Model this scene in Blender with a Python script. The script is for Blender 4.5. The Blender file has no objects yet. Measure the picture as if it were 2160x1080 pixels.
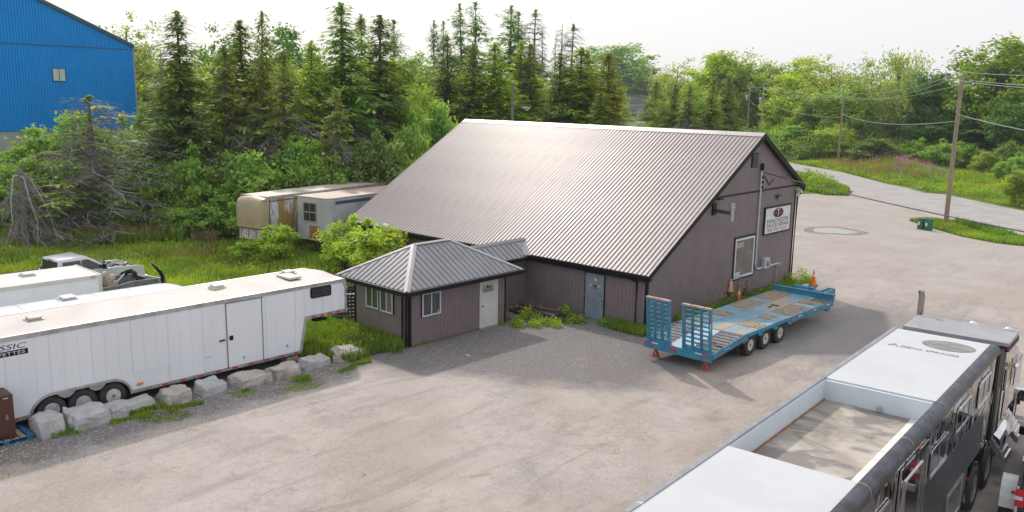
import bpy, math, random
import numpy as np
from mathutils import Matrix, Vector, Euler
random.seed(7)
RNG = np.random.default_rng(11)
S = bpy.context.scene
COL = S.collection

# ---------------------------------------------------------------- camera
cam = bpy.data.cameras.new("camera"); cam.sensor_width = 36; cam.lens = 30.14
cam.clip_start = 0.1; cam.clip_end = 2500
cam_ob = bpy.data.objects.new("camera", cam); COL.objects.link(cam_ob)
cr = Vector((0.73173417, 0.68136858, 0.01737716)); cu = Vector((-0.13870129, 0.12389547, 0.98255375)); cf = Vector((-0.6673283, 0.72137838, -0.18516525))
M = Matrix((cr, cu, -cf)).transposed().to_4x4(); M.translation = Vector((20.02, -30.19, 9.94))
cam_ob.matrix_world = M
S.camera = cam_ob

# ---------------------------------------------------------------- light
SUNDIR = Vector((-1.07, 0.58, 1.0)).normalized()
sun = bpy.data.lights.new("sun", 'SUN'); sun.energy = 1.95; sun.angle = math.radians(2.0); sun.color = (1.0, 0.92, 0.84)
sun_ob = bpy.data.objects.new("sun", sun); COL.objects.link(sun_ob)
sun_ob.rotation_euler = (-SUNDIR).to_track_quat('-Z', 'Y').to_euler()
W = bpy.data.worlds.new("World"); S.world = W; W.use_nodes = True
wn = W.node_tree.nodes; wl = W.node_tree.links
for n in list(wn): wn.remove(n)
sky = wn.new('ShaderNodeTexSky'); sky.sky_type = 'NISHITA'; sky.sun_disc = False
sky.sun_elevation = math.asin(SUNDIR.z); sky.sun_rotation = math.atan2(SUNDIR.x, SUNDIR.y)
sky.dust_density = 4.0; sky.air_density = 1.2; sky.ozone_density = 1.0; sky.altitude = 100
mx = wn.new('ShaderNodeMix'); mx.data_type = 'RGBA'; mx.inputs[0].default_value = 0.82
mx.inputs[7].default_value = (7.55, 7.6, 8.0, 1)      # thin even high haze over the blue
bg = wn.new('ShaderNodeBackground'); bg.inputs[1].default_value = 0.1
wo = wn.new('ShaderNodeOutputWorld')
wl.new(sky.outputs[0], mx.inputs[6]); wl.new(mx.outputs[2], bg.inputs[0]); wl.new(bg.outputs[0], wo.inputs[0])
S.view_settings.view_transform = 'Standard'; S.view_settings.look = 'None'
S.view_settings.exposure = 0.4; S.view_settings.gamma = 1.0; S.view_settings.use_curve_mapping = False
S.render.engine = 'CYCLES'; S.cycles.max_bounces = 6; S.cycles.diffuse_bounces = 3; S.cycles.glossy_bounces = 3
S.cycles.transparent_max_bounces = 8; S.cycles.transmission_bounces = 4
try: S.cycles.use_denoising = True
except Exception: pass

# ---------------------------------------------------------------- materials
MATS = {}
class NT:
    def __init__(s, name):
        s.m = bpy.data.materials.new(name); s.m.use_nodes = True
        s.n = s.m.node_tree.nodes; s.l = s.m.node_tree.links
        s.p = s.n['Principled BSDF']; s.out = s.n['Material Output']
        s.co = s.n.new('ShaderNodeTexCoord'); s.vec = s.co.outputs['Object']
    def noise(s, scale, detail=4, rough=.55, vec=None, dist=0):
        t = s.n.new('ShaderNodeTexNoise'); t.inputs['Scale'].default_value = scale; t.inputs['Detail'].default_value = detail
        t.inputs['Roughness'].default_value = rough; t.inputs['Distortion'].default_value = dist
        s.l.new(vec or s.vec, t.inputs['Vector']); return t.outputs[0]
    def mapr(s, x, a, b, c=0., d=1.):
        t = s.n.new('ShaderNodeMapRange'); t.interpolation_type = 'SMOOTHSTEP'
        for i, v in zip((1, 2, 3, 4), (a, b, c, d)): t.inputs[i].default_value = v
        s.l.new(x, t.inputs[0]); return t.outputs[0]
    def math(s, op, a, b=None, clamp=False):
        t = s.n.new('ShaderNodeMath'); t.operation = op; t.use_clamp = clamp
        for i, v in enumerate((a, b)):
            if v is None: continue
            if isinstance(v, (int, float)): t.inputs[i].default_value = v
            else: s.l.new(v, t.inputs[i])
        return t.outputs[0]
    def mix(s, f, a, b, blend='MIX'):
        t = s.n.new('ShaderNodeMix'); t.data_type = 'RGBA'; t.blend_type = blend; t.clamp_factor = True
        for i, v in ((0, f), (6, a), (7, b)):
            if isinstance(v, (int, float)): t.inputs[i].default_value = v
            elif isinstance(v, tuple): t.inputs[i].default_value = (*v[:3], 1)
            else: s.l.new(v, t.inputs[i])
        return t.outputs[2]
    def scalevec(s, x, y, z):
        t = s.n.new('ShaderNodeMapping'); t.inputs['Scale'].default_value = (x, y, z); s.l.new(s.vec, t.inputs[0]); return t.outputs[0]
    def xyz(s):
        t = s.n.new('ShaderNodeSeparateXYZ'); s.l.new(s.vec, t.inputs[0]); return t.outputs
    def color(s, c):
        if isinstance(c, tuple): s.p.inputs['Base Color'].default_value = (*c[:3], 1)
        else: s.l.new(c, s.p.inputs['Base Color'])
    def bump(s, h, strength=.3, dist=.02):
        t = s.n.new('ShaderNodeBump'); t.inputs['Strength'].default_value = strength; t.inputs['Distance'].default_value = dist
        s.l.new(h, t.inputs['Height']); s.l.new(t.outputs[0], s.p.inputs['Normal'])

def mat(name, c1, rough=.6, metal=0., c2=None, scale=2., lo=.4, hi=.65, stretch=None, bump=0., bscale=30., stains=(), coat=0., var=.12, spec=.5):
    if name in MATS: return MATS[name]
    t = NT(name)
    sv = t.scalevec(*stretch) if stretch else t.vec
    base = c1
    c2 = c2 or tuple(v * (1 - var) for v in c1)
    base = t.mix(t.mapr(t.noise(scale, 5, .6, sv), lo, hi), c1, c2)
    for col, sc, a, b, st in stains:
        v = t.scalevec(*st) if st else t.vec
        base = t.mix(t.mapr(t.noise(sc, 6, .65, v, .4), a, b), base, col)
    t.color(base)
    t.p.inputs['Roughness'].default_value = rough; t.p.inputs['Metallic'].default_value = metal
    t.p.inputs['Specular IOR Level'].default_value = spec
    if coat: t.p.inputs['Coat Weight'].default_value = coat; t.p.inputs['Coat Roughness'].default_value = .05
    if bump: t.bump(t.noise(bscale, 4), bump, .02)
    MATS[name] = t.m; return t.m

def mat_leaf(name, c, spread=.5, trans=.35):
    if name in MATS: return MATS[name]
    t = NT(name)
    oi = t.n.new('ShaderNodeObjectInfo'); at = t.n.new('ShaderNodeAttribute'); at.attribute_name = 'v'
    f = at.outputs['Fac']
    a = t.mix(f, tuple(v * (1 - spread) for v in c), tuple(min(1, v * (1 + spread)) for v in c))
    a = t.mix(t.mapr(t.noise(.35, 3), .35, .65), a, t.mix(1., a, (1.25, 1.05, .6), 'MULTIPLY'))
    a = t.mix(1., a, oi.outputs['Color'], 'MULTIPLY')
    d = t.n.new('ShaderNodeBsdfDiffuse'); tr = t.n.new('ShaderNodeBsdfTranslucent'); ms = t.n.new('ShaderNodeMixShader')
    gl = t.n.new('ShaderNodeBsdfGlossy'); gl.inputs['Roughness'].default_value = .45; gl.inputs['Color'].default_value = (1, 1, 1, 1)
    ms2 = t.n.new('ShaderNodeMixShader'); ms2.inputs[0].default_value = .035
    t.l.new(a, d.inputs[0]); t.l.new(t.mix(1., a, (1.35, 1.25, .6), 'MULTIPLY'), tr.inputs[0])
    ms.inputs[0].default_value = trans
    t.l.new(d.outputs[0], ms.inputs[1]); t.l.new(tr.outputs[0], ms.inputs[2])
    t.l.new(ms.outputs[0], ms2.inputs[1]); t.l.new(gl.outputs[0], ms2.inputs[2])
    t.l.new(ms2.outputs[0], t.out.inputs[0]); t.n.remove(t.p)
    MATS[name] = t.m; return t.m

# ---------------------------------------------------------------- objects
def thing(name, label, cat, loc=(0, 0, 0), rz=0., group=None):
    o = bpy.data.objects.new(name, None); COL.objects.link(o); o.empty_display_size = .1
    o.location = loc; o.rotation_euler = (0, 0, rz); o['label'] = label; o['category'] = cat
    if group: o['group'] = group
    return o
def tag(o, label, cat, group=None):
    o['label'] = label; o['category'] = cat
    if group: o['group'] = group
    return o
def link(name, mesh, parent=None, loc=None, rot=None, kind=None):
    o = bpy.data.objects.new(name, mesh); COL.objects.link(o)
    if parent: o.parent = parent
    if loc is not None: o.location = loc
    if rot is not None: o.rotation_euler = rot
    if kind: o['kind'] = kind
    return o
def copy_tree(o, parent=None):
    c = o.copy(); COL.objects.link(c); c.parent = parent
    for ch in o.children: copy_tree(ch, c)
    return c

class MB:
    def __init__(s): s.v = []; s.f = []
    def add(s, vs, fs):
        b = len(s.v); s.v += [tuple(v) for v in vs]; s.f += [tuple(i + b for i in f) for f in fs]; return s
    def box(s, x0, x1, y0, y1, z0, z1):
        return s.add([(x0,y0,z0),(x1,y0,z0),(x1,y1,z0),(x0,y1,z0),(x0,y0,z1),(x1,y0,z1),(x1,y1,z1),(x0,y1,z1)],
                     [(0,3,2,1),(4,5,6,7),(0,1,5,4),(1,2,6,5),(2,3,7,6),(3,0,4,7)])
    def bar(s, p, q, w, h=None, up=(0, 0, 1)):
        p = Vector(p); q = Vector(q); d = (q - p).normalized(); h = w if h is None else h
        a = d.cross(Vector(up));
        if a.length < 1e-3: a = d.cross(Vector((1, 0, 0)))
        a.normalize(); b = a.cross(d)
        vs = [c + a * (i * w / 2) + b * (j * h / 2) for c in (p, q) for i, j in ((-1,-1),(1,-1),(1,1),(-1,1))]
        return s.add(vs, [(3,2,1,0),(4,5,6,7),(0,1,5,4),(1,2,6,5),(2,3,7,6),(3,0,4,7)])
    def prism(s, poly, axis, a, b):
        # poly: 2D points in the plane perpendicular to axis (x: (y,z); y: (x,z); z: (x,y))
        n = len(poly)
        def P(u, v, t): return {'x': (t, u, v), 'y': (u, t, v), 'z': (u, v, t)}[axis]
        vs = [P(u, v, a) for u, v in poly] + [P(u, v, b) for u, v in poly]
        return s.add(vs, [tuple(range(n))[::-1], tuple(range(n, 2 * n))] + [(i, (i + 1) % n, n + (i + 1) % n, n + i) for i in range(n)])
    def tube(s, pts, r, n=8, caps=True):
        pts = [Vector(p) for p in pts]; rs = r if isinstance(r, (list, tuple)) else [r] * len(pts)
        rings = []; ref = Vector((0, 0, 1))
        for i, p in enumerate(pts):
            d = (pts[min(i + 1, len(pts) - 1)] - pts[max(i - 1, 0)]).normalized()
            a = d.cross(ref)
            if a.length < .05: a = d.cross(Vector((1, 0, 0)))
            a.normalize(); b = d.cross(a)
            rings.append([p + (a * math.cos(2 * math.pi * k / n) + b * math.sin(2 * math.pi * k / n)) * rs[i] for k in range(n)])
        vs = [v for rg in rings for v in rg]; fs = []
        for i in range(len(pts) - 1):
            for k in range(n):
                fs.append((i*n+k, i*n+(k+1) % n, (i+1)*n+(k+1) % n, (i+1)*n+k))
        if caps: fs += [tuple(range(n))[::-1], tuple(range((len(pts)-1)*n, len(pts)*n))]
        return s.add(vs, fs)
    def lathe(s, prof, n=20, axis='z', c=(0, 0, 0)):
        # prof: (radius, t)
        vs = []; fs = []
        for r, t in prof:
            for k in range(n):
                a = 2 * math.pi * k / n; x, y = r * math.cos(a), r * math.sin(a)
                vs.append({'z': (c[0]+x, c[1]+y, c[2]+t), 'x': (c[0]+t, c[1]+x, c[2]+y), 'y': (c[0]+x, c[1]+t, c[2]+y)}[axis])
        for i in range(len(prof) - 1):
            for k in range(n): fs.append((i*n+k, i*n+(k+1) % n, (i+1)*n+(k+1) % n, (i+1)*n+k))
        fs += [tuple(range(n))[::-1], tuple(range((len(prof)-1)*n, len(prof)*n))]
        return s.add(vs, fs)
    def mesh(s, name, m, smooth=False, bevel=0.):
        me = bpy.data.meshes.new(name); me.from_pydata(s.v, [], s.f)
        import bmesh
        bm = bmesh.new(); bm.from_mesh(me)
        bmesh.ops.recalc_face_normals(bm, faces=bm.faces)
        if bevel:
            es = [e for e in bm.edges if len(e.link_faces) == 2 and e.calc_face_angle(0) > .7]
            bmesh.ops.bevel(bm, geom=es, offset=bevel, segments=2, affect='EDGES', profile=.6)
        bm.to_mesh(me); bm.free()
        for mm in (m if isinstance(m, (list, tuple)) else [m]): me.materials.append(mm)
        if smooth:
            me.polygons.foreach_set('use_smooth', [True] * len(me.polygons))
            try: me.set_sharp_from_angle(angle=math.radians(38))
            except Exception: pass
        return me
    def build(s, name, m, parent=None, smooth=False, bevel=0., kind=None, loc=None, rot=None):
        return link(name, s.mesh(name, m, smooth, bevel), parent, loc, rot, kind)
def B(name, m, parent, *a, **k):
    return MB().box(*a).build(name, m, parent, **k)

def text(name, s, m, parent, origin, right, up, width, height, extrude=.002, kind=None, shear=0.):
    """flat printed lettering: origin is the centre, right/up are unit directions"""
    cu_ = bpy.data.curves.new(name, 'FONT'); cu_.body = s; cu_.align_x = 'CENTER'; cu_.align_y = 'CENTER'; cu_.extrude = extrude; cu_.resolution_u = 3; cu_.shear = shear
    to = bpy.data.objects.new(name, cu_); COL.objects.link(to)
    bpy.context.view_layer.update()
    me = bpy.data.meshes.new_from_object(to.evaluated_get(bpy.context.evaluated_depsgraph_get()))
    bpy.data.objects.remove(to); bpy.data.curves.remove(cu_)
    xs = [v.co.x for v in me.vertices]; ys = [v.co.y for v in me.vertices]
    cx, cy = (min(xs)+max(xs))/2, (min(ys)+max(ys))/2
    sx, sy = width/(max(xs)-min(xs)), height/(max(ys)-min(ys))
    R_, U_ = Vector(right).normalized(), Vector(up).normalized(); N_ = R_.cross(U_)
    for v in me.vertices:
        v.co = Vector(origin) + R_*((v.co.x-cx)*sx) + U_*((v.co.y-cy)*sy) + N_*v.co.z
    me.materials.clear(); me.materials.append(m)
    me.name = name
    return link(name, me, parent, kind=kind)

# shared plain materials
M_white = mat('white_paint', (.70,.71,.73), .35, c2=(.62,.63,.65), scale=.6)
M_wside = mat('trailer_white_side', (.80,.82,.85), .3, c2=(.73,.76,.79), scale=.7, stretch=(1,1,.3), stains=(((.5,.5,.48),1.2,.68,.85,(1,1,.15)),))
M_black = mat('black_trim', (.010,.010,.012), .45, spec=.2)
M_rub = mat('rubber', (.025,.025,.026), .8, c2=(.05,.048,.045), scale=6, bump=.4, bscale=40)
M_alu = mat('aluminium', (.55,.55,.56), .4, .8, c2=(.4,.4,.41), scale=3)
M_chrome = mat('chrome', (.8,.8,.82), .12, 1.)
M_glass = mat('dark_glass', (.02,.022,.025), .05, spec=.8)
M_red = mat('red_reflector', (.6,.02,.03), .4)
M_amber = mat('amber_lens', (.8,.25,.02), .3)
M_purple = mat('mauve_siding', (.215,.168,.178), .6, c2=(.19,.148,.158), scale=1.2, stains=(((.2,.165,.165),.5,.55,.8,(1,1,.4)),))
M_mesh = mat('screen_mesh', (.03,.035,.04), .5)
M_wood = mat('weathered_wood', (.33,.26,.19), .85, c2=(.2,.15,.11), scale=5, stretch=(1,6,1), bump=.4, bscale=20)
M_pole = mat('pole_wood', (.36,.29,.21), .85, c2=(.25,.19,.14), scale=3, stretch=(4,4,.3), bump=.4)
M_steelgrey = mat('galvanised', (.42,.44,.46), .45, .5)

# ================================================================ THE SETTING
def sheet(name, pts, z, m, kind='structure'):
    import bmesh
    bm = bmesh.new(); f = bm.faces.new([bm.verts.new((x, y, z)) for x, y in pts])
    if f.normal.z < 0: f.normal_flip()
    bm.normal_update()
    bmesh.ops.triangulate(bm, faces=bm.faces)
    for f in bm.faces:
        if f.normal.z < 0: f.normal_flip()
    me = bpy.data.meshes.new(name); bm.to_mesh(me); bm.free(); me.materials.append(m)
    return link(name, me, kind=kind)

def ground_material():
    t = NT('grass_ground')
    c = t.mix(t.mapr(t.noise(.12, 4), .35, .65), (.17,.26,.05), (.12,.20,.042))
    c = t.mix(t.mapr(t.noise(1.1, 5, .7), .42, .7), c, (.19,.27,.05))
    c = t.mix(t.mapr(t.noise(6, 5, .7), .45, .75), c, (.06,.11,.028))
    c = t.mix(t.math('MULTIPLY', t.mapr(t.noise(.5, 5, .7), .6, .75), .7), c, (.26,.22,.14))
    t.color(c); t.p.inputs['Roughness'].default_value = .95; t.p.inputs['Specular IOR Level'].default_value = .1
    t.bump(t.noise(5, 6, .8), 1., .25)
    return t.m
def lot_material():
    t = NT('worn_asphalt')
    X, Y, Z = t.xyz()
    n1 = t.noise(.45, 5, .65); n2 = t.noise(1.7, 5, .7); nf = t.noise(14, 3, .7); nff = t.noise(38, 2, .8)
    base = t.mix(t.mapr(n1, .38, .64), (.475,.428,.388), (.405,.365,.335))
    base = t.mix(t.mapr(n2, .5, .75, 0, .7), base, (.31,.275,.255))
    base = t.mix(t.mapr(t.noise(.13, 3, .6), .42, .6, 0, .75), base, (.375,.318,.272))
    # streaks left by turning wheels
    base = t.mix(t.math('MULTIPLY', t.mapr(t.noise(.6, 5, .6, t.scalevec(1.8, .35, 1), 1.2), .52, .68), .42), base, (.25,.215,.195))
    base = t.mix(t.mapr(t.noise(.8, 6, .6, t.scalevec(.35, 1.9, 1), .8), .6, .72, 0, .6), base, (.47,.42,.37))
    # further out: lighter, greyer
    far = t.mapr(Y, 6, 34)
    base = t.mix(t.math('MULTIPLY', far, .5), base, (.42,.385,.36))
    # gravel zones: left strip by the boulders, apron before the office
    wob = t.math('MULTIPLY', t.math('SUBTRACT', t.noise(.55, 5, .7), .5), 3.6)
    strip = t.math('MULTIPLY', t.mapr(t.math('ADD', X, wob), -3.5, -4.6), t.mapr(Y, 4, 1))
    ap = t.math('ADD', t.math('MULTIPLY', X, .55), t.math('MULTIPLY', Y, -1.))
    ap = t.math('ADD', ap, wob)
    apron = t.math('MULTIPLY', t.mapr(ap, 10.2, 8.2), t.math('MULTIPLY', t.mapr(t.math('ADD', X, wob), 5.2, 3.2), t.mapr(Y, 3, 1)))
    shade_grey = t.math('MULTIPLY', t.math('MULTIPLY', t.mapr(t.math('ADD', X, wob), 3.6, 5.4), t.mapr(X, 12.5, 10.5)), t.math('MULTIPLY', t.mapr(t.math('ADD', Y, wob), .2, 2.2), t.mapr(t.math('ADD', Y, wob), 15, 10)))  # greyer asphalt, with the workshop's shadow painted into the colour
    gv = t.math('MAXIMUM', strip, apron)
    gcol = t.mix(t.mapr(nf, .4, .6), (.165,.158,.158), (.225,.213,.21))
    gcol = t.mix(t.mapr(t.noise(9, 3, .8), .6, .72), gcol, (.50,.47,.45))
    gcol = t.mix(t.mapr(n1, .45, .62), gcol, t.mix(.5, gcol, (.20,.165,.15)))
    base = t.mix(t.mapr(t.noise(8, 4, .85), .55, .72, 0, .6), base, (.60,.55,.50))
    base = t.mix(t.mapr(nf, .54, .7, 0, .5), base, (.24,.21,.19))
    base = t.mix(t.math('MULTIPLY', shade_grey, .75), base, (.25,.235,.228))
    base = t.mix(gv, base, gcol)
    # alligator cracking
    vo = t.n.new('ShaderNodeTexVoronoi'); vo.feature = 'DISTANCE_TO_EDGE'; vo.inputs['Scale'].default_value = 3.8
    wv = t.n.new('ShaderNodeVectorMath'); wv.operation = 'ADD'
    wn_ = t.n.new('ShaderNodeTexNoise'); wn_.inputs['Scale'].default_value = 2.; t.l.new(t.vec, wn_.inputs[0])
    sc = t.n.new('ShaderNodeVectorMath'); sc.operation = 'SCALE'; sc.inputs[3].default_value = .35; t.l.new(wn_.outputs[1], sc.inputs[0])
    t.l.new(t.vec, wv.inputs[0]); t.l.new(sc.outputs[0], wv.inputs[1]); t.l.new(wv.outputs[0], vo.inputs['Vector'])
    cr_ = t.mapr(vo.outputs['Distance'], .012, .05, 1, 0)
    vo2 = t.n.new('ShaderNodeTexVoronoi'); vo2.feature = 'DISTANCE_TO_EDGE'; vo2.inputs['Scale'].default_value = .33; t.l.new(wv.outputs[0], vo2.inputs['Vector'])
    cr2 = t.mapr(vo2.outputs['Distance'], .003, .012, 1, 0)
    zone = t.math('MULTIPLY', t.mapr(t.noise(.22, 3), .42, .56), t.math('SUBTRACT', 1., gv))
    crf = t.math('MULTIPLY', t.math('MAXIMUM', t.math('MULTIPLY', cr_, .24), t.math('MULTIPLY', cr2, .12)), zone)
    base = t.mix(crf, base, (.15,.125,.11))
    # rusty brown dirt and bare gravel patches
    base = t.mix(t.math('MULTIPLY', t.mapr(t.noise(.55, 5, .7, None, .6), .60, .70), t.math('MULTIPLY', t.mapr(Y, 0, -6), .55)), base, (.30,.215,.15))
    gp = t.math('MULTIPLY', t.mapr(t.noise(.38, 5, .75), .55, .66), t.mapr(Y, 8, 0))
    base = t.mix(t.math('MULTIPLY', gp, .6), base, t.mix(t.mapr(nf, .4, .6), (.22,.2,.195), (.38,.35,.33)))
    # oil spots
    ol = t.math('MULTIPLY', t.mapr(t.noise(1.3, 4, .6), .66, .74), t.mapr(t.noise(.25, 2), .5, .6))
    base = t.mix(t.math('MULTIPLY', ol, .7), base, (.1,.09,.085))
    t.color(base); t.p.inputs['Roughness'].default_value = .9; t.p.inputs['Specular IOR Level'].default_value = .2
    h = t.math('ADD', t.math('MULTIPLY', nf, .5), t.math('ADD', t.math('MULTIPLY', nff, .6), t.math('MULTIPLY', crf, -.8)))
    t.bump(h, .5, .03)
    return t.m
M_ground = ground_material(); M_lot = lot_material()
M_road = mat('road_asphalt', (.40,.38,.365), .9, c2=(.33,.315,.31), scale=.5, stains=(((.46,.42,.38),.9,.55,.75,(.3,1,1)),((.24,.23,.22),2.5,.66,.8,None)), bump=.3, bscale=12)
def bigplane():
    m = MB(); m.add([(-900,-300,0),(700,-300,0),(700,1400,0),(-900,1400,0)], [(0,1,2,3)]); return m
bigplane().build('ground', M_ground, kind='structure')
sheet('asphalt_lot', [(-12,-60),(-12,-15.5),(-7.6,-13.4),(-6.7,-12.4),(-6.3,-11.0),(-5.5,-10.1),(-5.1,-8.9),(-5.1,-2.8),(-7,-2),(-7,1),(-1,1),(-.5,15),(-4,22),(-12,40),(-20,57),(-18,60.5),(-15.3,60.2),(-17,66),(-7.12,54.6),(-1.6,47.1),(4.9,43.4),(20,28),(60,-4),(60,-60)], .004, M_lot)
sheet('road', [(-110,168),(-60,118),(-39,98.9),(-28.2,90),(-17.2,77.1),(-8.6,70.5),(.8,61.4),(14,50),(60,18),(60,-4.2),(20,27.8),(4.9,43.2),(-1.6,46.9),(-7.12,54.4),(-17.2,65.8),(-27.6,77.2),(-32,82.5),(-52,105),(-100,155)], .008, M_road)
sheet('grass_island', [(-31.9,82.4),(-27.6,77.06),(-23.3,72.8),(-17.6,65.7),(-15.4,60),(-17.3,58.9),(-20,60.4),(-21.4,60.9),(-27,66),(-34,78)], .014, M_ground)
sheet('grass_verge', [(-4.4,45.7),(-3.5,47.6),(-1.2,48),(2,45.5),(4.6,43.2),(16,32),(15,28),(6,38.3),(4.1,38.3),(1.6,39.5),(-2.2,43)], .014, M_ground)
sheet('far_road', [(-148,45),(-140,38),(-60,118),(-70,126)], .006, M_road)
M_water = NT('puddle_water'); M_water.color((.50,.48,.44)); M_water.p.inputs['Roughness'].default_value = .16; M_water.p.inputs['Specular IOR Level'].default_value = 1.; M_water = M_water.m  # pale colour stands in for bright sky reflected in the water
M_mud = mat('damp_mud', (.24,.2,.175), .7, c2=(.17,.145,.125), scale=2)
def blob(cx, cy, rx, ry, ang, n=40, wob=.12, seed=1):
    r = random.Random(seed); ph = [r.uniform(0, 6.28) for _ in range(4)]; out = []
    for k in range(n):
        a = 2*math.pi*k/n; q = 1 + wob*(math.sin(2*a+ph[0]) + .7*math.sin(3*a+ph[1]) + .5*math.sin(5*a+ph[2]))
        x, y = rx*q*math.cos(a), ry*q*math.sin(a)
        out.append((cx + x*math.cos(ang) - y*math.sin(ang), cy + x*math.sin(ang) + y*math.cos(ang)))
    return out
sheet('mud_ground', blob(-6.3,34.9,2.1,2.4,.7,seed=3), .008, M_mud)
sheet('puddle_water', blob(-6.3,34.9,1.45,1.7,.7,seed=3), .012, M_water)
sheet('puddle_water', blob(-7.9,31.2,.5,.9,.5,seed=5), .012, M_water)

# ================================================================ MAIN SHOP BUILDING (corner of its walls at the origin)
shop = thing('repair_shop', 'mauve metal sided workshop with long sloping ribbed steel roof', 'workshop')
EZ, RZ_, RY, BY, BZ = 2.32, 8.26, 9.30, 14.29, 5.44   # eave, ridge, ridge y, rear eave y / z
SL = (RZ_ - 2.5) / (RY + .28)
def roof_z(y): return 2.5 + (y + .28) * SL if y <= RY else RZ_ - (y - RY) * (RZ_ - BZ) / (BY - RY)
LX = -20.9
prof = [(0.0, 0), (13.8, 0), (13.8, roof_z(13.8) - .14), (RY, RZ_ - .16), (0, roof_z(0) - .14)]
MB().prism(prof, 'x', LX + .1, -.03).build('wall', M_purple, shop)
def boards(name, parent, along, a, b, at_, z0, topf, nrm, pitch=.2, single=False, m=None, holes=()):
    """vertical siding boards on a wall plane: along 'x' or 'y', standing proud of at_ in direction nrm"""
    m = m or M_purple; acc = MB(); n = int(round((b - a) / pitch)); pitch = (b - a) / n
    for i in range(n):
        u0, u1 = a + i*pitch + .005, a + (i+1)*pitch - .005
        t0, t1 = at_, at_ + .016 * nrm
        poly = [(u0, z0), (u1, z0), (u1, topf(u1)), (u0, topf(u0))]
        mb = MB() if single else acc
        mb.prism(poly, 'y' if along == 'x' else 'x', min(t0, t1), max(t0, t1))
        if single: mb.build('siding_board', m, parent)
    if not single: acc.build(name, m, parent, kind='stuff')
boards('gable_siding', shop, 'y', .09, 13.72, -.03, 0, lambda y: min(roof_z(y) - .17, 99), 1, .2)
boards('front_siding', shop, 'x', LX + .15, -.1, 0, 0, lambda x: 2.33, -1, .2)
# roof sheets
def roof_sheet(w, L, rib=.038):
    prof_ = [(0, 0)]; k = 4
    for i in range(k):
        x = i * w / k
        prof_ += [(x + .004, 0), (x + .014, rib), (x + .040, rib), (x + .052, 0), (x + w/k*.55, 0), (x + w/k*.58, .006), (x + w/k*.63, .006), (x + w/k*.66, 0)]
    prof_.append((w - .003, 0))
    mb = MB(); n = len(prof_)
    mb.add([(x, 0, z) for x, z in prof_] + [(x, L, z) for x, z in prof_], [(i, i+1, n+i+1, n+i) for i in range(n-1)])
    mb.add([(0, 0, -.03), (w-.003, 0, -.03), (w-.003, L, -.03), (0, L, -.03)], [(0, 3, 2, 1)])
    mb.add([(x, 0, z) for x, z in prof_] + [(w-.003, 0, -.03), (0, 0, -.03)], [tuple(range(n + 2))])
    return mb
M_roof = mat('roof_steel', (.375,.335,.325), .43, .22, c2=(.33,.297,.287), scale=.5, stains=(((.47,.42,.4),1.5,.6,.8,(1,.2,1)),), spec=.45)
M_roof2 = mat('office_roof_steel', (.26,.26,.275), .38, .3, c2=(.23,.23,.245), scale=.7)
M_roofcap = mat('roof_cap_steel', (.46,.44,.44), .35, .35)
NS = 23; SW = (0.24 - LX) / NS
sl_len = math.hypot(RY + .28, RZ_ - 2.5); ang = math.atan2(RZ_ - 2.5, RY + .28)
front_me = roof_sheet(SW, sl_len).mesh('roof_panel', M_roof)
bl = math.hypot(BY - RY, RZ_ - BZ); bang = math.atan2(RZ_ - BZ, BY - RY)
back_me = roof_sheet(SW, bl).mesh('roof_panel', M_roof)
for i in range(NS):
    dz = RNG.uniform(-.002, .002)
    link('roof_panel', front_me, shop, (LX + i*SW, -.28, 2.5 + dz), (ang, 0, 0))
    link('roof_panel', back_me, shop, (LX + (i+1)*SW, BY, BZ + dz), (bang, 0, math.pi))
MB().prism([(RY-.28, RZ_-.13), (RY, RZ_+.05), (RY+.28, RZ_-.115), (RY, RZ_+.02)], 'x', LX-.02, .26).build('ridge_cap', M_roofcap, shop)
M_trim = M_black
# rake trims, fascia, gutter
for x0, x1 in ((.245, .275), (LX-.03, LX-.002)):
    rk = MB(); rk.prism([(-.30, 2.29), (RY, RZ_-.24), (BY+.02, BZ-.26), (BY+.02, BZ+.01), (RY, RZ_+.035), (-.30, 2.53)], 'x', x0, x1).build('rake_trim', M_trim, shop)
MB().prism([(-.27, 2.2), (0., 2.3), (0., 2.33), (-.27, 2.43)], 'x', LX, .243).build('soffit', M_trim, shop)
MB().prism([(RY-.02, RZ_-.2), (13.8, roof_z(13.8)-.18), (BY, BZ-.2), (BY, BZ-.05), (RY, RZ_-.06)], 'x', 0.0, .243).build('soffit', M_trim, shop)
MB().prism([(-.30, 2.36), (-.42, 2.38), (-.43, 2.48), (-.415, 2.48), (-.405, 2.395), (-.31, 2.375), (-.305, 2.46), (-.30, 2.46)], 'x', LX, .25).build('gutter', M_trim, shop)
MB().prism([(BY+.03, BZ-.14), (BY+.14, BZ-.12), (BY+.15, BZ-.02), (BY+.03, BZ-.02)], 'x', LX, .25).build('gutter', M_trim, shop)
B('corner_trim', M_trim, shop, -.09, .012, -.04, .09, 0, 2.3)
B('corner_trim', M_trim, shop, -.1, .012, 13.72, 13.84, 0, 5.2)
MB().tube([(-.62, -.34, 2.4), (-.62, -.34, 2.25), (-.5, -.09, 2.1), (-.5, -.09, .15), (-.5, -.2, .06)], .042, 8).build('downspout', M_trim, shop)
MB().tube([(.18, 14.3, 5.28), (.2, 14.2, 5.1), (.06, 13.9, 4.85), (.06, 13.86, .15), (.2, 13.86, .06)], .05, 8).build('downspout', M_trim, shop)
bt = MB(); yb = (5.33 - 2.5)/SL - .28
bt.prism([(yb+.25, 5.34), (13.72, 5.40), (13.72, 5.48), (yb+.33, 5.42)], 'x', -.008, .012); bt.build('trim_band', M_trim, shop)
v = B('vent', M_trim, shop, -.01, .02, 8.56, 9.24, 6.62, 7.32)
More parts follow.
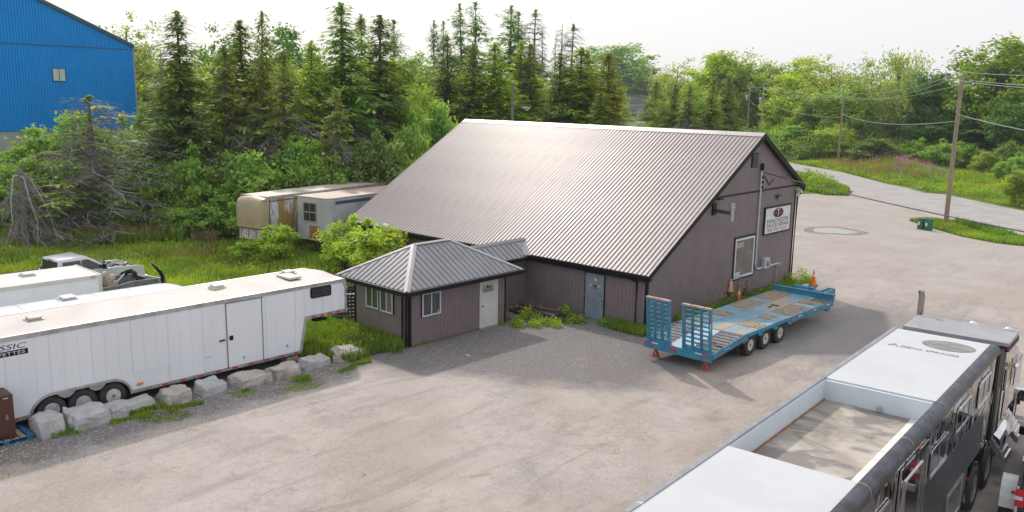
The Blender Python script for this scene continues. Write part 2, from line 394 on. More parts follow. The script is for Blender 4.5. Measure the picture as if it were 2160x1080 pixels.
for k in range(7):
    MB().prism([(.02, 6.68 + k*.09), (.05, 6.66 + k*.09), (.05, 6.70 + k*.09), (.02, 6.74 + k*.09)], 'y', 8.62, 9.18).build('slat', mat('vent_slat', (.06,.06,.07), .5), v)
# gable window

def frame_mb(axis, t0, t1, a0, a1, z0, z1, w):
    mb = MB()
    def bx(p0, p1, q0, q1):
        if axis == 'x': mb.box(t0, t1, p0, p1, q0, q1)
        else: mb.box(p0, p1, t0, t1, q0, q1)
    bx(a0, a1, z0, z0+w); bx(a0, a1, z1-w, z1); bx(a0, a0+w, z0+w, z1-w); bx(a1-w, a1, z0+w, z1-w)
    return mb
w_ = frame_mb('x', -.01, .03, 7.36, 9.5, 1.12, 3.28, .09).build('window', M_trim, shop)
frame_mb('x', -.01, .045, 7.45, 9.41, 1.21, 3.19, .1).build('frame', M_white, w_)
M_pane1 = mat('reflective_pane', (.10,.085,.08), .06, c2=(.16,.13,.12), scale=1.2, lo=.45, hi=.6, spec=.7)
B('pane', M_pane1, w_, -.005, .018, 7.55, 9.31, 1.31, 3.09)
B('notice_sheet', mat('faded_paper', (.42,.38,.34), .8), w_, .0185, .0205, 7.62, 8.3, 2.72, 2.98)
B('permit_sheet', mat('green_paper', (.5,.62,.55), .7), w_, .046, .052, 7.5, 8.02, 1.18, 1.52)
MB().tube([(.06, 7.2, 1.22), (.2, 7.5, 1.3), (.2, 8.0, 1.32), (.12, 8.05, 1.2), (.1, 8.0, .5)], .022, 6).build('heater_pipe', M_steelgrey, shop)
# grey steel door in the front wall
d_ = frame_mb('y', -.05, -.015, -3.36, -2.2, -.02, 2.17, .06).build('door_frame', M_trim, shop)
M_door = mat('grey_steel_door', (.23,.28,.33), .45, c2=(.20,.245,.29), scale=2, stains=(((.5,.52,.54),3,.7,.76,None),((.3,.22,.16),4,.74,.82,None)))
dr = B('door', M_door, shop, -3.30, -2.26, -.045, -.024, .02, 2.11)
B('threshold', M_alu, shop, -3.34, -2.22, -.12, -.02, -.01, .02)
hm = MB(); hm.bar((-2.42,-.09,1.36), (-2.42,-.09,1.08), .025).bar((-2.42,-.05,1.34), (-2.42,-.09,1.34), .02).bar((-2.42,-.05,1.1), (-2.42,-.09,1.1), .02)
hm.build('handle', M_chrome, dr)
MB().box(-2.33,-2.28,-.07,-.045,.72,1.0).box(-2.40,-2.3,-.062,-.045,.9,.96).build('hasp', M_chrome, dr)
for z in (.3, 1.1, 1.9): B('hinge', M_door, dr, -3.315,-3.285,-.06,-.045, z-.06, z+.06)
M_ink = mat('dark_ink', (.03,.035,.06), .5); M_inkred = mat('red_ink', (.5,.06,.06), .5); M_paper = mat('notice_white', (.72,.73,.74), .5); M_signgrey = mat('door_sign_grey', (.40,.40,.42), .5)
B('notice', M_paper, dr, -2.79, -2.68, -.049, -.0455, 1.79, 1.91)
def ellipse(cx, cz, rx, rz, n=28): return [(cx + rx*math.cos(2*math.pi*k/n), cz + rz*math.sin(2*math.pi*k/n)) for k in range(n)]
def shop_sign(parent, origin, right, w, h, board_m, ox=None, frame=None):
    """oval MTR emblem over MANCHESTER / TRUCK REPAIR / number, printed on a board"""
    o = Vector(origin); r = Vector(right).normalized(); u = Vector((0, 0, 1)); n = r.cross(u)
    def pt(a, b, c=0.): return o + r*(a*w) + u*(b*h) + n*c
    mb = MB(); vs = [pt(a, b, c) for c in (-.012, .004) for a, b in ((-.5,-.5),(.5,-.5),(.5,.5),(-.5,.5))]
    mb.add(vs, [(3,2,1,0),(4,5,6,7),(0,1,5,4),(1,2,6,5),(2,3,7,6),(3,0,4,7)])
    bd = mb.build('sign_board' if parent.get('category') == 'sign' else 'sign_plate', board_m, parent)
    def ov(rx, rz, c0, c1, m, nm):
        q = MB(); pr = ellipse(0, .27, rx, rz); N_ = len(pr)
        q.add([pt(a, b, c0) for a, b in pr] + [pt(a, b, c1) for a, b in pr], [tuple(range(N_)), tuple(range(N_, 2*N_))] + [(i, (i+1) % N_, N_+(i+1) % N_, N_+i) for i in range(N_)])
        q.build(nm, m, bd)
    ov(.215, .2, .004, .007, M_signgrey if board_m is not M_signgrey else M_black, 'emblem_rim')
    ov(.195, .18, .007, .010, M_black, 'emblem')
    text('emblem_letter', 'T', M_paper, bd, pt(.0, .275, .013), r, u, .13*w, .27*h)
    text('emblem_letter', 'M', M_inkred, bd, pt(-.115, .25, .0115), r, u, .10*w, .17*h)
    text('emblem_letter', 'R', M_inkred, bd, pt(.115, .25, .0115), r, u, .10*w, .17*h)
    text('lettering', 'MANCHESTER', M_ink, bd, pt(0, -.03, .007), r, u, .86*w, .17*h)
    text('lettering', 'TRUCK REPAIR', M_ink, bd, pt(0, -.215, .007), r, u, .88*w, .15*h)
    text('number', '905-982-1222', M_inkred, bd, pt(0, -.385, .007), r, u, .78*w, .12*h)
    return bd
shop_sign(dr, (-2.76, -.05, 1.48), (1, 0, 0), .64, .31, M_signgrey)
sg = thing('business_sign', 'white wall sign with oval emblem and truck repair lettering in black frame', 'sign', (0, 0, 0))
shop_sign(sg, (.06, 11.75, 3.79), (0, 1, 0), 2.82, 1.3, mat('sign_white', (.70,.72,.74), .35))
frame_mb('x', .0, .075, 10.27, 13.23, 3.07, 4.51, .07).build('sign_frame', M_trim, sg)
B('panel_seam', mat('seam_grey', (.4,.4,.42), .5), sg, .0635, .066, 10.42, 11.1, 4.115, 4.125)
# fittings on the gable
ex = thing('exhaust_pipe', 'black elbow exhaust pipe with capped end sticking out of the gable', 'pipe', (0, 5.25, 4.7))
B('wall_plate', M_black, ex, -.01, .05, -.22, .12, -.1, .45)
MB().tube([(0, 0, .1), (.75, .05, .06), (.86, .06, .1), (.88, .06, .2)], .085, 12).build('pipe', mat('sooty_steel', (.10,.11,.12), .4, .6), ex, smooth=True)
MB().lathe([(.09, -.3), (.09, .28), (.15, .30), (.15, .36), (.10, .38), (.10, .44), (.14, .46), (.14, .5), (.02, .54)], 14, c=(.88, .06, 0)).build('cap', M_alu, ex, smooth=True)
B('deflector', M_black, ex, -.01, .3, -.1, .35, .62, .66)
wl_ = thing('wall_light', 'small brass dusk light above the business sign', 'light', (0, 11.68, 4.98))
B('lamp_housing', mat('bronze', (.12,.11,.10), .4, .5), wl_, -.01, .16, -.24, .24, -.06, .1, bevel=.02)
B('lens', mat('lamp_lens', (.5,.4,.25), .3), wl_, .01, .13, -.14, .14, -.1, -.06)
sc_ = thing('security_camera', 'white security camera pair beneath the rear eave corner', 'camera', (.1, 13.75, 5.2))
MB().tube([(-.08, 0, 0), (.05, 0, 0)], .05, 8).build('mount', M_white, sc_)
MB().tube([(.05, 0, 0), (.3, -.12, -.08)], .07, 10).build('camera_body', M_white, sc_, smooth=True)
MB().tube([(.05, .0, -.14), (.22, -.3, -.3)], .06, 10).build('camera_body', M_white, sc_, smooth=True)
ms = thing('service_mast', 'grey conduit mast and meter for the power service on the gable', 'conduit', (0, 9.6, 0))
MB().tube([(.06, 0, 6.55), (.06, 0, 1.75), (.06, .03, 1.58), (.06, .14, 1.44), (.06, .3, 1.4), (.06, 2.6, 1.4)], .045, 8).build('conduit', mat('conduit_white', (.6,.62,.64), .4), ms, smooth=True)
MB().tube([(.06, 2.42, 1.4), (.06, 2.42, 0)], .03, 8).build('conduit', M_steelgrey, ms)
B('meter_box', mat('meter_grey', (.48,.5,.52), .45), ms, 0, .2, .72, 1.3, 1.35, 1.9, bevel=.01)
MB().lathe([(.13, 0), (.13, .09), (.09, .13)], 16, 'x', (.2, 1.08, 1.62)).build('meter', mat('meter_face', (.35,.3,.32), .2), ms)
B('junction_box', M_steelgrey, ms, 0, .12, 2.5, 2.72, 1.3, 1.46)
MB().lathe([(.05, 0), (.09, .1), (.09, .3), (.05, .38)], 10, c=(.08, 0, 6.42)).build('weatherhead', M_black, ms)
for z in (5.6, 5.85, 6.1): MB().lathe([(.03, 0), (.06, .02), (.06, .08), (.03, .1)], 8, 'x', (.08, .03, z)).build('insulator', M_black, ms)
for z in (2.6, 4.4): B('strap', M_steelgrey, ms, 0, .11, -.08, .08, z, z+.03)
for dy in (.35, .55): MB().tube([(.15, .1, 6.2), (.35, dy*.6, 5.72), (.4, dy+.2, 6.0)], .018, 5).build('drip_loop', M_black, ms)

# ================================================================ OFFICE
off = thing('office_annex', 'small mauve office with grey ribbed hip roof in front of workshop', 'office', (0, 0, 0))
OX0, OX1, OY0, OY1 = -8.75, -5.2, -8.82, -3.3
MB().prism([(OX0+.03, OY0+.03), (OX1-.03, OY0+.03), (OX1-.03, OY1), (OX0+.03, OY1)], 'z', 0, 2.4).build('wall', M_purple, off)
MB().prism([(-8.3, OY1), (-6.98, OY1), (-6.98, 0.2), (-8.3, 0.2)], 'z', 0, 2.4).build('wall', M_purple, off)
boards('s', off, 'y', OY0+.06, OY1-.02, OX1-.03, 0, lambda u: 2.34, 1, .2, single=True)
M_tan = mat('taupe_siding', (.235,.195,.18), .6, c2=(.21,.175,.16), scale=1.2)
boards('s', off, 'x', OX0+.05, OX1-.06, OY0+.03, 0, lambda u: 2.34, -1, .22, single=True, m=M_tan)
boards('connector_siding', off, 'y', OY1+.05, -.03, -6.98, 0, lambda u: 2.3, 1, .2)
for a in ((OX1-.09, OX1+.012, OY0-.012, OY0+.09), (OX1-.08, OX1+.012, OY1-.06, OY1+.01), (OX0-.01, OX0+.08, OY0-.012, OY0+.07)):
    B('corner_trim', M_trim, off, *a, 0, 2.33)
HX0, HX1, HY0, HY1, HZ = -9.22, -4.72, -9.36, -2.78, 2.42
RXm = (HX0+HX1)/2; RYa, RYb, RZo = HY0+2.3, HY1-2.3, 3.72
def hip_side(P0, P1, Q0, Q1, pitch, m):
    """slope with eave P0->P1 and top Q0->Q1, cut into sheets with a rib on each seam"""
    P0, P1, Q0, Q1 = map(Vector, (P0, P1, Q0, Q1)); e = (P1-P0).normalized(); L = (P1-P0).length
    nrm = (P1-P0).cross(Q0-P0).normalized(); g = nrm.cross(e)
    a0 = (Q0-P0).dot(e); a1 = (Q1-P0).dot(e); H = (Q0-P0).dot(g)
    def top(u): return H * min(1, u/a0 if a0 > 0 else 1, (L-u)/(L-a1))
    n = int(round(L/pitch)); p = L/n
    for i in range(n):
        u0, u1 = i*p, (i+1)*p
        us = sorted({u0, u1} | {a for a in (a0, a1) if u0 < a < u1})
        poly = [(u0, 0), (u1, 0)] + [(u, top(u)) for u in reversed(us)]
        poly = [q for k, q in enumerate(poly) if k == 0 or (Vector(q)-Vector(poly[k-1])).length > 1e-4]
        poly = [q for k, q in enumerate(poly) if not (k == len(poly)-1 and (Vector(q)-Vector(poly[0])).length < 1e-4)]
        def w(u, vv, h): return P0 + e*u + g*vv + nrm*h
        mb = MB(); N_ = len(poly)
        mb.add([w(u, vv, -.02) for u, vv in poly] + [w(u, vv, 0) for u, vv in poly], [tuple(range(N_))[::-1], tuple(range(N_, 2*N_))] + [(k, (k+1) % N_, N_+(k+1) % N_, N_+k) for k in range(N_)])
        if i:
            t = top(u0) - .02
            if t > .05:
                c = [(u0-.018, 0, 0), (u0+.018, 0, 0), (u0+.009, 0, .03), (u0-.009, 0, .03)]
                mb.add([w(a, 0, h) for a, _, h in c] + [w(a, t, h) for a, _, h in c], [(3,2,1,0),(4,5,6,7),(0,1,5,4),(1,2,6,5),(2,3,7,6),(3,0,4,7)])
        mb.build('roof_panel', m, off)
A_, B__, C_, D_ = (HX0,HY0,HZ), (HX1,HY0,HZ), (HX1,HY1,HZ), (HX0,HY1,HZ)
T0, T1 = (RXm,RYa,RZo), (RXm,RYb,RZo)
M_roof3 = mat('office_roof_light', (.40,.375,.375), .34, .35, c2=(.36,.335,.335), scale=.7)
hip_side(A_, B__, T0, T0, .29, M_roof2); hip_side(B__, C_, T0, T1, .29, M_roof2)
hip_side(C_, D_, T1, T1, .29, M_roof2); hip_side(D_, A_, T1, T0, .29, M_roof2)
for p, q in ((A_, T0), (B__, T0), (C_, T1), (D_, T1), (T0, T1)):
    p, q = Vector(p), Vector(q); d = (q-p).normalized(); s_ = d.cross(Vector((0,0,1))).normalized()
    off_ = Vector((0, 0, .035)); wd = .13; dr_ = .055
    mb = MB(); mb.add([p+off_+s_*wd-Vector((0,0,dr_)), p+off_, p+off_-s_*wd-Vector((0,0,dr_)), q+off_+s_*wd-Vector((0,0,dr_)), q+off_, q+off_-s_*wd-Vector((0,0,dr_)),
        p-Vector((0,0,.01)), q-Vector((0,0,.01))], [(0,1,4,3),(1,2,5,4),(2,6,7,5),(6,0,3,7),(0,6,2,1),(3,4,5,7)])
    mb.build('hip_cap', M_roofcap, off)
# fascia + gutter all round
fa = MB(); gu = MB()
for (x0, y0), (x1, y1) in (((HX0,HY0),(HX1,HY0)), ((HX1,HY0),(HX1,HY1)), ((HX1,HY1),(HX0,HY1)), ((HX0,HY1),(HX0,HY0))):
    dx, dy = x1-x0, y1-y0; L = math.hypot(dx, dy); ux, uy = dx/L, dy/L; nx, ny = uy, -ux
    fa.bar((x0, y0, HZ-.13), (x1, y1, HZ-.13), .02, .2)
    gu.bar((x0+nx*.07-ux*.06, y0+ny*.07-uy*.06, HZ-.085), (x1+nx*.07+ux*.06, y1+ny*.07+uy*.06, HZ-.085), .13, .14)
fa.build('fascia', M_trim, off); gu.build('gutter', M_trim, off)
MB().prism([(HX0+.02, HY0+.02), (HX1-.02, HY0+.02), (HX1-.02, HY1-.02), (HX0+.02, HY1-.02)], 'z', HZ-.1, HZ-.06).build('soffit', M_trim, off)
MB().tube([(-5.95,-9.4,2.36), (-5.95,-9.4,2.26), (-5.9,-9.0,2.16), (-5.55,-8.9,2.1), (-5.55,-8.9,.1)], .042, 8).build('downspout', M_trim, off)
MB().tube([(-5.32,-8.9,2.3), (-5.32,-8.9,.05)], .045, 8).build('downspout', M_trim, off)
# connector roof
cm = MB()
cm.add([(-7.6,-5.4,3.05),(-7.6,.55,3.05),(-6.55,-.3,2.4),(-6.55,-4.2,2.4),(-8.65,-.3,2.4),(-8.65,-4.2,2.4)], [(0,3,2,1),(0,1,4,5)])
cm.add([(-7.6,-5.4,3.02),(-7.6,.55,3.02),(-6.55,-.3,2.37),(-6.55,-4.2,2.37),(-8.65,-.3,2.37),(-8.65,-4.2,2.37)], [(1,2,3,0),(5,4,1,0)])
cm.build('connector_roof', M_roof2, off)
for k in range(12):
    y = -3.9 + k*.32; mb = MB(); mb.bar((-6.56, y, 2.42), (-7.58, min(y, .5), 3.06), .03, .03); mb.build('roof_rib', M_roof2, off)
MB().prism([(-7.75,2.99),(-7.6,3.1),(-7.45,2.99),(-7.6,3.06)], 'y', -5.3, .5).build('ridge_cap', M_roof2, off)
MB().box(-6.56,-6.44,-2.75,-.1,2.3,2.42).build('gutter', M_trim, off)
MB().box(-6.97,-6.5,-2.75,-.05,2.24,2.30).build('soffit', M_trim, off)
MB().bar((-7.62,.3,2.98), (-6.5,-.42,2.47), .35, .03).build('valley_flashing', M_roof2, off)
# windows
M_curtL = mat('curtain_dark', (.05,.055,.065), .08, c2=(.10,.11,.12), scale=6, stretch=(3,3,.15), spec=.7)
M_curtG = mat('curtain_green', (.05,.065,.035), .08, c2=(.10,.12,.06), scale=6, stretch=(3,3,.15), spec=.7)
M_curtP = mat('curtain_pale', (.16,.18,.12), .08, c2=(.25,.27,.22), scale=5, stretch=(3,3,.15), spec=.7)
def slider(axis, pl, nrm, a0, a1, z0, z1, ma, mb_):
    t0, t1 = sorted((pl, pl + .06*nrm)); p0, p1 = sorted((pl, pl + .045*nrm))
    win = frame_mb(axis, t0, t1, a0-.02, a1+.02, z0-.02, z1+.02, .025).build('window', M_trim, off)
    t0, t1 = sorted((pl, pl + .075*nrm))
    frame_mb(axis, t0, t1, a0, a1, z0, z1, .055).build('frame', M_white, win)
    mid = (a0+a1)/2
    for (b0, b1, m) in ((a0+.055, mid-.02, ma), (mid+.02, a1-.055, mb_)):
        bb = (p0, p1, b0, b1, z0+.055, z1-.055) if axis == 'x' else (b0, b1, p0, p1, z0+.055, z1-.055)
        B('pane', m, win, *bb)
    bb = (*sorted((pl, pl+.068*nrm)), mid-.02, mid+.02, z0+.055, z1-.055)
    if axis == 'y': bb = (bb[2], bb[3], bb[0], bb[1], bb[4], bb[5])
    B('mullion', M_white, win, *bb)
    return win
w1 = slider('x', OX1-.01, 1, -8.2, -7.2, 1.11, 2.08, M_curtL, M_curtL)
B('sticker', mat('blue_sticker', (.05,.3,.5), .4), w1, -5.163, -5.160, -7.47, -7.3, 1.93, 2.0)
B('sticker', mat('pink_sticker', (.6,.3,.32), .4), w1, -5.163, -5.160, -7.37, -7.27, 1.18, 1.28)
slider('y', OY0+.01, -1, -7.93, -7.1, 1.18, 2.1, M_curtL, M_curtG)
slider('y', OY0+.01, -1, -7.0, -6.18, 1.16, 2.1, M_curtL, M_curtP)
# white panel door
frame_mb('x', OX1-.01, OX1+.045, -4.93, -3.83, .0, 2.14, .07).build('door_frame', mat('door_frame_white', (.66,.62,.56), .5, c2=(.5,.42,.33), scale=3, lo=.55, hi=.7), off)
M_wdoor = mat('old_white_door', (.62,.64,.60), .45, c2=(.58,.59,.54), scale=1, stains=(((.45,.4,.3),3,.62,.76,(1,1,.3)),))
wd = B('door', M_wdoor, off, OX1-.01, OX1+.028, -4.86, -3.90, .06, 2.07)
for (a0, a1) in ((-4.76,-4.44), (-4.32,-4.0)):
    for (z0, z1) in ((.2,.75), (.9,1.5), (1.92,2.0)):
        B('door_panel', M_wdoor, wd, OX1+.028, OX1+.04, a0, a1, z0, z1, bevel=.004)
shop_sign(wd, (OX1+.05, -4.44, 1.72), (0, 1, 0), .66, .31, M_signgrey)
B('notice', M_paper, wd, OX1+.041, OX1+.045, -4.55, -4.32, .96, 1.14)
B('notice_print', M_ink, wd, OX1+.0452, OX1+.0465, -4.5, -4.38, 1.08, 1.11)
MB().lathe([(.03,0),(.02,.03),(.035,.05),(.03,.08)], 12, 'x', (OX1+.028,-4.79,1.0)).build('knob', mat('brass', (.45,.25,.1), .3, .8), wd)
B('step', mat('concrete_step', (.42,.38,.33), .9, c2=(.3,.27,.24), scale=4, bump=.3), off, OX1+.013, OX1+.12, -4.95, -3.8, 0, .055)

# ================================================================ WHEELS
M_hub = mat('wheel_silver', (.75,.76,.78), .35, .5, c2=(.6,.61,.63), scale=8)
M_rust = mat('rusty_metal', (.28,.11,.05), .8, c2=(.4,.2,.1), scale=8)
M_lug = mat('lug_dark', (.05,.05,.055), .6)
WC = {}
def wheel(parent, loc, r, w, out=1, rim=None, rr=.56, hub=None, tread=True):
    """a wheel with its axle along x; out = +1 when its outer face looks to +x"""
    rim = rim or M_hub; key = (round(r, 3), w, out, rim.name, rr, hub.name if hub else 0)
    if key not in WC:
        a = out; h = w/2
        ty = MB().lathe([(r*rr, -h*.9*a), (r*.9, -h*a), (r*.985, -h*.8*a), (r, -h*.5*a), (r, h*.5*a), (r*.985, h*.8*a), (r*.9, h*a), (r*.75, h*1.02*a), (r*rr, h*.9*a), (r*rr*.97, h*.7*a)], 30, 'x')
        if tread:
            for k in range(30):
                an = 2*math.pi*k/30
                for t0, t1, o in ((-h*.7, -h*.15, 0), (h*.15, h*.7, .1)):
                    c, s_ = math.cos(an+o), math.sin(an+o)
                    ty.bar((t0, c*r, s_*r), (t1, c*r, s_*r), r*.085, .018, up=(0, c, s_))
        rm = MB().lathe([(r*rr*1.02, h*.88*a), (r*rr*.98, h*.95*a), (r*rr*.9, h*.9*a), (r*rr*.84, h*.35*a), (r*rr*.5, h*.45*a), (r*rr*.34, h*.5*a), (r*rr*.3, h*.75*a), (r*rr*.22, h*.82*a), (.01, h*.84*a)], 30, 'x')
        hl = MB()
        for k in range(10):
            an = 2*math.pi*k/10
            hl.lathe([(r*rr*.07, h*.37*a), (r*rr*.07, h*.445*a)], 8, 'x', (0, math.cos(an)*r*rr*.68, math.sin(an)*r*rr*.68))
        hb = MB().lathe([(r*rr*.29, h*.5*a), (r*rr*.27, h*.86*a), (r*rr*.1, h*.96*a)], 12, 'x')
        WC[key] = (ty.mesh('tyre', M_rub, True), rm.mesh('rim', rim, True), hl.mesh('hand_hole', M_lug), hb.mesh('hub', hub or rim, True))
    t = link('wheel', WC[key][0], parent, loc); 
    link('rim', WC[key][1], t); link('hand_hole', WC[key][2], t); link('hub', WC[key][3], t)
    return t

# ================================================================ WHITE GOOSENECK TRAILER
def rot(p, a): return (p[0]*math.cos(a)-p[1]*math.sin(a), p[0]*math.sin(a)+p[1]*math.cos(a))
gt = thing('gooseneck_trailer', 'long white enclosed gooseneck trailer with triple wheels, nearest of the white trailers', 'trailer', (-7.85, -18, 0))
def ly(y): return y + 18
# side outline (y, z)
def arch(y0, y1, zb, zt, n=8):
    out = []; r = zt - zb
    for k in range(n+1):
        a = math.pi/2*k/n; out.append((y0 + r*1.1*(1-math.cos(a)), zb + r*math.sin(a)))
    for k in range(n+1):
        a = math.pi/2*(1-k/n); out.append((y1 - r*1.1*(1-math.cos(a)), zb + r*math.sin(a)))
    return out
YF, YR = -10.93, -25.3
side = [(ly(YR), .36)] + [(ly(y), z) for y, z in arch(-22.22, -19.28, .36, .93)] + [(ly(-13.05), .42), (ly(-12.78), 1.62), (ly(YF), 1.62), (ly(YF), 2.72), (ly(YF)-.05, 2.83), (ly(YF)-.15, 2.88), (ly(YR), 2.88)]
XN = 1.35
body = MB().prism(side, 'x', XN-.06, XN).build('body_side', M_wside, gt)
MB().prism(side, 'x', -XN, -XN+.06).build('body_side', M_wside, gt)
MB().prism([(ly(YR)+.02, .45), (ly(-22.3), .45), (ly(-22.3), 1.0), (ly(-19.2), 1.0), (ly(-19.2), .45), (ly(-13.1), .45), (ly(-12.82), 1.64), (ly(YF)+.005, 1.64), (ly(YF)+.005, 2.80), (ly(YR)+.02, 2.80)], 'x', -XN+.061, XN-.061).build('body_core', M_white, gt)
# roof: membrane with gentle crown and sags
M_mem = mat('roof_membrane', (.56,.525,.495), .62, c2=(.51,.475,.445), scale=.6, bump=.25, bscale=1.5, stains=(((.62,.56,.5),.9,.66,.85,None),))
NX, NYn = 14, 90; vs = []; fs = []
for j in range(NYn+1):
    for i in range(NX+1):
        x = -XN + 2*XN*i/NX; y = ly(YR) + (ly(YF)-ly(YR))*j/NYn; u = i/NX*2-1
        z = 2.885 + .035*(1-u*u) + (1-u*u)*(1-u*u)*.022*(math.sin(y*2.1+1.5*u)+math.sin(y*3.7+2+u*2)+.8*math.sin(y*1.1-u*3)) 
        vs.append((x, y, z))
for j in range(NYn):
    for i in range(NX): a = j*(NX+1)+i; fs.append((a, a+1, a+NX+2, a+NX+1))
MB().add(vs, fs).build('roof_membrane', M_mem, gt, smooth=True)
# side panels with rivets
M_pan = mat('trailer_panel', (.80,.825,.86), .28, c2=(.75,.78,.82), scale=.6, stretch=(1,1,.3), stains=(((.55,.56,.56),1.6,.7,.85,(1,1,.12)),))
rv = MB(); y = ly(YR) + .1
def rivet(y, z): rv.box(XN+.012, XN+.018, y-.009, y+.009, z-.009, z+.009)
while y < ly(YF)-.3:
    y1 = min(y+1.2, ly(YF)-.12)
    w0, w1_ = y+18-36, y1+18-36
    Y0w, Y1w = y-18, y1-18
    zb = 1.0 if (Y1w > -22.6 and Y0w < -18.9) else .47
    if Y0w < -13.0 < Y1w or Y0w >= -13.05:
        zb = 1.72
        if Y0w < -13.1: MB().prism([(y+.004, .47), (ly(-13.1), .47), (ly(-12.84), 1.71), (y+.004, 1.71)], 'x', XN+.001, XN+.011).build('side_panel', M_pan, gt)
    B('side_panel', M_pan, gt, XN+.001, XN+.011, y+.004, y1-.004, zb, 2.76)
    for k in range(18):
        z = zb+.06+k*(2.66-zb)/17
        for yy in (y+.03, y+.41, y+.82):
            if yy < y1: rivet(yy, z)
    y = y1
rv.build('rivets', M_alu, gt, kind='stuff')
rl = MB().box(XN+.003, XN+.03, ly(YR), ly(YF)-.12, 2.76, 2.885).box(XN-.09, XN+.025, ly(YR), ly(YF)-.12, 2.886, 2.90)
rl.box(-XN-.02, -XN+.08, ly(YR), ly(YF)-.1, 2.78, 2.90); rl.build('roof_rail', M_alu, gt)
MB().box(-XN, XN, ly(YF)-.13, ly(YF)+.01, 2.76, 2.9).build('nose_cap', mat('cap_cream', (.66,.62,.56), .4), gt, bevel=.05)
nt = MB().prism([(ly(YF)-.13, 2.70), (ly(YF)-.13, 2.91), (ly(YF)+.0, 2.86), (ly(YF)+.03, 2.7), (ly(YF)+.03, 1.6), (ly(YF)-.04, 1.6), (ly(YF)-.05, 2.6)], 'x', XN-.04, XN+.035)
nt.build('corner_casting', M_alu, gt)
br = MB().box(XN+.002, XN+.03, ly(YR), ly(-22.28), .34, .46).box(XN+.002, XN+.03, ly(-19.22), ly(-13.02), .36, .47).box(XN+.002, XN+.03, ly(-12.78), ly(YF)+.08, 1.6, 1.71)
br.prism([(ly(-13.06), .36), (ly(-12.97), .36), (ly(-12.68), 1.64), (ly(-12.79), 1.64)], 'x', XN+.0, XN+.035)
br.build('bottom_rail', M_alu, gt)
def tape(y, z): B('reflector', M_red, gt, XN+.0305, XN+.034, ly(y), ly(y)+.2, z, z+.06)
for k in range(6): tape(-13.5 - k*.62 if k < 0 else -13.3-.62*k, .385)
for k in range(3): tape(-17.05-.62*k, .38)
for y in (-22.75, -23.3, -23.9, -24.5): tape(y, .365)
for k in range(5): tape(-12.5+.36*k, 1.62)
# fender: band round the triple wheel arch, skirts between the wheels
ar = arch(-22.26, -19.24, .36, .97, 10); ai = arch(-22.19, -19.31, .36, .90, 10)
fb = MB(); n_ = len(ar)
for k in range(n_-1):
    fb.prism([(ly(ai[k][0]), ai[k][1]), (ly(ai[k+1][0]), ai[k+1][1]), (ly(ar[k+1][0]), ar[k+1][1]), (ly(ar[k][0]), ar[k][1])], 'x', XN+.003, XN+.05)
fb.build('fender_trim', M_alu, gt)
for yc in (-21.2, -20.3):
    MB().prism([(ly(yc)-.26, .89), (ly(yc)-.2, .80), (ly(yc)-.07, .72), (ly(yc)+.07, .72), (ly(yc)+.2, .80), (ly(yc)+.26, .89)], 'x', XN-.03, XN+.004).build('fender_skirt', mat('skirt_grey', (.42,.43,.44), .4, .4), gt)
B('wheel_well', M_black, gt, -XN+.3, XN-.35, ly(-22.25), ly(-19.25), .47, .98)
for yc, hubm in ((-21.63, M_chrome), (-20.72, None), (-19.82, M_rust)):
    wheel(gt, (XN-.15, ly(yc), .41), .41, .26, 1, None, .55, hubm)
    wheel(gt, (-XN+.15, ly(yc), .41), .41, .26, -1, None, .55)
# side door
M_dline = mat('door_gasket', (.22,.23,.24), .6)
dd = B('side_door', M_pan, gt, XN+.012, XN+.024, ly(-15.9), ly(-14.57), .45, 2.72)
fd = MB()
for b in ((-15.94,-15.9,.42,2.76), (-14.57,-14.53,.42,2.76)): fd.box(XN+.011, XN+.03, ly(b[0]), ly(b[1]), b[2], b[3])
fd.box(XN+.011, XN+.034, ly(-15.94), ly(-14.5), 2.72, 2.765); fd.build('door_gasket', M_dline, dd)
B('latch', M_black, dd, XN+.024, XN+.05, ly(-15.84), ly(-15.7), 1.42, 1.58, bevel=.01)
MB().bar((XN+.06, ly(-16.22), 1.47), (XN+.06, ly(-16.02), 1.49), .05, .04).build('grab_handle', M_black, dd)
for y, z in ((-15.35,.66), (-13.6,.72)): B('clip', M_steelgrey, gt, XN+.024, XN+.05, ly(y), ly(y)+.05, z, z+.1)
B('access_cover', M_white, gt, XN+.011, XN+.022, ly(-16.75), ly(-16.5), .95, 1.05)
B('marker_lamp', M_amber, gt, XN+.011, XN+.05, ly(-19.1), ly(-18.9), .58, .66, bevel=.01)
B('marker_lamp', M_amber, gt, XN+.0, XN+.06, ly(YF)-.02, ly(YF)+.06, 2.5, 2.58)
def roundrect(y0, y1, z0, z1, r, n=5):
    out = []
    for cy, cz, a0 in ((y1-r, z1-r, 0), (y0+r, z1-r, 90), (y0+r, z0+r, 180), (y1-r, z0+r, 270)):
        for k in range(n+1): a = math.radians(a0 + 90*k/n); out.append((cy + r*math.cos(a), cz + r*math.sin(a)))
    return out
wn2 = MB().prism(roundrect(ly(-12.52), ly(-11.6), 2.42, 2.83, .08)[:], 'x', XN+.0115, XN+.036).build('window', M_black, gt)
wn2.location = (0, 0, -.07)
B('pane', M_glass, wn2, XN+.036, XN+.039, ly(-12.46), ly(-12.07), 2.47, 2.78); B('pane', M_glass, wn2, XN+.036, XN+.039, ly(-12.05), ly(-11.66), 2.47, 2.78)
# lettering at the rear
B('lettering_band', M_black, gt, XN+.0112, XN+.016, ly(-23.6), ly(-22.15), 2.32, 2.48)
text('lettering', 'CORVETTES', M_white, gt, (XN+.017, ly(-22.84), 2.40), (0, 1, 0), (0, 0, 1), 1.22, .09)
text('lettering', 'CLASSIC', M_black, gt, (XN+.0125, ly(-22.88), 2.59), (0, 1, 0), (0, 0, 1), 1.4, .15, shear=.2)
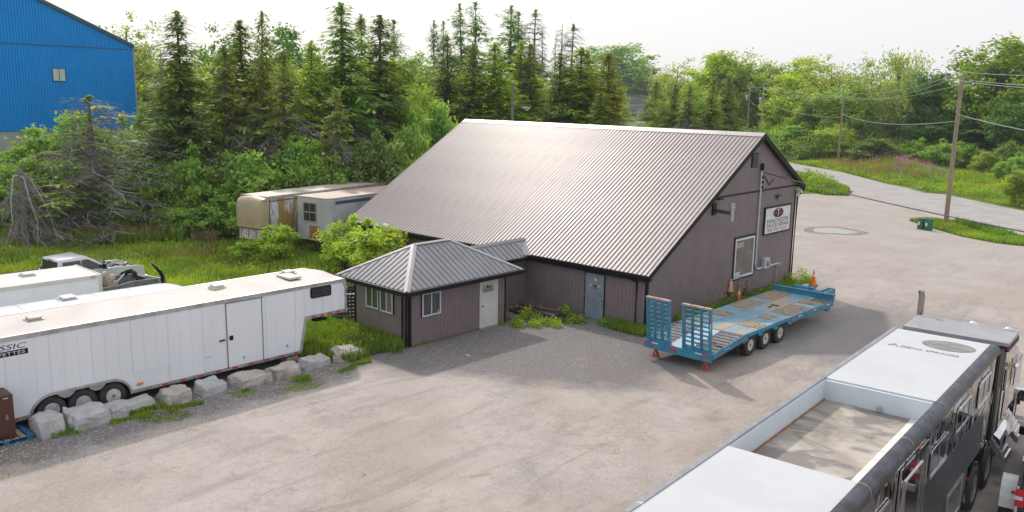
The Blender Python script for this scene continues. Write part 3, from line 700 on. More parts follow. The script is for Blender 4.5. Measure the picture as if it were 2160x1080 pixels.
# roof vents
def roof_vent(parent, x, y, z, s, m, base=None):
    b = MB().box(x-s/2-.04, x+s/2+.04, y-s/2-.04, y+s/2+.04, z-.06, z+.02).build('vent_base', base or M_alu, parent)
    MB().prism([(x-s/2, y-s/2), (x+s/2, y-s/2), (x+s/2, y+s/2), (x-s/2, y+s/2)], 'z', z+.02, z+.10).build('vent_lid', m, parent, bevel=.03)
M_cream = mat('aged_plastic', (.60,.56,.45), .5, c2=(.5,.46,.36), scale=6)
M_vent = mat('vent_plastic', (.62,.66,.70), .4)
roof_vent(gt, .0, ly(-21.5), 2.95, .38, M_cream); roof_vent(gt, -.35, ly(-15.3), 2.95, .38, M_vent, M_cream)
roof_vent(gt, -.75, ly(-12.1), 2.95, .4, M_vent); 
MB().box(-.55, .35, ly(-12.75), ly(-12.2), 2.93, 3.01).build('hatch', M_cream, gt, bevel=.02)
cp = MB().box(.55, .75, ly(-11.95), ly(-11.65), 1.25, 1.62).box(.45, .8, ly(-11.9), ly(-11.4), 1.25, 1.33); cp.build('hitch_coupler', M_black, gt)
MB().box(-.9, 1.35, ly(-13.5), ly(-13.2), 0, .12).box(.2, 1.4, ly(-13.6), ly(-13.15), .12, .30).build('x', M_wood)
bpy.data.objects['x'].location = (-7.85, -18, 0); o = bpy.data.objects['x']; o.name = 'wood_block'; tag(o, 'wooden cribbing blocks under the front of the white gooseneck trailer', 'wood block')
MB().box(-1.2, 1.3, ly(-25.3), ly(-13.2), .30, .44).build('chassis', M_black, gt)

# ================================================================ OTHER WHITE TRAILERS
rt = thing('rounded_trailer', 'white trailer with arched seamed roof between the gooseneck and box trailers', 'trailer', (-11.15, -19, 0))
def arcx(w, z0, z1, n=12): return [(-w + 2*w*k/n, z0 + (z1-z0)*(1-((2*k/n)-1)**2)**.6 if 0 < k < n else z0) for k in range(n+1)]
T2y1 = 4.0
for k in range(8):
    y0 = T2y1 - .9 - 1.25*(k+1); y1 = T2y1 - .9 - 1.25*k
    MB().prism(arcx(1.25, 2.28, 2.62) , 'y', y0+.008, y1-.008).build('roof_panel', M_white, rt)
    MB().prism(arcx(1.262, 2.27, 2.632), 'y', y0-.008, y0+.008).build('roof_rib', mat('seam_rust', (.45,.42,.42), .6), rt)
nose = MB(); prev = None; vs = []; fs = []; NN = 12
for j in range(5):
    t = j/4; sc = 1-.12*t*t; y = T2y1-.9+.9*math.sin(t*math.pi/2)
    for x, z in arcx(1.25*sc, 2.28-.25*t*t, 2.62-.45*t*t): vs.append((x, y, z))
for j in range(4):
    for i in range(NN): a = j*(NN+1)+i; fs.append((a, a+1, a+NN+2, a+NN+1))
nose.add(vs, fs).add([(-1.1,T2y1,.5),(1.1,T2y1,.5),(1.1,T2y1,2.03),(-1.1,T2y1,2.03)],[(0,1,2,3)]); nose.build('nose', M_white, rt, smooth=True)
B('body', M_wside, rt, -1.25, 1.25, -7, T2y1-.9, .5, 2.28); B('body_front', M_wside, rt, -1.1, 1.1, T2y1-.9, T2y1-.01, .5, 2.0)
rz = MB()
for k in range(70): rz.box(-1.27, -1.23, -6.9+k*.15, -6.86+k*.15, 2.29, 2.325)
rz.build('rivets', M_amber, rt, kind='stuff')
roof_vent(rt, -.1, -.3, 2.64, .45, M_white)
for yc in (-2, -3): wheel(rt, (1.1, yc, .38), .38, .24, 1); wheel(rt, (-1.1, yc, .38), .38, .24, -1)
bt_ = thing('box_trailer', 'flat roofed white box trailer furthest left, in front of the pickup', 'trailer', (-16.1, -20.5, 0))
M_boxroof = mat('box_roof', (.58,.57,.55), .5, c2=(.53,.515,.5), scale=1.)
B('body', M_wside, bt_, -1.3, 1.3, -4, 3.75, .5, 2.55)
for k in range(6):
    y1 = 3.72-1.22*k; MB().box(-1.27, 1.27, y1-1.21, y1, 2.551, 2.572).build('roof_panel', M_boxroof, bt_)
rb = MB()
for k in range(7):
    y = -3.6+k*1.2
    for z in [.7+.22*i for i in range(8)]: rb.box(1.303, 1.31, y-.01, y+.01, z, z+.02)
rb.build('rivets', M_alu, bt_, kind='stuff')
MB().box(1.301, 1.33, -4, 3.76, 2.44, 2.59).box(-1.3, 1.3, 3.72, 3.775, 2.45, 2.6).box(1.3, 1.33, 3.66, 3.775, .5, 2.44).build('corner_rail', mat('rail_ivory', (.62,.61,.56), .5), bt_)
B('reflector', M_red, bt_, 1.331, 1.335, 3.35, 3.52, 2.5, 2.54)
roof_vent(bt_, -.4, 1.6, 2.6, .42, M_white, M_cream)
for yc in (-2,): wheel(bt_, (1.15, yc, .38), .38, .24, 1); wheel(bt_, (-1.15, yc, .38), .38, .24, -1)

# ================================================================ PICKUP AND SUV helpers
def loft(sections, closed=True):
    """sections: list of (y, [(x,z)...]) with equal point counts"""
    mb = MB(); n = len(sections[0][1]); vs = [(x, y, z) for y, sec in sections for x, z in sec]; fs = []
    for j in range(len(sections)-1):
        for i in range(n): fs.append((j*n+i, j*n+(i+1) % n, (j+1)*n+(i+1) % n, (j+1)*n+i))
    fs += [tuple(range(n))[::-1], tuple(range((len(sections)-1)*n, len(sections)*n))]
    return mb.add(vs, fs)
def carsec(w, z0, z1, tuck=.08, top=.1):
    return [(-w+tuck, z0), (-w, z0+.18), (-w, z1-top), (-w+top*.8, z1), (w-top*.8, z1), (w, z1-top), (w, z0+.18), (w-tuck, z0)]
def pickup(label, loc, rz, hood_open=False, bed=True, paint=None, rugged=False):
    P = thing('pickup_truck', label, 'pickup truck', loc, rz)
    M = paint or mat('vehicle_white', (.68,.69,.71), .22, c2=(.65,.66,.68), scale=1, coat=.6)
    hw = .98
    # heading +y; y=0 mid wheelbase
    def side_poly(): 
        out = [(-2.85, .55)] + arc_(-1.85, .56, .52) + arc_(1.85, .56, .52) + [(2.75, .55), (2.85, .75), (2.82, 1.12), (2.5, 1.2), (1.15, 1.28), (-2.85, 1.28)]
        return out
    def arc_(c, z, r): return [(c - r*math.cos(math.pi*k/8), z + r*math.sin(math.pi*k/8)) for k in range(9)]
    b = MB(); 
    for s in (-1, 1):
        b.prism(side_poly(), 'x', *sorted((s*hw, s*(hw-.06))))
    b.build('body', M, P, bevel=.02)
    MB().box(-hw+.07, hw-.07, 1.0, 2.8, .6, 1.02).box(-hw+.07, hw-.07, -1.2, 1.0, .5, 1.2).box(-.5, .5, -2.8, -1.2, .5, .75).build('chassis', M_black, P)
    loft([(1.05, carsec(hw-.03, .95, 1.29)), (2.3, carsec(hw-.04, .9, 1.2)), (2.78, carsec(hw-.1, .8, 1.1))]).build('hood', M, P, bevel=.01) if not hood_open else None
    if hood_open:
        MB().box(-hw+.08, hw-.08, 1.1, 2.7, .95, 1.05).box(-.35, .35, 1.4, 2.3, 1.05, 1.2).box(.45, .75, 1.5, 1.9, 1.05, 1.22).box(-.8,-.5, 1.7, 2.2, 1.05, 1.18).build('engine', M_lug, P, bevel=.02)
        for k in range(5): MB().tube([(-.6+.25*k, 1.3, 1.1), (-.5+.28*k, 1.6, 1.32), (-.4+.2*k, 2.1, 1.12)], .03, 6).build('hose', M_alu if k % 2 else M_black, P)
        MB().prism([(-hw+.1, 1.28), (hw-.1, 1.28), (hw-.25, 1.5), (-hw+.25, 1.5)], 'y', .98, 1.04).build('cowl', M_black, P)
    MB().box(-.85, .85, 2.8, 2.88, .6, 1.05).build('grille', M_black, P)
    MB().box(-.98, .98, 2.82, 3.0, .5, .68).build('bumper', M_chrome if not hood_open else M_white, P, bevel=.03)
    MB().box(-.98, .98, -3.02, -2.86, .5, .7).build('bumper', M_chrome, P, bevel=.03)
    # cab
    loft([(-1.15, carsec(.93, 1.25, 1.34, .0, .03)), (-1.08, carsec(.80, 1.25, 1.84, -.1, .1)), (.15, carsec(.79, 1.25, 1.88, -.1, .1)), (1.12, carsec(.90, 1.25, 1.34, .0, .03))]).build('cab', M, P, smooth=True, bevel=.01)
    gm = MB()
    for s in (-1, 1):
        def q(y0, y1, y2, y3, nm):
            m = MB(); x0, x1 = s*.938, s*.838
            m.add([(x0, y0, 1.32), (x0, y1, 1.32), (x1, y2, 1.74), (x1, y3, 1.74), (x0-s*.05, y0, 1.32), (x0-s*.05, y1, 1.32), (x1-s*.05, y2, 1.74), (x1-s*.05, y3, 1.74)],
                  [(0,1,2,3),(7,6,5,4),(0,4,5,1),(1,5,6,2),(2,6,7,3),(3,7,4,0)]); m.build('window', M_glass, P)
        q(-.98, -.15, -.15, -.92, ''); q(-.05, .92, .22, -.05, '')
        MB().box(*sorted((s*.95, s*1.18)), .78, .9, 1.28, 1.5).build('mirror', M_black, P, bevel=.03)
        MB().bar((s*.985, -.6, 1.2), (s*.985, -.4, 1.2), .03).build('handle', M_black, P)
        for c in (-1.85, 1.85):
            fl = MB()
            a_ = [(c-.6*math.cos(math.pi*k/8), .52+.6*math.sin(math.pi*k/8)) for k in range(9)]; i_ = [(c-.5*math.cos(math.pi*k/8), .52+.5*math.sin(math.pi*k/8)) for k in range(9)]
            for k in range(8): fl.prism([i_[k], i_[k+1], a_[k+1], a_[k]], 'x', *sorted((s*(hw-.02), s*(hw+(.34 if rugged and c < 0 else .04)))))
            fl.build('fender', M, P, bevel=.01)
        MB().box(*sorted((s*.80, s*.992)), -2.90, -2.72, .80, 1.22).build('tail_light', M_red, P, bevel=.02)
        MB().box(*sorted((s*.83, s*.998)), -2.91, -2.73, .97, 1.06).build('reversing_light', mat('lens_white', (.7,.7,.72), .2), P)
        MB().box(*sorted((s*.62, s*.93)), 2.75, 2.86, .85, 1.08).build('headlight', mat('headlamp', (.75,.7,.6), .15), P, bevel=.03)
        B('side_marker', M_red, P, *sorted((s*1.0, s*1.09)), -2.35, -2.3, .88, .92)
    m = MB(); m.add([(-.74,-1.165,1.36),(.74,-1.165,1.36),(.68,-1.115,1.76),(-.68,-1.115,1.76),(-.74,-1.1,1.36),(.74,-1.1,1.36),(.68,-1.05,1.76),(-.68,-1.05,1.76)],[(0,1,2,3),(7,6,5,4),(0,4,5,1),(1,5,6,2),(2,6,7,3),(3,7,4,0)]); m.build('rear_window', M_glass, P)
    m = MB(); m.add([(-.82,1.06,1.37),(.82,1.06,1.37),(.72,.27,1.82),(-.72,.27,1.82),(-.82,1.0,1.33),(.82,1.0,1.33),(.72,.22,1.78),(-.72,.22,1.78)],[(0,1,2,3),(7,6,5,4),(0,4,5,1),(1,5,6,2),(2,6,7,3),(3,7,4,0)]); m.build('windshield', M_glass, P)
    B('brake_lamp', M_red, P, -.2, .2, -1.13, -1.09, 1.79, 1.83)
    bd = MB().box(-.9, .9, -2.84, -1.2, .95, 1.0).box(-.92, .92, -2.86, -2.8, .98, 1.26); bd.build('bed', mat('bed_liner', (.03,.03,.032), .8), P)
    B('bed_rail', M_black, P, -.975, -.9, -2.84, -1.2, 1.282, 1.30); B('bed_rail', M_black, P, .9, .975, -2.84, -1.2, 1.282, 1.30)
    R_ = .46 if rugged else .4
    for y in (-1.85, 1.85):
        for s in (-1, 1): wheel(P, (s*(1.16 if rugged and y < 0 else .86), y, R_), R_, .26 if not rugged else .32, s, M_lug if rugged else None, .55)
    return P
pickup('white crew cab pickup with open engine bay, parked in the grass at far left', (-22.6, -14.9, 0), .10, True).scale = (1.03, 1.03, 1.1)
pickup('white pickup with rugged black tyres cut off at the bottom right corner', (16.6, -5.7, 0), .16, rugged=True)
# wrecked suv
wr = thing('wrecked_suv', 'grey wrecked vehicle with its roof cut off and beige seats showing', 'wrecked car', (-19.6, -14.9, 0), .08)
M_wgrey = mat('wreck_grey', (.20,.21,.22), .35, c2=(.14,.15,.16), scale=2, coat=.3, bump=.2, bscale=3)
sd = [(-2.3,.35)] + [(-1.4-.4*math.cos(math.pi*k/8), .4+.4*math.sin(math.pi*k/8)) for k in range(9)] + [(1.4-.4*math.cos(math.pi*k/8), .4+.4*math.sin(math.pi*k/8)) for k in range(9)] + [(2.2,.35),(2.3,.8),(2.15,1.18),(.9,1.22),(.2,1.1),(-.6,1.16),(-2.3,1.1)]
for s in (-1, 1): MB().prism(sd, 'x', *sorted((s*.92, s*.84))).build('body_side', M_wgrey, wr)
MB().box(-.84,.84,-2.2,2.2,.35,.5).box(-.84,.84,2.1,2.25,.35,1.1).box(-.84,.84,-2.25,-2.15,.35,.95).build('floor_pan', M_lug, wr)
MB().add([(.94,-1.9,1.1),(.94,-.2,.55),(.99,-1.0,.62),(.94,-.6,1.1)],[(0,1,2),(0,2,3),(3,2,1)]).build('dented_panel', M_wgrey, wr)
M_seat = mat('beige_seat', (.52,.44,.33), .7, c2=(.44,.37,.28), scale=5)
for x, y, ry in ((.42,-.9,0), (-.42,-.8,0), (.42,.55,.0), (-.42,.6,0)):
    st = MB().box(x-.25, x+.25, y-.1, y+.42, .5, .78).prism([(y-.12,.72),(y-.28,1.3),(y-.18,1.34),(y+.02,.75)], 'x', x-.25, x+.25).build('seat', M_seat, wr, bevel=.04)
    MB().lathe([(.05,0),(.13,.03),(.14,.12),(.10,.22),(.03,.25)], 12, c=(x, y-.23, 1.34)).build('headrest', M_seat, st, smooth=True)
for a, b in (((.7,.2,1.1),(.4,.9,1.5)), ((.2,.3,.9),(.75,.95,1.15)), ((-.6,-.2,1.1),(-.3,.5,1.45))): MB().bar(a, b, .06).build('bent_pillar', M_steelgrey, wr)
MB().tube([(-.3,1.2,1.25),(-.25,1.35,1.45),(-.1,1.5,1.5),(.1,1.55,1.4),(.15,1.5,1.2)], .1, 8).build('air_duct', M_black, wr, smooth=True)
MB().box(-.3,.7,-1.9,-1.2,1.05,1.42).build('loose_panel', M_wgrey, wr, bevel=.03)
# front door standing open and bent roof end
dl = MB().prism([(-.45,.45),(.55,.45),(.6,1.0),(.5,1.2),(-.45,1.22)], 'y', 1.42, 1.5).build('open_door', mat('door_card_grey', (.33,.36,.38), .5), wr)
dl.location = (.9, .75, 0); dl.rotation_euler = (0, 0, .25)
MB().bar((1.1,.0,.95), (1.4,.0,.98), .05).build('arm_rest', M_white, dl)
sp = MB().tube([(1.0,1.9,1.95), (1.05,2.05,1.75), (1.1,2.25,1.5), (1.12,2.35,1.25), (1.12,2.4,.5)], [.03,.06,.09,.1,.12], 6); sp.build('bent_pillar', M_black, wr)
B('tail_light', mat('tail_orange', (.5,.12,.03), .3), wr, 1.16, 1.24, 2.36, 2.46, .75, 1.15)
for y in (-1.4, 1.4):
    for s in (-1, 1): wheel(wr, (s*.78, y, .36), .36, .22, s)

# ================================================================ CABINET ON PALLET
M_bluep = mat('pallet_blue', (.02,.16,.33), .7, c2=(.04,.2,.36), scale=8, stains=(((.3,.25,.2),6,.6,.75,None),))
M_grwood = mat('pallet_wood', (.40,.33,.26), .85, c2=(.3,.24,.19), scale=6, bump=.3)
pa = thing('pallet', 'blue wooden pallet carrying the brown cabinet', 'pallet', (-6.3, -23.1, 0))
for x in (-.55, 0, .52):
    for k, y in enumerate((-.6, -.05, .56)): B('block', M_bluep, pa, x-.06, x+.08, y-.07, y+.09, .02, .11, bevel=.005)
    B('runner', M_bluep, pa, x-.06, x+.08, -.68, .68, 0, .02); B('stringer', M_bluep, pa, x-.061, x+.081, -.69, .69, .11, .13)
for k in range(7): B('deck_board', M_bluep if k in (0, 6) else M_grwood, pa, -.62, .62, -.69+k*.2, -.54+k*.2, .13, .152)
M_brown = mat('brown_cabinet', (.085,.032,.025), .45, c2=(.07,.027,.022), scale=2)
cb = thing('cabinet', 'dark brown metal cabinet with red lettered notices at left border', 'cabinet', (-6.3, -23.38, .154))
for x, y in ((-.25,-.45), (.55,-.45), (.55,.45), (-.25,.45)): B('leg', M_brown, cb, x-.04, x+.04, y-.04, y+.04, 0, .1)
B('body', M_brown, cb, -.3, .6, -.5, .5, .1, 1.3, bevel=.01)
cd_ = B('door', M_brown, cb, .6, .615, -.46, .40, .18, 1.14)
B('latch', mat('brass', (.45,.25,.1), .3, .8), cd_, .616, .65, .26, .33, .6, .74)
B('notice', mat('notice_cream', (.75,.75,.62), .5), cd_, .616, .619, -.42, .06, .80, 1.06); B('notice', mat('notice_cream', (.75,.75,.62), .5), cd_, .616, .619, -.42, .06, .60, .78)  # yellowish white notice sheets
text('notice_print', 'PROPANE', M_inkred, cd_, (.620, -.17, .96), (0,1,0), (0,0,1), .4, .06); text('notice_print', 'CYLINDER', M_inkred, cd_, (.620, -.17, .69), (0,1,0), (0,0,1), .4, .06)
B('label', mat('label_cream', (.6,.55,.4), .5), cb, .601, .604, .25, .38, 1.2, 1.23)

# ================================================================ BOULDERS
def rock_mesh(name, L, Wd, H, seed, m, rng=None):
    import bmesh
    r = random.Random(seed); bm = bmesh.new(); bmesh.ops.create_cube(bm, size=1)
    bmesh.ops.subdivide_edges(bm, edges=bm.edges[:], cuts=7, use_grid_fill=True)
    from mathutils import noise
    for v in bm.verts:
        p = Vector(v.co); q = p.copy()
        d = p.normalized()*.62; q = p*.93 + d*.07
        q = Vector((q.x*L*(1.08 - .10*(p.z+.5)), q.y*Wd*(1-.15*(p.z+.5)*(1 if p.y < 0 else .4)), (q.z+.5)*H))
        n1 = noise.noise_vector(q*1.8 + Vector((seed*7.3, 0, 0))); n2 = noise.noise_vector(q*5 + Vector((0, seed*3.1, 0)))
        q += n1*.15*min(1, H*1.6) + n2*.075
        q.z += .10*H*math.sin(seed*2.1)*p.x*2*(p.z+.5)
        v.co = q
    for k in range(5):   # chipped planes
        a = r.uniform(0, 6.28); nn = Vector((math.cos(a), math.sin(a), r.uniform(-.15, .3))).normalized()
        c = Vector((0, 0, H*.5)) + nn*(abs(nn.x)*L*.5 + abs(nn.y)*Wd*.5 - r.uniform(.04, .16))
        for v in bm.verts:
            h = (v.co-c).dot(nn)
            if h > 0: v.co -= nn*h*.8
    me = bpy.data.meshes.new(name); bm.to_mesh(me); bm.free(); me.materials.append(m)
    me.polygons.foreach_set('use_smooth', [False]*len(me.polygons)); return me
def rockmat(name, c1, c2):
    t = NT(name); c = t.mix(t.mapr(t.noise(2.2, 6, .7), .4, .62), c1, c2); c = t.mix(t.mapr(t.noise(9, 5, .7), .5, .7), c, tuple(v*1.25 for v in c1)); c = t.mix(t.mapr(t.noise(5, 6, .8), .6, .75), c, (.14,.13,.13))
    t.color(c); t.p.inputs['Roughness'].default_value = .9; t.bump(t.noise(9, 8, .8), 1., .06); return t.m
M_rk1 = rockmat('limestone_grey', (.60,.59,.59), (.46,.45,.45)); M_rk2 = rockmat('limestone_warm', (.60,.56,.50), (.44,.41,.37))
RK = [ # x, y, L(y), W(x), H, rz, mat, label
 (-5.85,-22.0,.95,.75,.55,.0,1,'squat grey boulder next to the blue pallet, leftmost of the row'),
 (-5.80,-20.95,1.25,.8,.5,.05,1,'large grey boulder hiding the middle wheel of the trailer'),
 (-5.95,-19.6,1.75,.6,.36,.02,1,'long low grey boulder in front of the third trailer wheel'),
 (-5.85,-18.15,1.0,.8,.42,-.15,2,'flat topped warm toned boulder right of the long low one'),
 (-5.90,-16.95,.95,.75,.36,.1,1,'five sided pale boulder beneath the black trailer shadow, fifth from left'),
 (-5.80,-15.55,1.4,.75,.34,.05,2,'long pale boulder below the trailer side door, sixth from left'),
 (-5.70,-14.25,1.15,.7,.38,.0,2,'chunky boulder before the wooden blocks under the trailer'),
 (-5.75,-12.9,1.2,.6,.34,.05,1,'grey boulder beneath the gooseneck step, second from right end'),
 (-5.75,-11.55,1.2,.6,.42,-.15,2,'sunlit pale boulder at right end of the row in the weeds')]
for i, (x, y, L, w, h, rz_, mi, lb) in enumerate(RK):
    o = link('boulder', rock_mesh('boulder', w*1.2, L*.92, h*.98, i+1, M_rk1 if mi == 1 else M_rk2), None, (x, y, -.04), (0, 0, rz_)); tag(o, lb, 'boulder', 'boulders along the gravel strip')

# ================================================================ OLD SEMI TRAILERS BEHIND
M_tan2 = mat('nose_tan', (.42,.33,.20), .4, c2=(.36,.29,.18), scale=1.5)
M_rustw = mat('peeling_paint', (.62,.63,.66), .55, c2=(.60,.61,.64), scale=1, stains=(((.36,.24,.07),.9,.42,.5,(1,1.3,.35)),((.25,.1,.05),5,.66,.75,None)))
M_oldroof = mat('old_trailer_roof', (.48,.45,.42), .5, c2=(.55,.48,.42), scale=.8, stains=(((.62,.60,.58),1.5,.55,.7,(1,.3,1)),))
M_bluel = mat('blue_stripe', (.03,.09,.18), .5)
oa = thing('old_semi_trailer', 'old white trailer with bulging tan nose and peeling rusty side', 'trailer', (-26.05, -3.2, 0), .21)
ow = 1.12; OL = 15.
B('body', M_rustw, oa, -ow, ow, -OL+OL, OL, 1.15, 3.68)
for k in range(6): MB().box(-ow+.01, ow-.01, .05+k*2.5, 2.53+k*2.5, 3.681, 3.72).build('roof_panel', M_oldroof, oa)
secs = []
for t in (0, .25, .5, .75, 1.):
    y = -.62*math.sin(t*math.pi/2); s_ = 1-.28*t**3
    secs.append((y, [(-ow*s_, 1.75+.12*t), (-ow*s_, 2.2), (-ow*s_, 3.2-.2*t), (-ow*s_*.9, 3.62-.5*t*t), (0, 3.72-.55*t*t), (ow*s_*.9, 3.62-.5*t*t), (ow*s_, 3.2-.2*t), (ow*s_, 2.2), (ow*s_, 1.75+.12*t)]))
loft([(y, p) for y, p in secs]).build('nose_cone', M_tan2, oa, smooth=True)
MB().box(-ow+.1, ow, -.35, .0, 1.12, 1.74).build('front_skirt', mat('dirty_white', (.6,.58,.55), .6, c2=(.4,.33,.28), scale=4), oa)
MB().box(-ow-.01, ow+.02, -.37, .02, 1.08, 1.14).box(ow+.001, ow+.02, 0, OL, 1.1, 1.17).build('frame_rail', M_rust, oa)
MB().box(ow+.001, ow+.01, .15, 3.4, 3.40, 3.46).box(ow+.001, ow+.01, .15, 3.2, 1.42, 1.47).box(ow+.001, ow+.012, .05, .12, 1.15, 3.6).build('stripe', M_bluel, oa)
MB().box(ow, ow+.03, 0, OL, 3.58, 3.74).build('top_rail', mat('rail_cream', (.5,.45,.36), .5, c2=(.35,.25,.16), scale=3), oa)
B('clearance_lamp', M_amber, oa, ow-.12, ow-.02, -.2, -.12, 3.42, 3.5)
for k in range(3): MB().box(-ow+.25+k*.62, -ow+.3+k*.62, -.37, -.351, 1.2, 1.7).build('rib', mat('stain_dark', (.2,.17,.16), .7), oa)
for yc in (11.5, 12.8): 
    for s in (-1, 1): wheel(oa, (s*.95, yc, .5), .5, .28, s)
for s in (-1, 1): MB().box(s*.7-.06, s*.7+.06, 3.5, 3.62, 0, 1.15).build('landing_leg', M_lug, oa)
ob_ = thing('old_semi_trailer', 'old grey trailer with rust brown roof and divided front window', 'trailer', (-23.35, -.95, 0), .16)
M_oldgrey = mat('faded_grey_paint', (.46,.48,.48), .55, c2=(.36,.385,.39), scale=.8, stains=(((.3,.2,.12),1.4,.68,.8,(1,1,.2)),((.5,.53,.55),2,.6,.7,None)))
M_tanroof = mat('rust_dust_roof', (.50,.40,.33), .6, c2=(.44,.34,.28), scale=1., stains=(((.6,.52,.46),1.2,.55,.7,(1,.2,1)),))
ow = 1.3
MB().prism([(-ow, 0), (-ow, 13.5), (ow, 13.5), (ow, .35), (ow-.3, .0)], 'z', 1.1, 3.66).build('body', M_oldgrey, ob_)
MB().prism([(-ow-.02, -.03), (-ow-.02, 13.5), (ow+.02, 13.5), (ow+.02, .33), (ow-.3, -.03)], 'z', 3.661, 3.71).build('roof', M_tanroof, ob_)
MB().box(ow+.001, ow+.01, .6, 13.4, 3.3, 3.5).build('stripe', M_bluel, ob_)
MB().box(-.3, .55, -.02, -.001, 1.2, 2.0).build('rust_patch', M_rust, ob_)
wq = MB().box(-.75, .35, -.06, -.001, 2.2, 3.4).build('window', mat('frame_khaki', (.35,.33,.25), .6), ob_)
for z0 in (2.28, 2.84):
    for x0 in (-.69, -.17): B('pane', M_glass, wq, x0, x0+.46, -.075, -.061, z0, z0+.48)
for s in (-1, 1):
    for yc in (10.5, 11.8): wheel(ob_, (s*1.1, yc, .5), .5, .28, s)
    MB().box(s*.8-.06, s*.8+.06, 3.0, 3.12, 0, 1.1).build('landing_leg', M_lug, ob_)

# ================================================================ BLUE LOWBED TRAILER
M_lb = mat('lowbed_blue', (.02,.20,.33), .42, c2=(.035,.26,.40), scale=2.5, stains=(((.34,.36,.36),3,.62,.74,None),((.3,.16,.08),5,.60,.68,None)))
M_deck = mat('worn_blue_deck', (.16,.33,.43), .5, c2=(.24,.42,.52), scale=1.2, stains=(((.45,.35,.24),.8,.50,.62,(1.5,.6,1)),((.5,.46,.4),3,.56,.68,None),((.3,.15,.07),6,.60,.70,None)))
M_pl = mat('deck_planks', (.40,.31,.21), .85, c2=(.24,.19,.14), scale=3, stretch=(9,1,1), stains=(((.13,.11,.10),2.5,.58,.68,None),), bump=.3)
lb = thing('lowbed_trailer', 'blue flatbed trailer with triple axle and raised loading ramps beside workshop', 'trailer', (3.52, 2.3, 0), .0)
LX0, LX1 = -1.43, 1.43
def lyy(y): return y - 2.3
DZ = 1.0
B('deck', M_deck, lb, -.42, .46, lyy(-.7), lyy(7.6), DZ-.06, DZ)
for x0, x1 in ((LX0, -.43), (.47, LX1)):
    B('deck', M_deck, lb, x0, x1, lyy(-.7), lyy(7.6), DZ-.06, DZ-.003)
pk = [(-1.38,-.46,5.6,7.4), (-1.38,-.5,3.2,4.9), (-1.38,-.5,1.35,2.1), (.5,1.38,3.5,5.4), (.5,1.05,2.2,2.8), (.5,1.38,.55,1.3), (.5,1.38,6.0,6.9)]
for (x0, x1, y0, y1) in pk:
    n = int((x1-x0)/.19); w = (x1-x0)/n
    for k in range(n): B('plank', M_pl, lb, x0+k*w+.006, x0+(k+1)*w-.006, lyy(y0), lyy(y1), DZ-.002, DZ+.018+.004*((k*7) % 3))
MB().box(.75, 1.4, lyy(6.7), lyy(7.45), DZ, DZ+.035).build('deck_mat', mat('black_mat', (.09,.10,.11), .6), lb)
sm = MB(); 
for x in (-.425, .465): sm.box(x-.012, x+.012, lyy(-.6), lyy(7.9), DZ-.05, DZ+.004)
sm.build('deck_seam', M_rust, lb)
MB().box(-.1,.25,lyy(4.6),lyy(4.75),DZ,DZ+.03).box(.0,.12,lyy(4.15),lyy(4.35),DZ,DZ+.03).build('tie_ring', M_lug, lb)
# headboard
MB().box(LX0-.02, LX1+.02, lyy(7.6), lyy(7.68), .72, 1.22).build('headboard', M_lb, lb)
MB().box(LX0-.02, LX1+.02, lyy(7.55), lyy(7.73), 1.22, 1.26).build('headboard_cap', M_lb, lb)
# side beams with scalloped wheel arches
yw = (.05, 1.32, 2.6)
pts = [(lyy(7.65), 1.0), (lyy(-.7), 1.0), (lyy(-3.05), .72), (lyy(-3.05), .5), (lyy(-.9), .72)]
for yc in yw: pts += [(lyy(yc-.5), .72), (lyy(yc-.38), .86), (lyy(yc+.38), .86), (lyy(yc+.5), .72)]
pts += [(lyy(3.4), .74), (lyy(7.65), .74)]
for x0, x1 in ((LX1, LX1+.05), (LX0-.05, LX0)): MB().prism(pts, 'x', x0, x1).build('side_beam', M_lb, lb)
MB().box(-.5, -.35, lyy(-.6), lyy(8.6), .55, .93).box(.35, .5, lyy(-.6), lyy(8.6), .55, .93).build('chassis_beam', M_lb, lb)
for yc in yw:
    for s in (-1, 1):
        wheel(lb, (s*(LX1-.22), lyy(yc), .44), .44, .36, s, mat('rim_cream', (.62,.58,.48), .5, c2=(.45,.38,.3), scale=12), .52, M_lug)
        MB().bar((s*(LX1-.4), lyy(yc), .44), (0, lyy(yc), .44), .12).build('axle', M_lug, lb)
    for s in (-1, 1):
        f = MB(); a0 = [(lyy(yc)-.5*math.cos(math.pi*k/8), .5+.46*math.sin(math.pi*k/8)) for k in range(1, 8)]
        for k in range(6): f.bar((s*1.2, *a0[k]), (s*1.2, *a0[k+1]), .02, .44, up=(1, 0, 0))
        f.build('fender', M_lb, lb)
# beavertail
def slope(y): return 1.0 - (lyy(-.7)-y)*(.28/2.35)
tl = MB().prism([(lyy(-.7), .92), (lyy(-.7), .97), (lyy(-3.05), .69), (lyy(-3.05), .6)], 'x', -.42, .46)
tl.build('beavertail_deck', mat('pale_blue_steel', (.36,.47,.55), .5, c2=(.45,.53,.6), scale=3), lb)
for (x0, x1) in ((LX0, -.42), (.46, LX1)):
    MB().prism([(lyy(-.7), .86), (lyy(-.7), .93), (lyy(-3.05), .65), (lyy(-3.05), .58)], 'x', x0, x1).build('beavertail_deck', mat('pale_blue_steel', (.36,.47,.55), .5), lb)
    for k in range(8):
        y = lyy(-.85-.28*k); z = slope(y)
        MB().bar((x0+.02, y, z-.01), (x1-.02, y, z-.01), .05, .06).build('cleat', mat('rusty_cleat', (.33,.19,.12), .7, c2=(.3,.32,.34), scale=6), lb)
MB().box(-.42,.46,lyy(-1.05),lyy(-.68),.62,.9).build('well_beam', M_lb, lb)
MB().box(LX0-.02, LX1+.02, lyy(-3.15), lyy(-3.04), .42, .70).build('rear_beam', M_lb, lb)
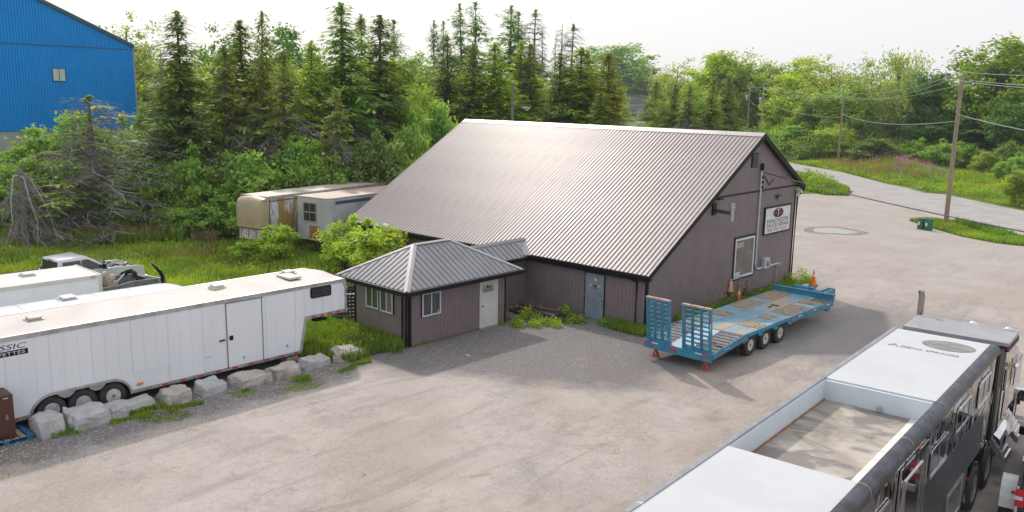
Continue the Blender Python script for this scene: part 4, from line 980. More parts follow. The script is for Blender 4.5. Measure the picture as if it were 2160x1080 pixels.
for x in (-.27, -.15, -.03, LX0+.2, LX0+.42, LX1-.35, LX1-.12): MB().lathe([(.045,0),(.045,-.02),(.02,-.03)], 10, 'y', (x, lyy(-3.152), .58)).build('tail_light', M_red, lb)
for x0, x1, m in ((-.35,-.0,M_red),(LX0,LX0+.3,M_red),(LX0+.32,LX0+.6,M_white),(LX1-.65,LX1-.35,M_white),(LX1-.33,LX1,M_red)): B('reflector', m, lb, x0, x1, lyy(-3.156), lyy(-3.151), .645, .69)
for y, m in ((-2.7,M_red),(-2.15,M_white),(-1.2,M_red),(3.6,M_red),(4.0,M_white),(5.1,M_red),(5.5,M_white),(6.5,M_red),(6.9,M_white),(7.3,M_red),(7.65,M_white)):
    z = .88 if y > -.5 else .60+(y+3.05)*.12
    B('reflector', m, lb, LX1+.051, LX1+.055, lyy(y), lyy(y)+.3, z, z+.05)
B('marker_lamp', M_amber, lb, LX1+.05, LX1+.09, lyy(3.15), lyy(3.25), .72, .78); B('marker_lamp', M_amber, lb, LX1+.05, LX1+.09, lyy(7.85), lyy(7.93), .85, .92)
for y in (-.8, -2.0, .68, 2.0, 3.3, 4.75, 6.2):
    MB().tube([(LX1+.06, lyy(y)-.05, .9 if y>-.7 else .75), (LX1+.11, lyy(y), .8 if y>-.7 else .68), (LX1+.06, lyy(y)+.05, .9 if y>-.7 else .75)], .014, 5).build('tie_ring', M_lb, lb)
# tongue with toolbox, winch and gooseneck
tg = MB().box(-.55,-.4,lyy(7.6),lyy(9.95),.75,1.0).box(.4,.55,lyy(7.6),lyy(9.95),.75,1.0).box(-.55,.55,lyy(9.9),lyy(10.05),.7,1.02); tg.build('tongue', M_lb, lb)
MB().box(-.9,.3,lyy(8.9),lyy(9.95),.99,1.045).build('tongue_plate', M_steelgrey, lb)
MB().lathe([(.13,-.3),(.13,.3)], 14, 'x', (-.3, lyy(8.25), 1.18)).build('winch_drum', M_lb, lb); MB().box(.0,.25,lyy(8.15),lyy(8.45),1.0,1.3).box(-.72,-.62,lyy(8.12),lyy(8.4),1.0,1.28).build('winch_frame', M_lb, lb)
MB().prism([(lyy(8.3),1.0),(lyy(9.0),1.0),(lyy(8.9),.6),(lyy(8.6),.6)], 'x', .9, 1.0).build('bracket', M_lb, lb)
MB().prism([(lyy(7.0),.74),(lyy(7.7),.74),(lyy(7.55),.45),(lyy(7.2),.6)], 'x', .7, 1.35).build('under_box', M_lb, lb)
MB().box(-.3,-.15,lyy(9.0),lyy(9.15),0,.8).build('jack_leg', M_lb, lb)
MB().prism([(lyy(-.95), .25), (lyy(-.95), .62), (lyy(-.9), .62), (lyy(-.9), .25)], 'x', .75, 1.38).build('mud_flap', M_rub, lb)
# ramps
def ramp(x0, x1):

    mb = MB(); y0, z0, y1, z1 = lyy(-3.0), .72, lyy(-3.18), 2.40
    yb = y0; n = 4
    def Y(z): return y0 + (y1-y0)*(z-z0)/(z1-z0)
    for i in range(n):
        x = x0 + (x1-x0)*i/(n-1); mb.bar((x, Y(z0), z0), (x, Y(z1), z1), .055 if i in (1, 2) else .085, .13, up=(0, 1, 0))
    rp = mb.build('ramp', M_lb, lb)
    for k in range(9):
        z = z0+.12+k*(z1-z0-.2)/8.5
        for i in range(3):
            xa = x0+(x1-x0)*i/3+.04; xb = x0+(x1-x0)*(i+1)/3-.04
            MB().bar((xa, Y(z), z), (xb, Y(z), z), .05, .09, up=(0, 1, 0)).build('rung', M_lb, rp)
    MB().bar((x0-.05, Y(z1), z1+.03), (x1+.05, Y(z1), z1+.03), .14, .06).build('ramp_tip', mat('worn_tip', (.5,.42,.38), .6, c2=(.3,.16,.1), scale=10), rp)
    MB().bar((x0-.05, Y(z0), z0+.02), (x1+.05, Y(z0), z0+.02), .16, .08).build('ramp_foot', M_lb, rp)
    return rp
ramp(-1.36, -.42); rpR = ramp(.22, 1.34)
B('reflector', M_red, rpR, 1.385, 1.39, lyy(-3.24), lyy(-3.18), 1.9, 2.25); B('reflector', M_white, rpR, 1.385, 1.39, lyy(-3.22), lyy(-3.16), 1.6, 1.88)
MB().tube([(1.3, lyy(-3.0), 1.2), (1.36, lyy(-2.6), .95), (1.38, lyy(-2.1), .8)], .02, 5).build('chain', M_lug, lb)
# jack stands
M_or = mat('stand_orange', (.62,.10,.02), .5, c2=(.5,.08,.03), scale=10)
def jack(label, x, y, z1=.36):
    t = thing('jack_stand', label, 'jack stand', (x, y, 0), .3, 'orange jack stands under the blue trailer')
    lg = MB()
    for a in (45, 135, 225, 315):
        c, s = math.cos(math.radians(a)), math.sin(math.radians(a)); lg = MB()
        lg.bar((c*.16, s*.16, 0), (c*.045, s*.045, .27), .06, .025, up=(c, s, 0)); lg.build('leg', M_or, t)
    MB().lathe([(.06,.24),(.05,.3),(.045,.34)], 10).build('collar', M_or, t); MB().tube([(0,0,.2),(0,0,z1+.08)], .022, 8).build('post', M_or, t)
    MB().box(-.06,.06,-.04,.04,z1+.06,z1+.09).build('saddle', M_or, t); MB().bar((.04,0,.28),(.14,0,.3),.02).build('handle', M_or, t)
    MB().box(-.12,.12,-.012,.012,.04,.07).build('brace', M_or, t)
    return t
jack('orange jack stand beneath the left ramp', 2.33, -2.72); jack('orange jack stand beneath the rear right corner', 4.63, -2.9)

# ================================================================ CONES AND POSTS
M_cone = mat('cone_orange', (.85,.16,.015), .5, c2=(.75,.13,.015), scale=5); M_conef = mat('cone_faded', (.75,.42,.2), .6); M_coner = mat('cone_brown', (.2,.08,.06), .8, c2=(.14,.07,.06), scale=6)
M_band = mat('cone_band', (.68,.67,.62), .5)
def cone(label, x, y, z, m, mb_=None, h=.72, base=True, base_m=None, r=.15):
    t = thing('traffic_cone', label, 'traffic cone', (x, y, z), .2, 'traffic cones round the blue trailer')
    mb_ = mb_ or M_band
    def rad(q): return r + (.028-r)*q
    MB().lathe([(rad(0), .03), (rad(.62), .03+h*.62)], 18).build('cone_body', m, t, smooth=True)
    MB().lathe([(rad(.62)+.001, .03+h*.62), (rad(.8)+.001, .03+h*.80)], 18).build('cone_band', mb_, t, smooth=True)
    MB().lathe([(rad(.8), .03+h*.8), (rad(1), .03+h)], 18).build('cone_tip', m, t, smooth=True)
    MB().box(-.19,.19,-.19,.19,0,.03).build('base', base_m or M_rub, t, bevel=.008)
cone('bright orange cone with white band standing behind the blue trailer deck', .62, 7.0, 0, M_cone, h=.95)
cone('faded peach and white cone stuck on top of a post', .08, 7.15, .62, M_conef, h=.62)
cone('weathered brown cone on an orange drum post by the wall', .3, 8.35, .40, M_coner, mat('band_brown', (.22,.17,.17), .8), h=.65)
MB().lathe([(.07, 0), (.07, .62)], 12, c=(.08, 7.15, 0)).build('bollard_post', M_rust, None).name = 'bollard_post'
tag(bpy.data.objects['bollard_post'], 'dark rusty steel post topped by the faded peach cone', 'post')
MB().lathe([(.16,0),(.13,.2),(.19,.21),(.19,.24),(.12,.25),(.11,.4)], 14, c=(.3, 8.35, 0)).build('drum_post', M_or); tag(bpy.data.objects['drum_post'], 'short orange stacked base holding the weathered brown cone', 'post')
cone('orange cone with white band on the tongue of the blue trailer', 3.12, 9.65, 1.05, M_cone, h=.72)

# ================================================================ DRUMS, POLES, WIRES
M_green = mat('drum_green', (.02,.13,.07), .4, c2=(.03,.16,.09), scale=4); M_orr = mat('drum_rim', (.6,.3,.04), .5)
def drum(label, x, y, top):
    t = thing('steel_drum', label, 'drum', (x, y, .01), 0, 'green drums by the wooden pole')
    MB().lathe([(.29,0),(.29,.28),(.305,.3),(.29,.32),(.29,.56),(.305,.58),(.29,.6),(.29,.86),(.3,.88),(.27,.88)], 24).build('barrel', M_green, t, smooth=True)
    MB().lathe([(.305,.86),(.305,.9),(.27,.9),(.27,.87)], 24).build('rim', top, t)
    MB().lathe([(.27,.83),(.01,.84)], 24).build('lid', top, t)
    a = MB(); a.bar((-.1,-.295,.35),(-.1,-.295,.6),.14,.02, up=(0,1,0)); a.build('label', M_white, t)
drum('green steel drum with orange rim, left one of the pair', -1.95, 41.3, M_orr); drum('green steel drum with white label, right one of the pair', -1.3, 41.0, M_green)
M_xf = mat('transformer_grey', (.5,.53,.56), .4, .2); M_ins = mat('porcelain', (.55,.55,.58), .25); M_wire = mat('wire_grey', (.38,.38,.38), .5, .3); M_bwire = mat('cable_black', (.03,.03,.03), .6)
def utility_pole(label, x, y, h, r=.16, lean=(0, 0), arms=(), xf=False, m=None):
    t = thing('utility_pole', label, 'utility pole', (x, y, 0), 0, 'utility poles along the road')
    MB().tube([(0, 0, 0), (lean[0]*.5, lean[1]*.5, h*.5), (lean[0], lean[1], h)], [r, r*.86, r*.7], 12).build('pole', m or M_pole, t, smooth=True)
    MB().lathe([(.03,0),(.05,.1),(.05,.22),(.02,.3)], 8, c=(lean[0], lean[1], h)).build('insulator', M_ins, t)
    for i, (dx, dy, dz) in enumerate(arms):
        MB().bar((lean[0], lean[1], h-dz), (lean[0]+dx, lean[1]+dy, h-dz+.12), .05).build('arm', M_ins, t)
        MB().lathe([(.04,0),(.07,.05),(.04,.1),(.07,.15),(.02,.2)], 8, c=(lean[0]+dx, lean[1]+dy, h-dz+.1)).build('insulator', M_ins, t)
    if xf:
        MB().lathe([(.2,0),(.24,.05),(.24,1.1),(.16,1.2)], 14, c=(-.42, -.25, h-3.6)).build('transformer', M_xf, t, smooth=True)
        MB().bar((0, 0, h-2.6), (-.4, -.2, h-2.6), .08).build('bracket', M_xf, t)
    return t
def wire(nm, pts, sag, r, m, parent=None, n=24):
    p, q = Vector(pts[0]), Vector(pts[1]); out = []
    for k in range(n+1):
        t = k/n; v = p.lerp(q, t); v.z -= sag*4*t*(1-t); out.append(v)
    return MB().tube(out, r, 5, False).build(nm, m, parent)
P1 = (-1.54, 46.15); L1 = (0, 0); P2 = (-34.08, 102.8); P3 = (-59.1, 125.9); P4 = (-68.4, 138.0)
utility_pole('large wooden pole beside the green drums', *P1, 12.0, .2, L1, ((-.75,-.45,.75),(.75,.4,.8)))
utility_pole('grey wooden pole beyond the road at the flower mound', *P2, 11.0, .17, (0,0), ((-.5,-.3,.7),(.5,.3,.7)))
utility_pole('pale pole with long transformer above the roof peak', *P3, 12.7, .15, (0,0), ((-.5,-.3,.8),(.5,.3,.8)), True, mat('pole_pale', (.45,.44,.42), .8))
utility_pole('reddish pole with transformer left of the pale pole', *P4, 13.1, .15, (0,0), ((-.6,-.3,.8),(.6,.3,.8)), True, mat('pole_red', (.42,.30,.26), .8))
utility_pole('farthest pale pole behind young spruces', -75.2, 141.1, 13.0, .17, (0,0), (), True, mat('pole_pale', (.45,.44,.42), .8))
tops = [(31.5,-9.5,12.3), (P1[0]+L1[0], P1[1]+L1[1], 12.35), (*P2, 11.25), (P3[0], P3[1], 12.9), (P4[0], P4[1], 13.3)]
sides = [(-.75,-.45,-.75), (.75,.4,-.8)]
for i in range(4):
    a, b = tops[i], tops[i+1]; g = 'overhead lines'
    where = ['right of the large wooden pole', 'between the large wooden pole and the mound pole', 'between the mound pole and the pale pole', 'from pale pole to reddish pole'][i]
    o = wire('overhead_wire', (a, b), .9, .022, M_wire); tag(o, 'topmost overhead wire ' + where, 'wire', g)
    for j, (dx, dy, dz) in enumerate(sides):
        o = wire('overhead_wire', ((a[0]+dx, a[1]+dy, a[2]+dz+.15), (b[0]+dx*.7, b[1]+dy*.7, b[2]+dz+.15)), .9 if j else 1.1, .022, M_wire)
        tag(o, ('near' if j == 0 else 'far') + ' side overhead wire ' + where, 'wire', g)
    o = wire('overhead_wire', ((a[0], a[1], a[2]-3.9), (b[0], b[1], b[2]-3.4)), .8, .03, M_wire); tag(o, 'lowest thick overhead cable ' + where, 'wire', g)
gw = wire('guy_wire', ((-34.05,102.8,6), (-30.5,101.5,.2)), 0, .02, M_wire); tag(gw, 'slanting guy wire of the mound pole', 'guy wire')
sw = MB()
pp = []; a, b = Vector((.15, 9.62, 6.35)), Vector((15.94, -3.5, 7.6))

b = Vector((15.9, -3.6, 6.35))
o = wire('service_cable', (a, b), .12, .022, M_bwire); tag(o, 'black twisted service cable running from the gable mast to the right', 'cable')
lp = utility_pole('dark wooden lamp pole rising behind the roof ridge', -32.41, 26.21, 10.9, .17, m=mat('pole_dark', (.20,.18,.16), .85))
MB().tube([(0,0,8.7),(.5,.35,8.85),(.75,.5,8.8)], .04, 6).build('arm', M_rust, lp)
MB().prism([(-.35,-.1),(.0,-.22),(.45,-.16),(.5,0),(.45,.16),(0,.22),(-.35,.1)], 'z', 8.68, 8.84).build('lamp_head', M_steelgrey, lp, bevel=.03).location = (.95, .62, 0)
MB().lathe([(.2,0),(.17,-.1),(.05,-.16)], 12, c=(1.15, .62, 8.68)).build('lamp_glass', mat('lamp_clear', (.6,.65,.66), .1), lp)
fp = thing('flagpole', 'thin white flagpole with small red flag beyond the roof', 'flagpole', (-51.5, 53.4, 0))
MB().tube([(0,0,0),(0,0,10.1)], [.09,.05], 8).build('pole', M_white, fp); 
MB().add([(0,0,9.2),(-.35,-.3,9.0),(-.4,-.3,7.9),(0,0,8.1),(0.02,.02,9.2),(-.33,-.28,9.0),(-.38,-.28,7.9),(.02,.02,8.1)],[(0,1,2,3),(7,6,5,4),(0,4,5,1),(1,5,6,2),(2,6,7,3)]).build('flag', mat('flag_red', (.6,.05,.05), .7), fp)
for k in range(9): MB().lathe([(.10,0),(.10,.12)], 8, c=(0,0,4.2+k*.4)).build('band', mat('flag_red', (.6,.05,.05), .7), fp)
fm = thing('marker_flag', 'tiny pink marker flag in the grass field', 'marker flag', (-26.0, -4.0, 0))
MB().tube([(0,0,0),(0,0,.55)], .008, 5).build('wire_stem', M_steelgrey, fm); MB().box(0,.22,-.01,.01,.35,.55).build('flag', mat('flag_pink', (.85,.25,.35), .6), fm)
wp = MB().lathe([(.05,0),(.05,1.3),(.03,1.33)], 8, c=(-18.6,-1.6,0)).build('marker_post', M_white); tag(wp, 'thin white marker post beside the yellow green willow bush', 'post')

# ================================================================ BLUE BUILDING
bb = thing('blue_building', 'tall blue metal clad building with concrete base and small window', 'building', (-81.55, 14.4, 0), .089)
# local: wall faces +x ; y runs to the left (negative)
M_bl = mat('cladding_blue', (.001,.29,.82), .5, c2=(.001,.27,.77), scale=.3, stains=(((.012,.2,.58),.8,.6,.8,(1,1,.15)),), spec=.12)
M_bl2 = mat('cladding_blue_edge', (.02,.10,.2), .5)
BW = 42.; RS = .425
def bz(y): return 14.7 + RS*min(-y, BW+y)
MB().prism([(0,5.2),(0,bz(0)-.05),(-BW/2,bz(-BW/2)-.05),(-BW,bz(0)-.05),(-BW,5.2)], 'x', -40, -.06).build('wall', M_bl, bb)
acc = MB(); n = 140
for k in range(n):
    y1, y0 = -k*.3-.02, -(k+1)*.3+.02
    acc.prism([(y0,5.22),(y1,5.22),(y1,14.2),(y0,14.2)], 'x', -.06, 0)
acc.build('cladding', M_bl, bb, kind='stuff')
acc = MB()
for k in range(n):
    y1, y0 = -k*.3-.02, -(k+1)*.3+.02
    acc.prism([(y0,14.3),(y1,14.3),(y1,bz(y1)-.15),(y0,bz(y0)-.15)], 'x', -.06, .02)
acc.build('upper_cladding', M_bl, bb, kind='stuff')
B('flashing', M_bl2, bb, -.05, .05, -BW, 0, 14.2, 14.3)
MB().prism([(.1,14.45),(.1,14.85),(-BW/2,bz(-BW/2)+.1),(-BW-.1,14.85),(-BW-.1,14.45),(-BW/2,bz(-BW/2)-.3)], 'x', -40.1, .22).build('roof', mat('roof_teal', (.03,.09,.12), .5), bb)
M_conc = mat('concrete_pale', (.42,.42,.42), .85, c2=(.36,.36,.37), scale=.6, bump=.2)
MB().box(-40,-.1,-BW,-.0,0,5.199).box(-.1,.05,-.6,.02,0,5.199).build('concrete_wall', M_conc, bb)
MB().box(-.02,.1,.0,.1,5.2,14.5).build('corner_trim', M_conc, bb)
wb = B('window', M_bl2, bb, -.02, .07, -9.3, -7.85, 10.45, 11.9)
for y0, y1 in ((-9.2,-8.63),(-8.53,-7.95)): B('pane', mat('blind_pale', (.62,.66,.68), .4, c2=(.5,.55,.57), scale=8, stretch=(.1,.1,6)), wb, .0701, .09, y0, y1, 10.55, 11.8)
lpz = thing('light_pole', 'slender grey light pole right of the blue building', 'light pole', (-149.2, 44.5, 0)); MB().tube([(0,0,0),(0,0,16.7)], [.2,.12], 10).build('pole', mat('pole_bluegrey', (.3,.36,.4), .5), lpz); MB().box(-.2,1.2,-.2,.2,16.6,16.75).build('lamp_head', M_steelgrey, lpz)
M_yel = mat('machine_yellow', (.6,.28,.02), .5)
im = thing('loading_trailer', 'yellow framed equipment trailer parked behind the trees', 'trailer', (-91., 18.5, 0), .92)
MB().box(-1.5,7,-.1,.1,1.5,1.75).box(-1.5,7,-1.6,-1.4,.7,1.0).build('side_rail', M_yel, im); MB().box(-1.5,7,-1.4,-.1,.8,.95).build('deck', mat('rust_deck', (.2,.1,.07), .8), im)
for k in range(8): B('stake', M_yel, im, -1.4+k*1.1, -1.3+k*1.1, -.1, 0, .9, 1.6)
for x in (1.5,3): wheel(im, (x,-1.2,.45), .45, .3, -1)
cc = cone('tall orange marker cone beside the yellow trailer', -97, 24, 0, M_cone, h=1.9, r=.3)

# ================================================================ DISTANT HOUSES
M_hr = mat('slate_roof', (.07,.09,.12), .8); M_hw = mat('house_grey', (.24,.26,.28), .7); M_htr = mat('house_trim', (.55,.56,.58), .6)
hs = thing('grey_house', 'distant two storey grey house with dark slate roof', 'house', (-192, 272, 0), .607)
B('wall', M_hw, hs, -5, 5, 0, 8, 0, 6.6)
MB().prism([(-.4,6.5),(4,10.6),(8.4,6.5)], 'x', -5.4, 5.4).build('roof', M_hr, hs)
B('fascia', M_htr, hs, -5.4, 5.4, -.45, -.35, 6.3, 6.55)
B('lower_wall', mat('house_brick', (.2,.13,.11), .9), hs, -5.05, 5.05, -.06, 0, 0, 2.6)
dh = B('door', M_htr, hs, 1.2, 2.4, -.12, -.06, .6, 2.9); B('pane', M_glass, dh, 1.45, 2.15, -.14, -.12, 1.5, 2.7)
for x in (-3.2,): 
    q = B('window', M_htr, hs, x-.7, x+.7, -.1, 0, 3.8, 5.2); B('pane', M_glass, q, x-.55, x+.55, -.12, -.1, 3.95, 5.05)
MB().prism([(-2.6,3.1),(0,4.6),(0,3.1)], 'x', -5.2, 1.0).build('porch_roof', M_hr, hs)
sh = thing('brown_shed', 'distant low brown shed with tan shingle roof and white gable trim', 'shed', (-176, 270, 0), .607)
B('wall', mat('shed_brown', (.12,.085,.075), .9), sh, -4.6, 4.6, 0, 6, 0, 3.2); MB().prism([(-.5,3.1),(3,5.6),(6.5,3.1)], 'x', -4.8, 4.9).build('roof', mat('shed_roof', (.32,.25,.21), .8), sh)
MB().bar((-6.0,-.1,3.0),(-4.4,-.1,4.7),.2).bar((-4.4,-.1,4.7),(-2.8,-.1,3.0),.2).build('gable_trim', M_htr, sh); B('tall_door', M_htr, sh, -5.2, -4.7, -.1, 0, 0, 3.0)
pickup('small white vehicle parked before the distant grey house', (-187, 266, 0), 2.0)
o = MB().box(-172, -168, 246, 248, 0, .6).build('white_barrier', M_white); tag(o, 'low white object in the distant yard right of the shed', 'barrier')

# ================================================================ TIMBER PILE, PIPE COIL
tp = thing('timber_pile', 'pile of dark rotten beams among weeds beside the office', 'timber pile', (-5.2, -1.3, 0), -.12)
M_rot = mat('rotten_wood', (.10,.075,.06), .9, c2=(.055,.042,.035), scale=4, stretch=(.5,4,4), bump=.5)
for k, (y, z, a, L, x) in enumerate(((-.55,.08,.0,2.8,.3),(-.25,.08,.05,2.6,.1),(.05,.08,-.04,2.9,.4),(.35,.08,.03,2.5,-.1),(-.35,.26,.1,2.4,.4),(.0,.26,-.08,2.7,.2),(.3,.27,.04,2.2,.9),(-.1,.42,.2,1.4,.9))):
    MB().box(-L/2, L/2, -.1, .1, -.08, .08).build('beam', M_rot, tp, loc=(x, y, z), rot=(.05, 0, a), bevel=.012)
co = thing('pipe_coil', 'coil of black corrugated drain pipe behind the white trailer nose', 'pipe coil', (-10.5, -7.75, 0))
M_cor = mat('corrugated_black', (.05,.055,.065), .45, c2=(.07,.075,.085), scale=6)
for k in range(8):
    pts = []; rr = []
    for j in range(73):
        a = 2*math.pi*j/72; pts.append((.85*math.cos(a), .85*math.sin(a), .1+k*.16)); rr.append(.085 if j % 2 else .07)
    MB().tube(pts, rr, 7).build('pipe_loop', M_cor, co)
o = MB().box(-2.9,-2.68,-7.95,-7.9,.0,.02).build('litter', M_white, rot=(0,0,0)); tag(o, 'small white scrap lying on the gravel before the office', 'litter')

# ================================================================ TREES
def leafmesh(name, C_, U_, V_, val, m):
    n = len(C_); me = bpy.data.meshes.new(name)
    vs = np.empty((n, 4, 3), dtype=np.float32)
    vs[:, 0] = C_-U_*1.0; vs[:, 1] = C_+V_-U_*.1; vs[:, 2] = C_+U_; vs[:, 3] = C_-V_-U_*.1
    me.vertices.add(4*n); me.vertices.foreach_set('co', vs.ravel())
    me.loops.add(4*n); me.loops.foreach_set('vertex_index', np.arange(4*n, dtype=np.int32))
    me.polygons.add(n); me.polygons.foreach_set('loop_start', np.arange(0, 4*n, 4, dtype=np.int32)); 
    try: me.polygons.foreach_set('loop_total', np.full(n, 4, dtype=np.int32))
    except Exception: pass
    me.update(calc_edges=True)
    at = me.attributes.new('v', 'FLOAT', 'POINT'); at.data.foreach_set('value', np.repeat(val.astype(np.float32), 4))
    me.materials.append(m); return me
def unit(a): return a/np.maximum(np.linalg.norm(a, axis=-1, keepdims=True), 1e-6)
def rnd_dirs(r, n): return unit(r.normal(size=(n, 3)))
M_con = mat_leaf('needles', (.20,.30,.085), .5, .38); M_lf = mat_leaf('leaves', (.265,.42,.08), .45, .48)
M_bark = mat('bark', (.10,.08,.065), .95, c2=(.15,.125,.105), scale=6, stretch=(1,1,.3), bump=.4); M_bark2 = mat('dead_bark', (.24,.22,.21), .95, c2=(.17,.155,.15), scale=5, bump=.3)
M_twig = mat('grey_twigs', (.27,.255,.25), .95, c2=(.20,.185,.18), scale=3); M_pale = mat('pale_bark', (.50,.47,.42), .9)
def spruce(seed, bare=0., dens=1., top_bare=0., wpow=.92, whorl=.36, step=.19, irregular=.36, bw=.028):
    """normalised conifer: 15 m high, 3 m crown radius. returns (crown, trunk, twigs) meshes"""
    r = np.random.default_rng(seed); H = 15.; Cs = []; Us = []; Vs = []; vals = []
    tw = MB(); z = .7
    side = r.uniform(.75, 1.15, 8)
    while z < H-.15:
        f = z/H; nb = 5 + int(r.integers(0, 3)); L0 = 3.*((1-f)**wpow)*(.55+.45*min(1, f*7)) + .06
        for b in range(nb):
            a = 2*math.pi*(b/nb) + r.uniform(0, 1.2)
            L = L0*r.uniform(1-irregular*1.6, 1.+irregular*.5)*side[int(a/6.3*8) % 8]
            d = np.array([math.cos(a), math.sin(a), 0]); up = .35 if f > .8 else (.1 if f > .5 else -.05)
            droop = .30 if f < .8 else .1
            zj = r.uniform(-.5, .5)*whorl; isbare = (f < bare*r.uniform(.8, 1.15)) or (f > 1-top_bare)
            n = max(2, int(L/step)); t = (np.arange(n)+r.uniform(.1, 1, n))/n; t = np.clip(t, .05, 1)
            P_ = np.stack([d[0]*t*L, d[1]*t*L, z + zj + up*L*t - droop*L*t**1.6 + .10*L*t**4], 1)
            if isbare or r.random() < .06:
                k = np.linspace(0, 1, 6); kk = r.normal(0, .05, (6, 2))*L; Q = [(d[0]*q*L+kk[i_, 0]*q, d[1]*q*L+kk[i_, 1]*q, max(.08, z + (up)*L*q - (droop+.22)*L*q**1.8)) for i_, q in enumerate(k)]
                tw.tube(Q, [bw*1.3*(1-.75*q) for q in k], 3, False)
                if r.random() < .95:
                    for _ in range(int(L*8)):
                        q = r.uniform(.25, 1); p = np.array([d[0]*q*L, d[1]*q*L, z + up*L*q - (droop+.22)*L*q**1.8]); s_ = r.choice([-1, 1])
                        e = np.array([-d[1]*s_, d[0]*s_, 0])*r.uniform(.15, .5) + d*r.uniform(.0, .45) + np.array([0, 0, -r.uniform(.1, .5)])
                        tw.tube([tuple(p), tuple(p+e*.6), tuple(p+e+np.array([0,0,-.08]))], [bw*.55, bw*.4, bw*.2], 3, False)
                if r.random() > .25: continue
            if r.random() > dens: continue
            for _ in range(8):
                j = r.normal(size=(n, 3))*[.13, .13, .10]; sgn = r.choice([-1, 1], n)[:, None]
                sidev = np.array([-d[1], d[0], 0])[None]*sgn
                ax = unit(d[None]*r.uniform(.3, 1, (n, 1)) + sidev*r.uniform(.2, 1., (n, 1)) + np.array([0, 0, -1])*r.uniform(-.1, .9, (n, 1)))
                ln = r.uniform(.20, .38, n)*(1-.25*t)*(1-.55*f**6); wv = unit(np.cross(ax, rnd_dirs(r, n)*.5+np.array([0, 0, 1.])))
                Cs.append(P_+ax*ln[:, None]*.8+j); Us.append(ax*ln[:, None]); Vs.append(wv*(ln*r.uniform(.17, .3, n))[:, None])
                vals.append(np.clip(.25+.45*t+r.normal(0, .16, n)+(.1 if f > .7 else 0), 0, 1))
        z += whorl*r.uniform(.8, 1.2)
    n = 60; t = r.uniform(0, 1, n); Cs.append(np.stack([r.normal(0, .04, n), r.normal(0, .04, n), H-.8*t], 1)); ax = unit(rnd_dirs(r, n)*.6+np.array([0, 0, .5])); Us.append(ax*.12); Vs.append(unit(np.cross(ax, rnd_dirs(r, n)))*.05); vals.append(r.uniform(.4, .8, n))
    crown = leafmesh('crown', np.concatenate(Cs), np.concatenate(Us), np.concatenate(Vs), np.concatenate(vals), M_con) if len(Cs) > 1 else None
    trunk = MB().tube([(0,0,-.1), (.03,.02,4), (-.03,.04,9), (0,0,14.6)], [.2,.16,.1,.02], 8).mesh('trunk', M_bark if bare < .4 else M_bark2, True)
    twm = tw.mesh('bare_branches', M_twig) if tw.v else None
    return crown, trunk, twm
def broadleaf(seed, nclu=150, per=85, leaf=.19, low=.12, R=5., H=15., clu=1., airy=0., droop=False, strag=.5, stems=1):
    r = np.random.default_rng(seed); cc_ = H*(1+low)/2; hz = H*(1-low)/2
    lobes = [(r.uniform(-.45, .45)*R, r.uniform(-.45, .45)*R, cc_+r.uniform(-.75, .5)*hz, r.uniform(.42, .68)) for _ in range(9)] + [(0, 0, cc_+.15*hz, .75), (0, 0, cc_-.4*hz, .85)]
    cen = []
    while len(cen) < nclu:
        lx, ly_, lz, s_ = lobes[r.integers(0, len(lobes))]
        d = rnd_dirs(r, 1)[0]; q = r.uniform(.3, 1.)**.6
        p = np.array([lx+d[0]*R*s_*q, ly_+d[1]*R*s_*q, lz+d[2]*hz*s_*q*1.0])
        if p[2] < H*low*.6 or p[2] > H: continue
        if ((p[0]**2+p[1]**2)/R**2 + ((p[2]-cc_)/hz)**2) > .93: continue
        cen.append(p)
    cen = np.array(cen); Cs = []; Us = []; Vs = []; vals = []
    for p in cen:
        n = int(per*r.uniform(.5, 1.4)*(1-airy)); rr_ = clu*r.uniform(.6, 1.25)
        o = np.clip(r.normal(0, .52, (n, 3)), -1.5, 1.5)*rr_*np.array([1, 1, .68])
        if droop: o = o*np.array([.75, .75, 1.6]) 
        c = p+o; out = unit(p-np.array([0, 0, cc_-.3*hz])+1e-3)
        nrm = unit(rnd_dirs(r, n)*.9+out[None]*.5+np.array([0, 0, .55]))
        ax = unit(np.cross(nrm, rnd_dirs(r, n)))
        if droop: ax = unit(ax*.35+np.array([0, 0, -1.]))
        sz = leaf*r.uniform(.6, 1.35, n)
        asp = .30 if droop else .62
        Cs.append(c); Us.append(ax*sz[:, None]); Vs.append(unit(np.cross(nrm, ax))*(sz*asp)[:, None])
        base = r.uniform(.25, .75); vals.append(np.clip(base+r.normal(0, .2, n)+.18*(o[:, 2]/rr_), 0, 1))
        # stray twigs reaching out
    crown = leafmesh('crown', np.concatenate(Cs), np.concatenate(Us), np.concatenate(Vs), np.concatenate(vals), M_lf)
    tk = MB()
    for s_ in range(stems):
        ox, oy = (0, 0) if stems == 1 else (r.uniform(-.5, .5), r.uniform(-.5, .5))
        tk.tube([(ox, oy, -.1), (ox*1.2+.1, oy, H*.25), (ox*1.5-.1, oy+.15, H*.55), (ox, oy, H*.85)], [H*.018/stems**.5, H*.014/stems**.5, H*.009/stems**.5, H*.002], 8)
    idx = r.permutation(len(cen))[:46]
    for i in idx:
        p = cen[i]; z0 = max(H*low*.5, p[2]-np.hypot(p[0], p[1])*r.uniform(.7, 1.3)-.5); m_ = np.array([p[0]*.45, p[1]*.45, z0+(p[2]-z0)*.6])
        tk.tube([(0, 0, z0), tuple(m_), tuple(p)], [H*.0045, H*.003, .015], 5, False)
    return crown, tk.mesh('trunk', M_bark, True), None
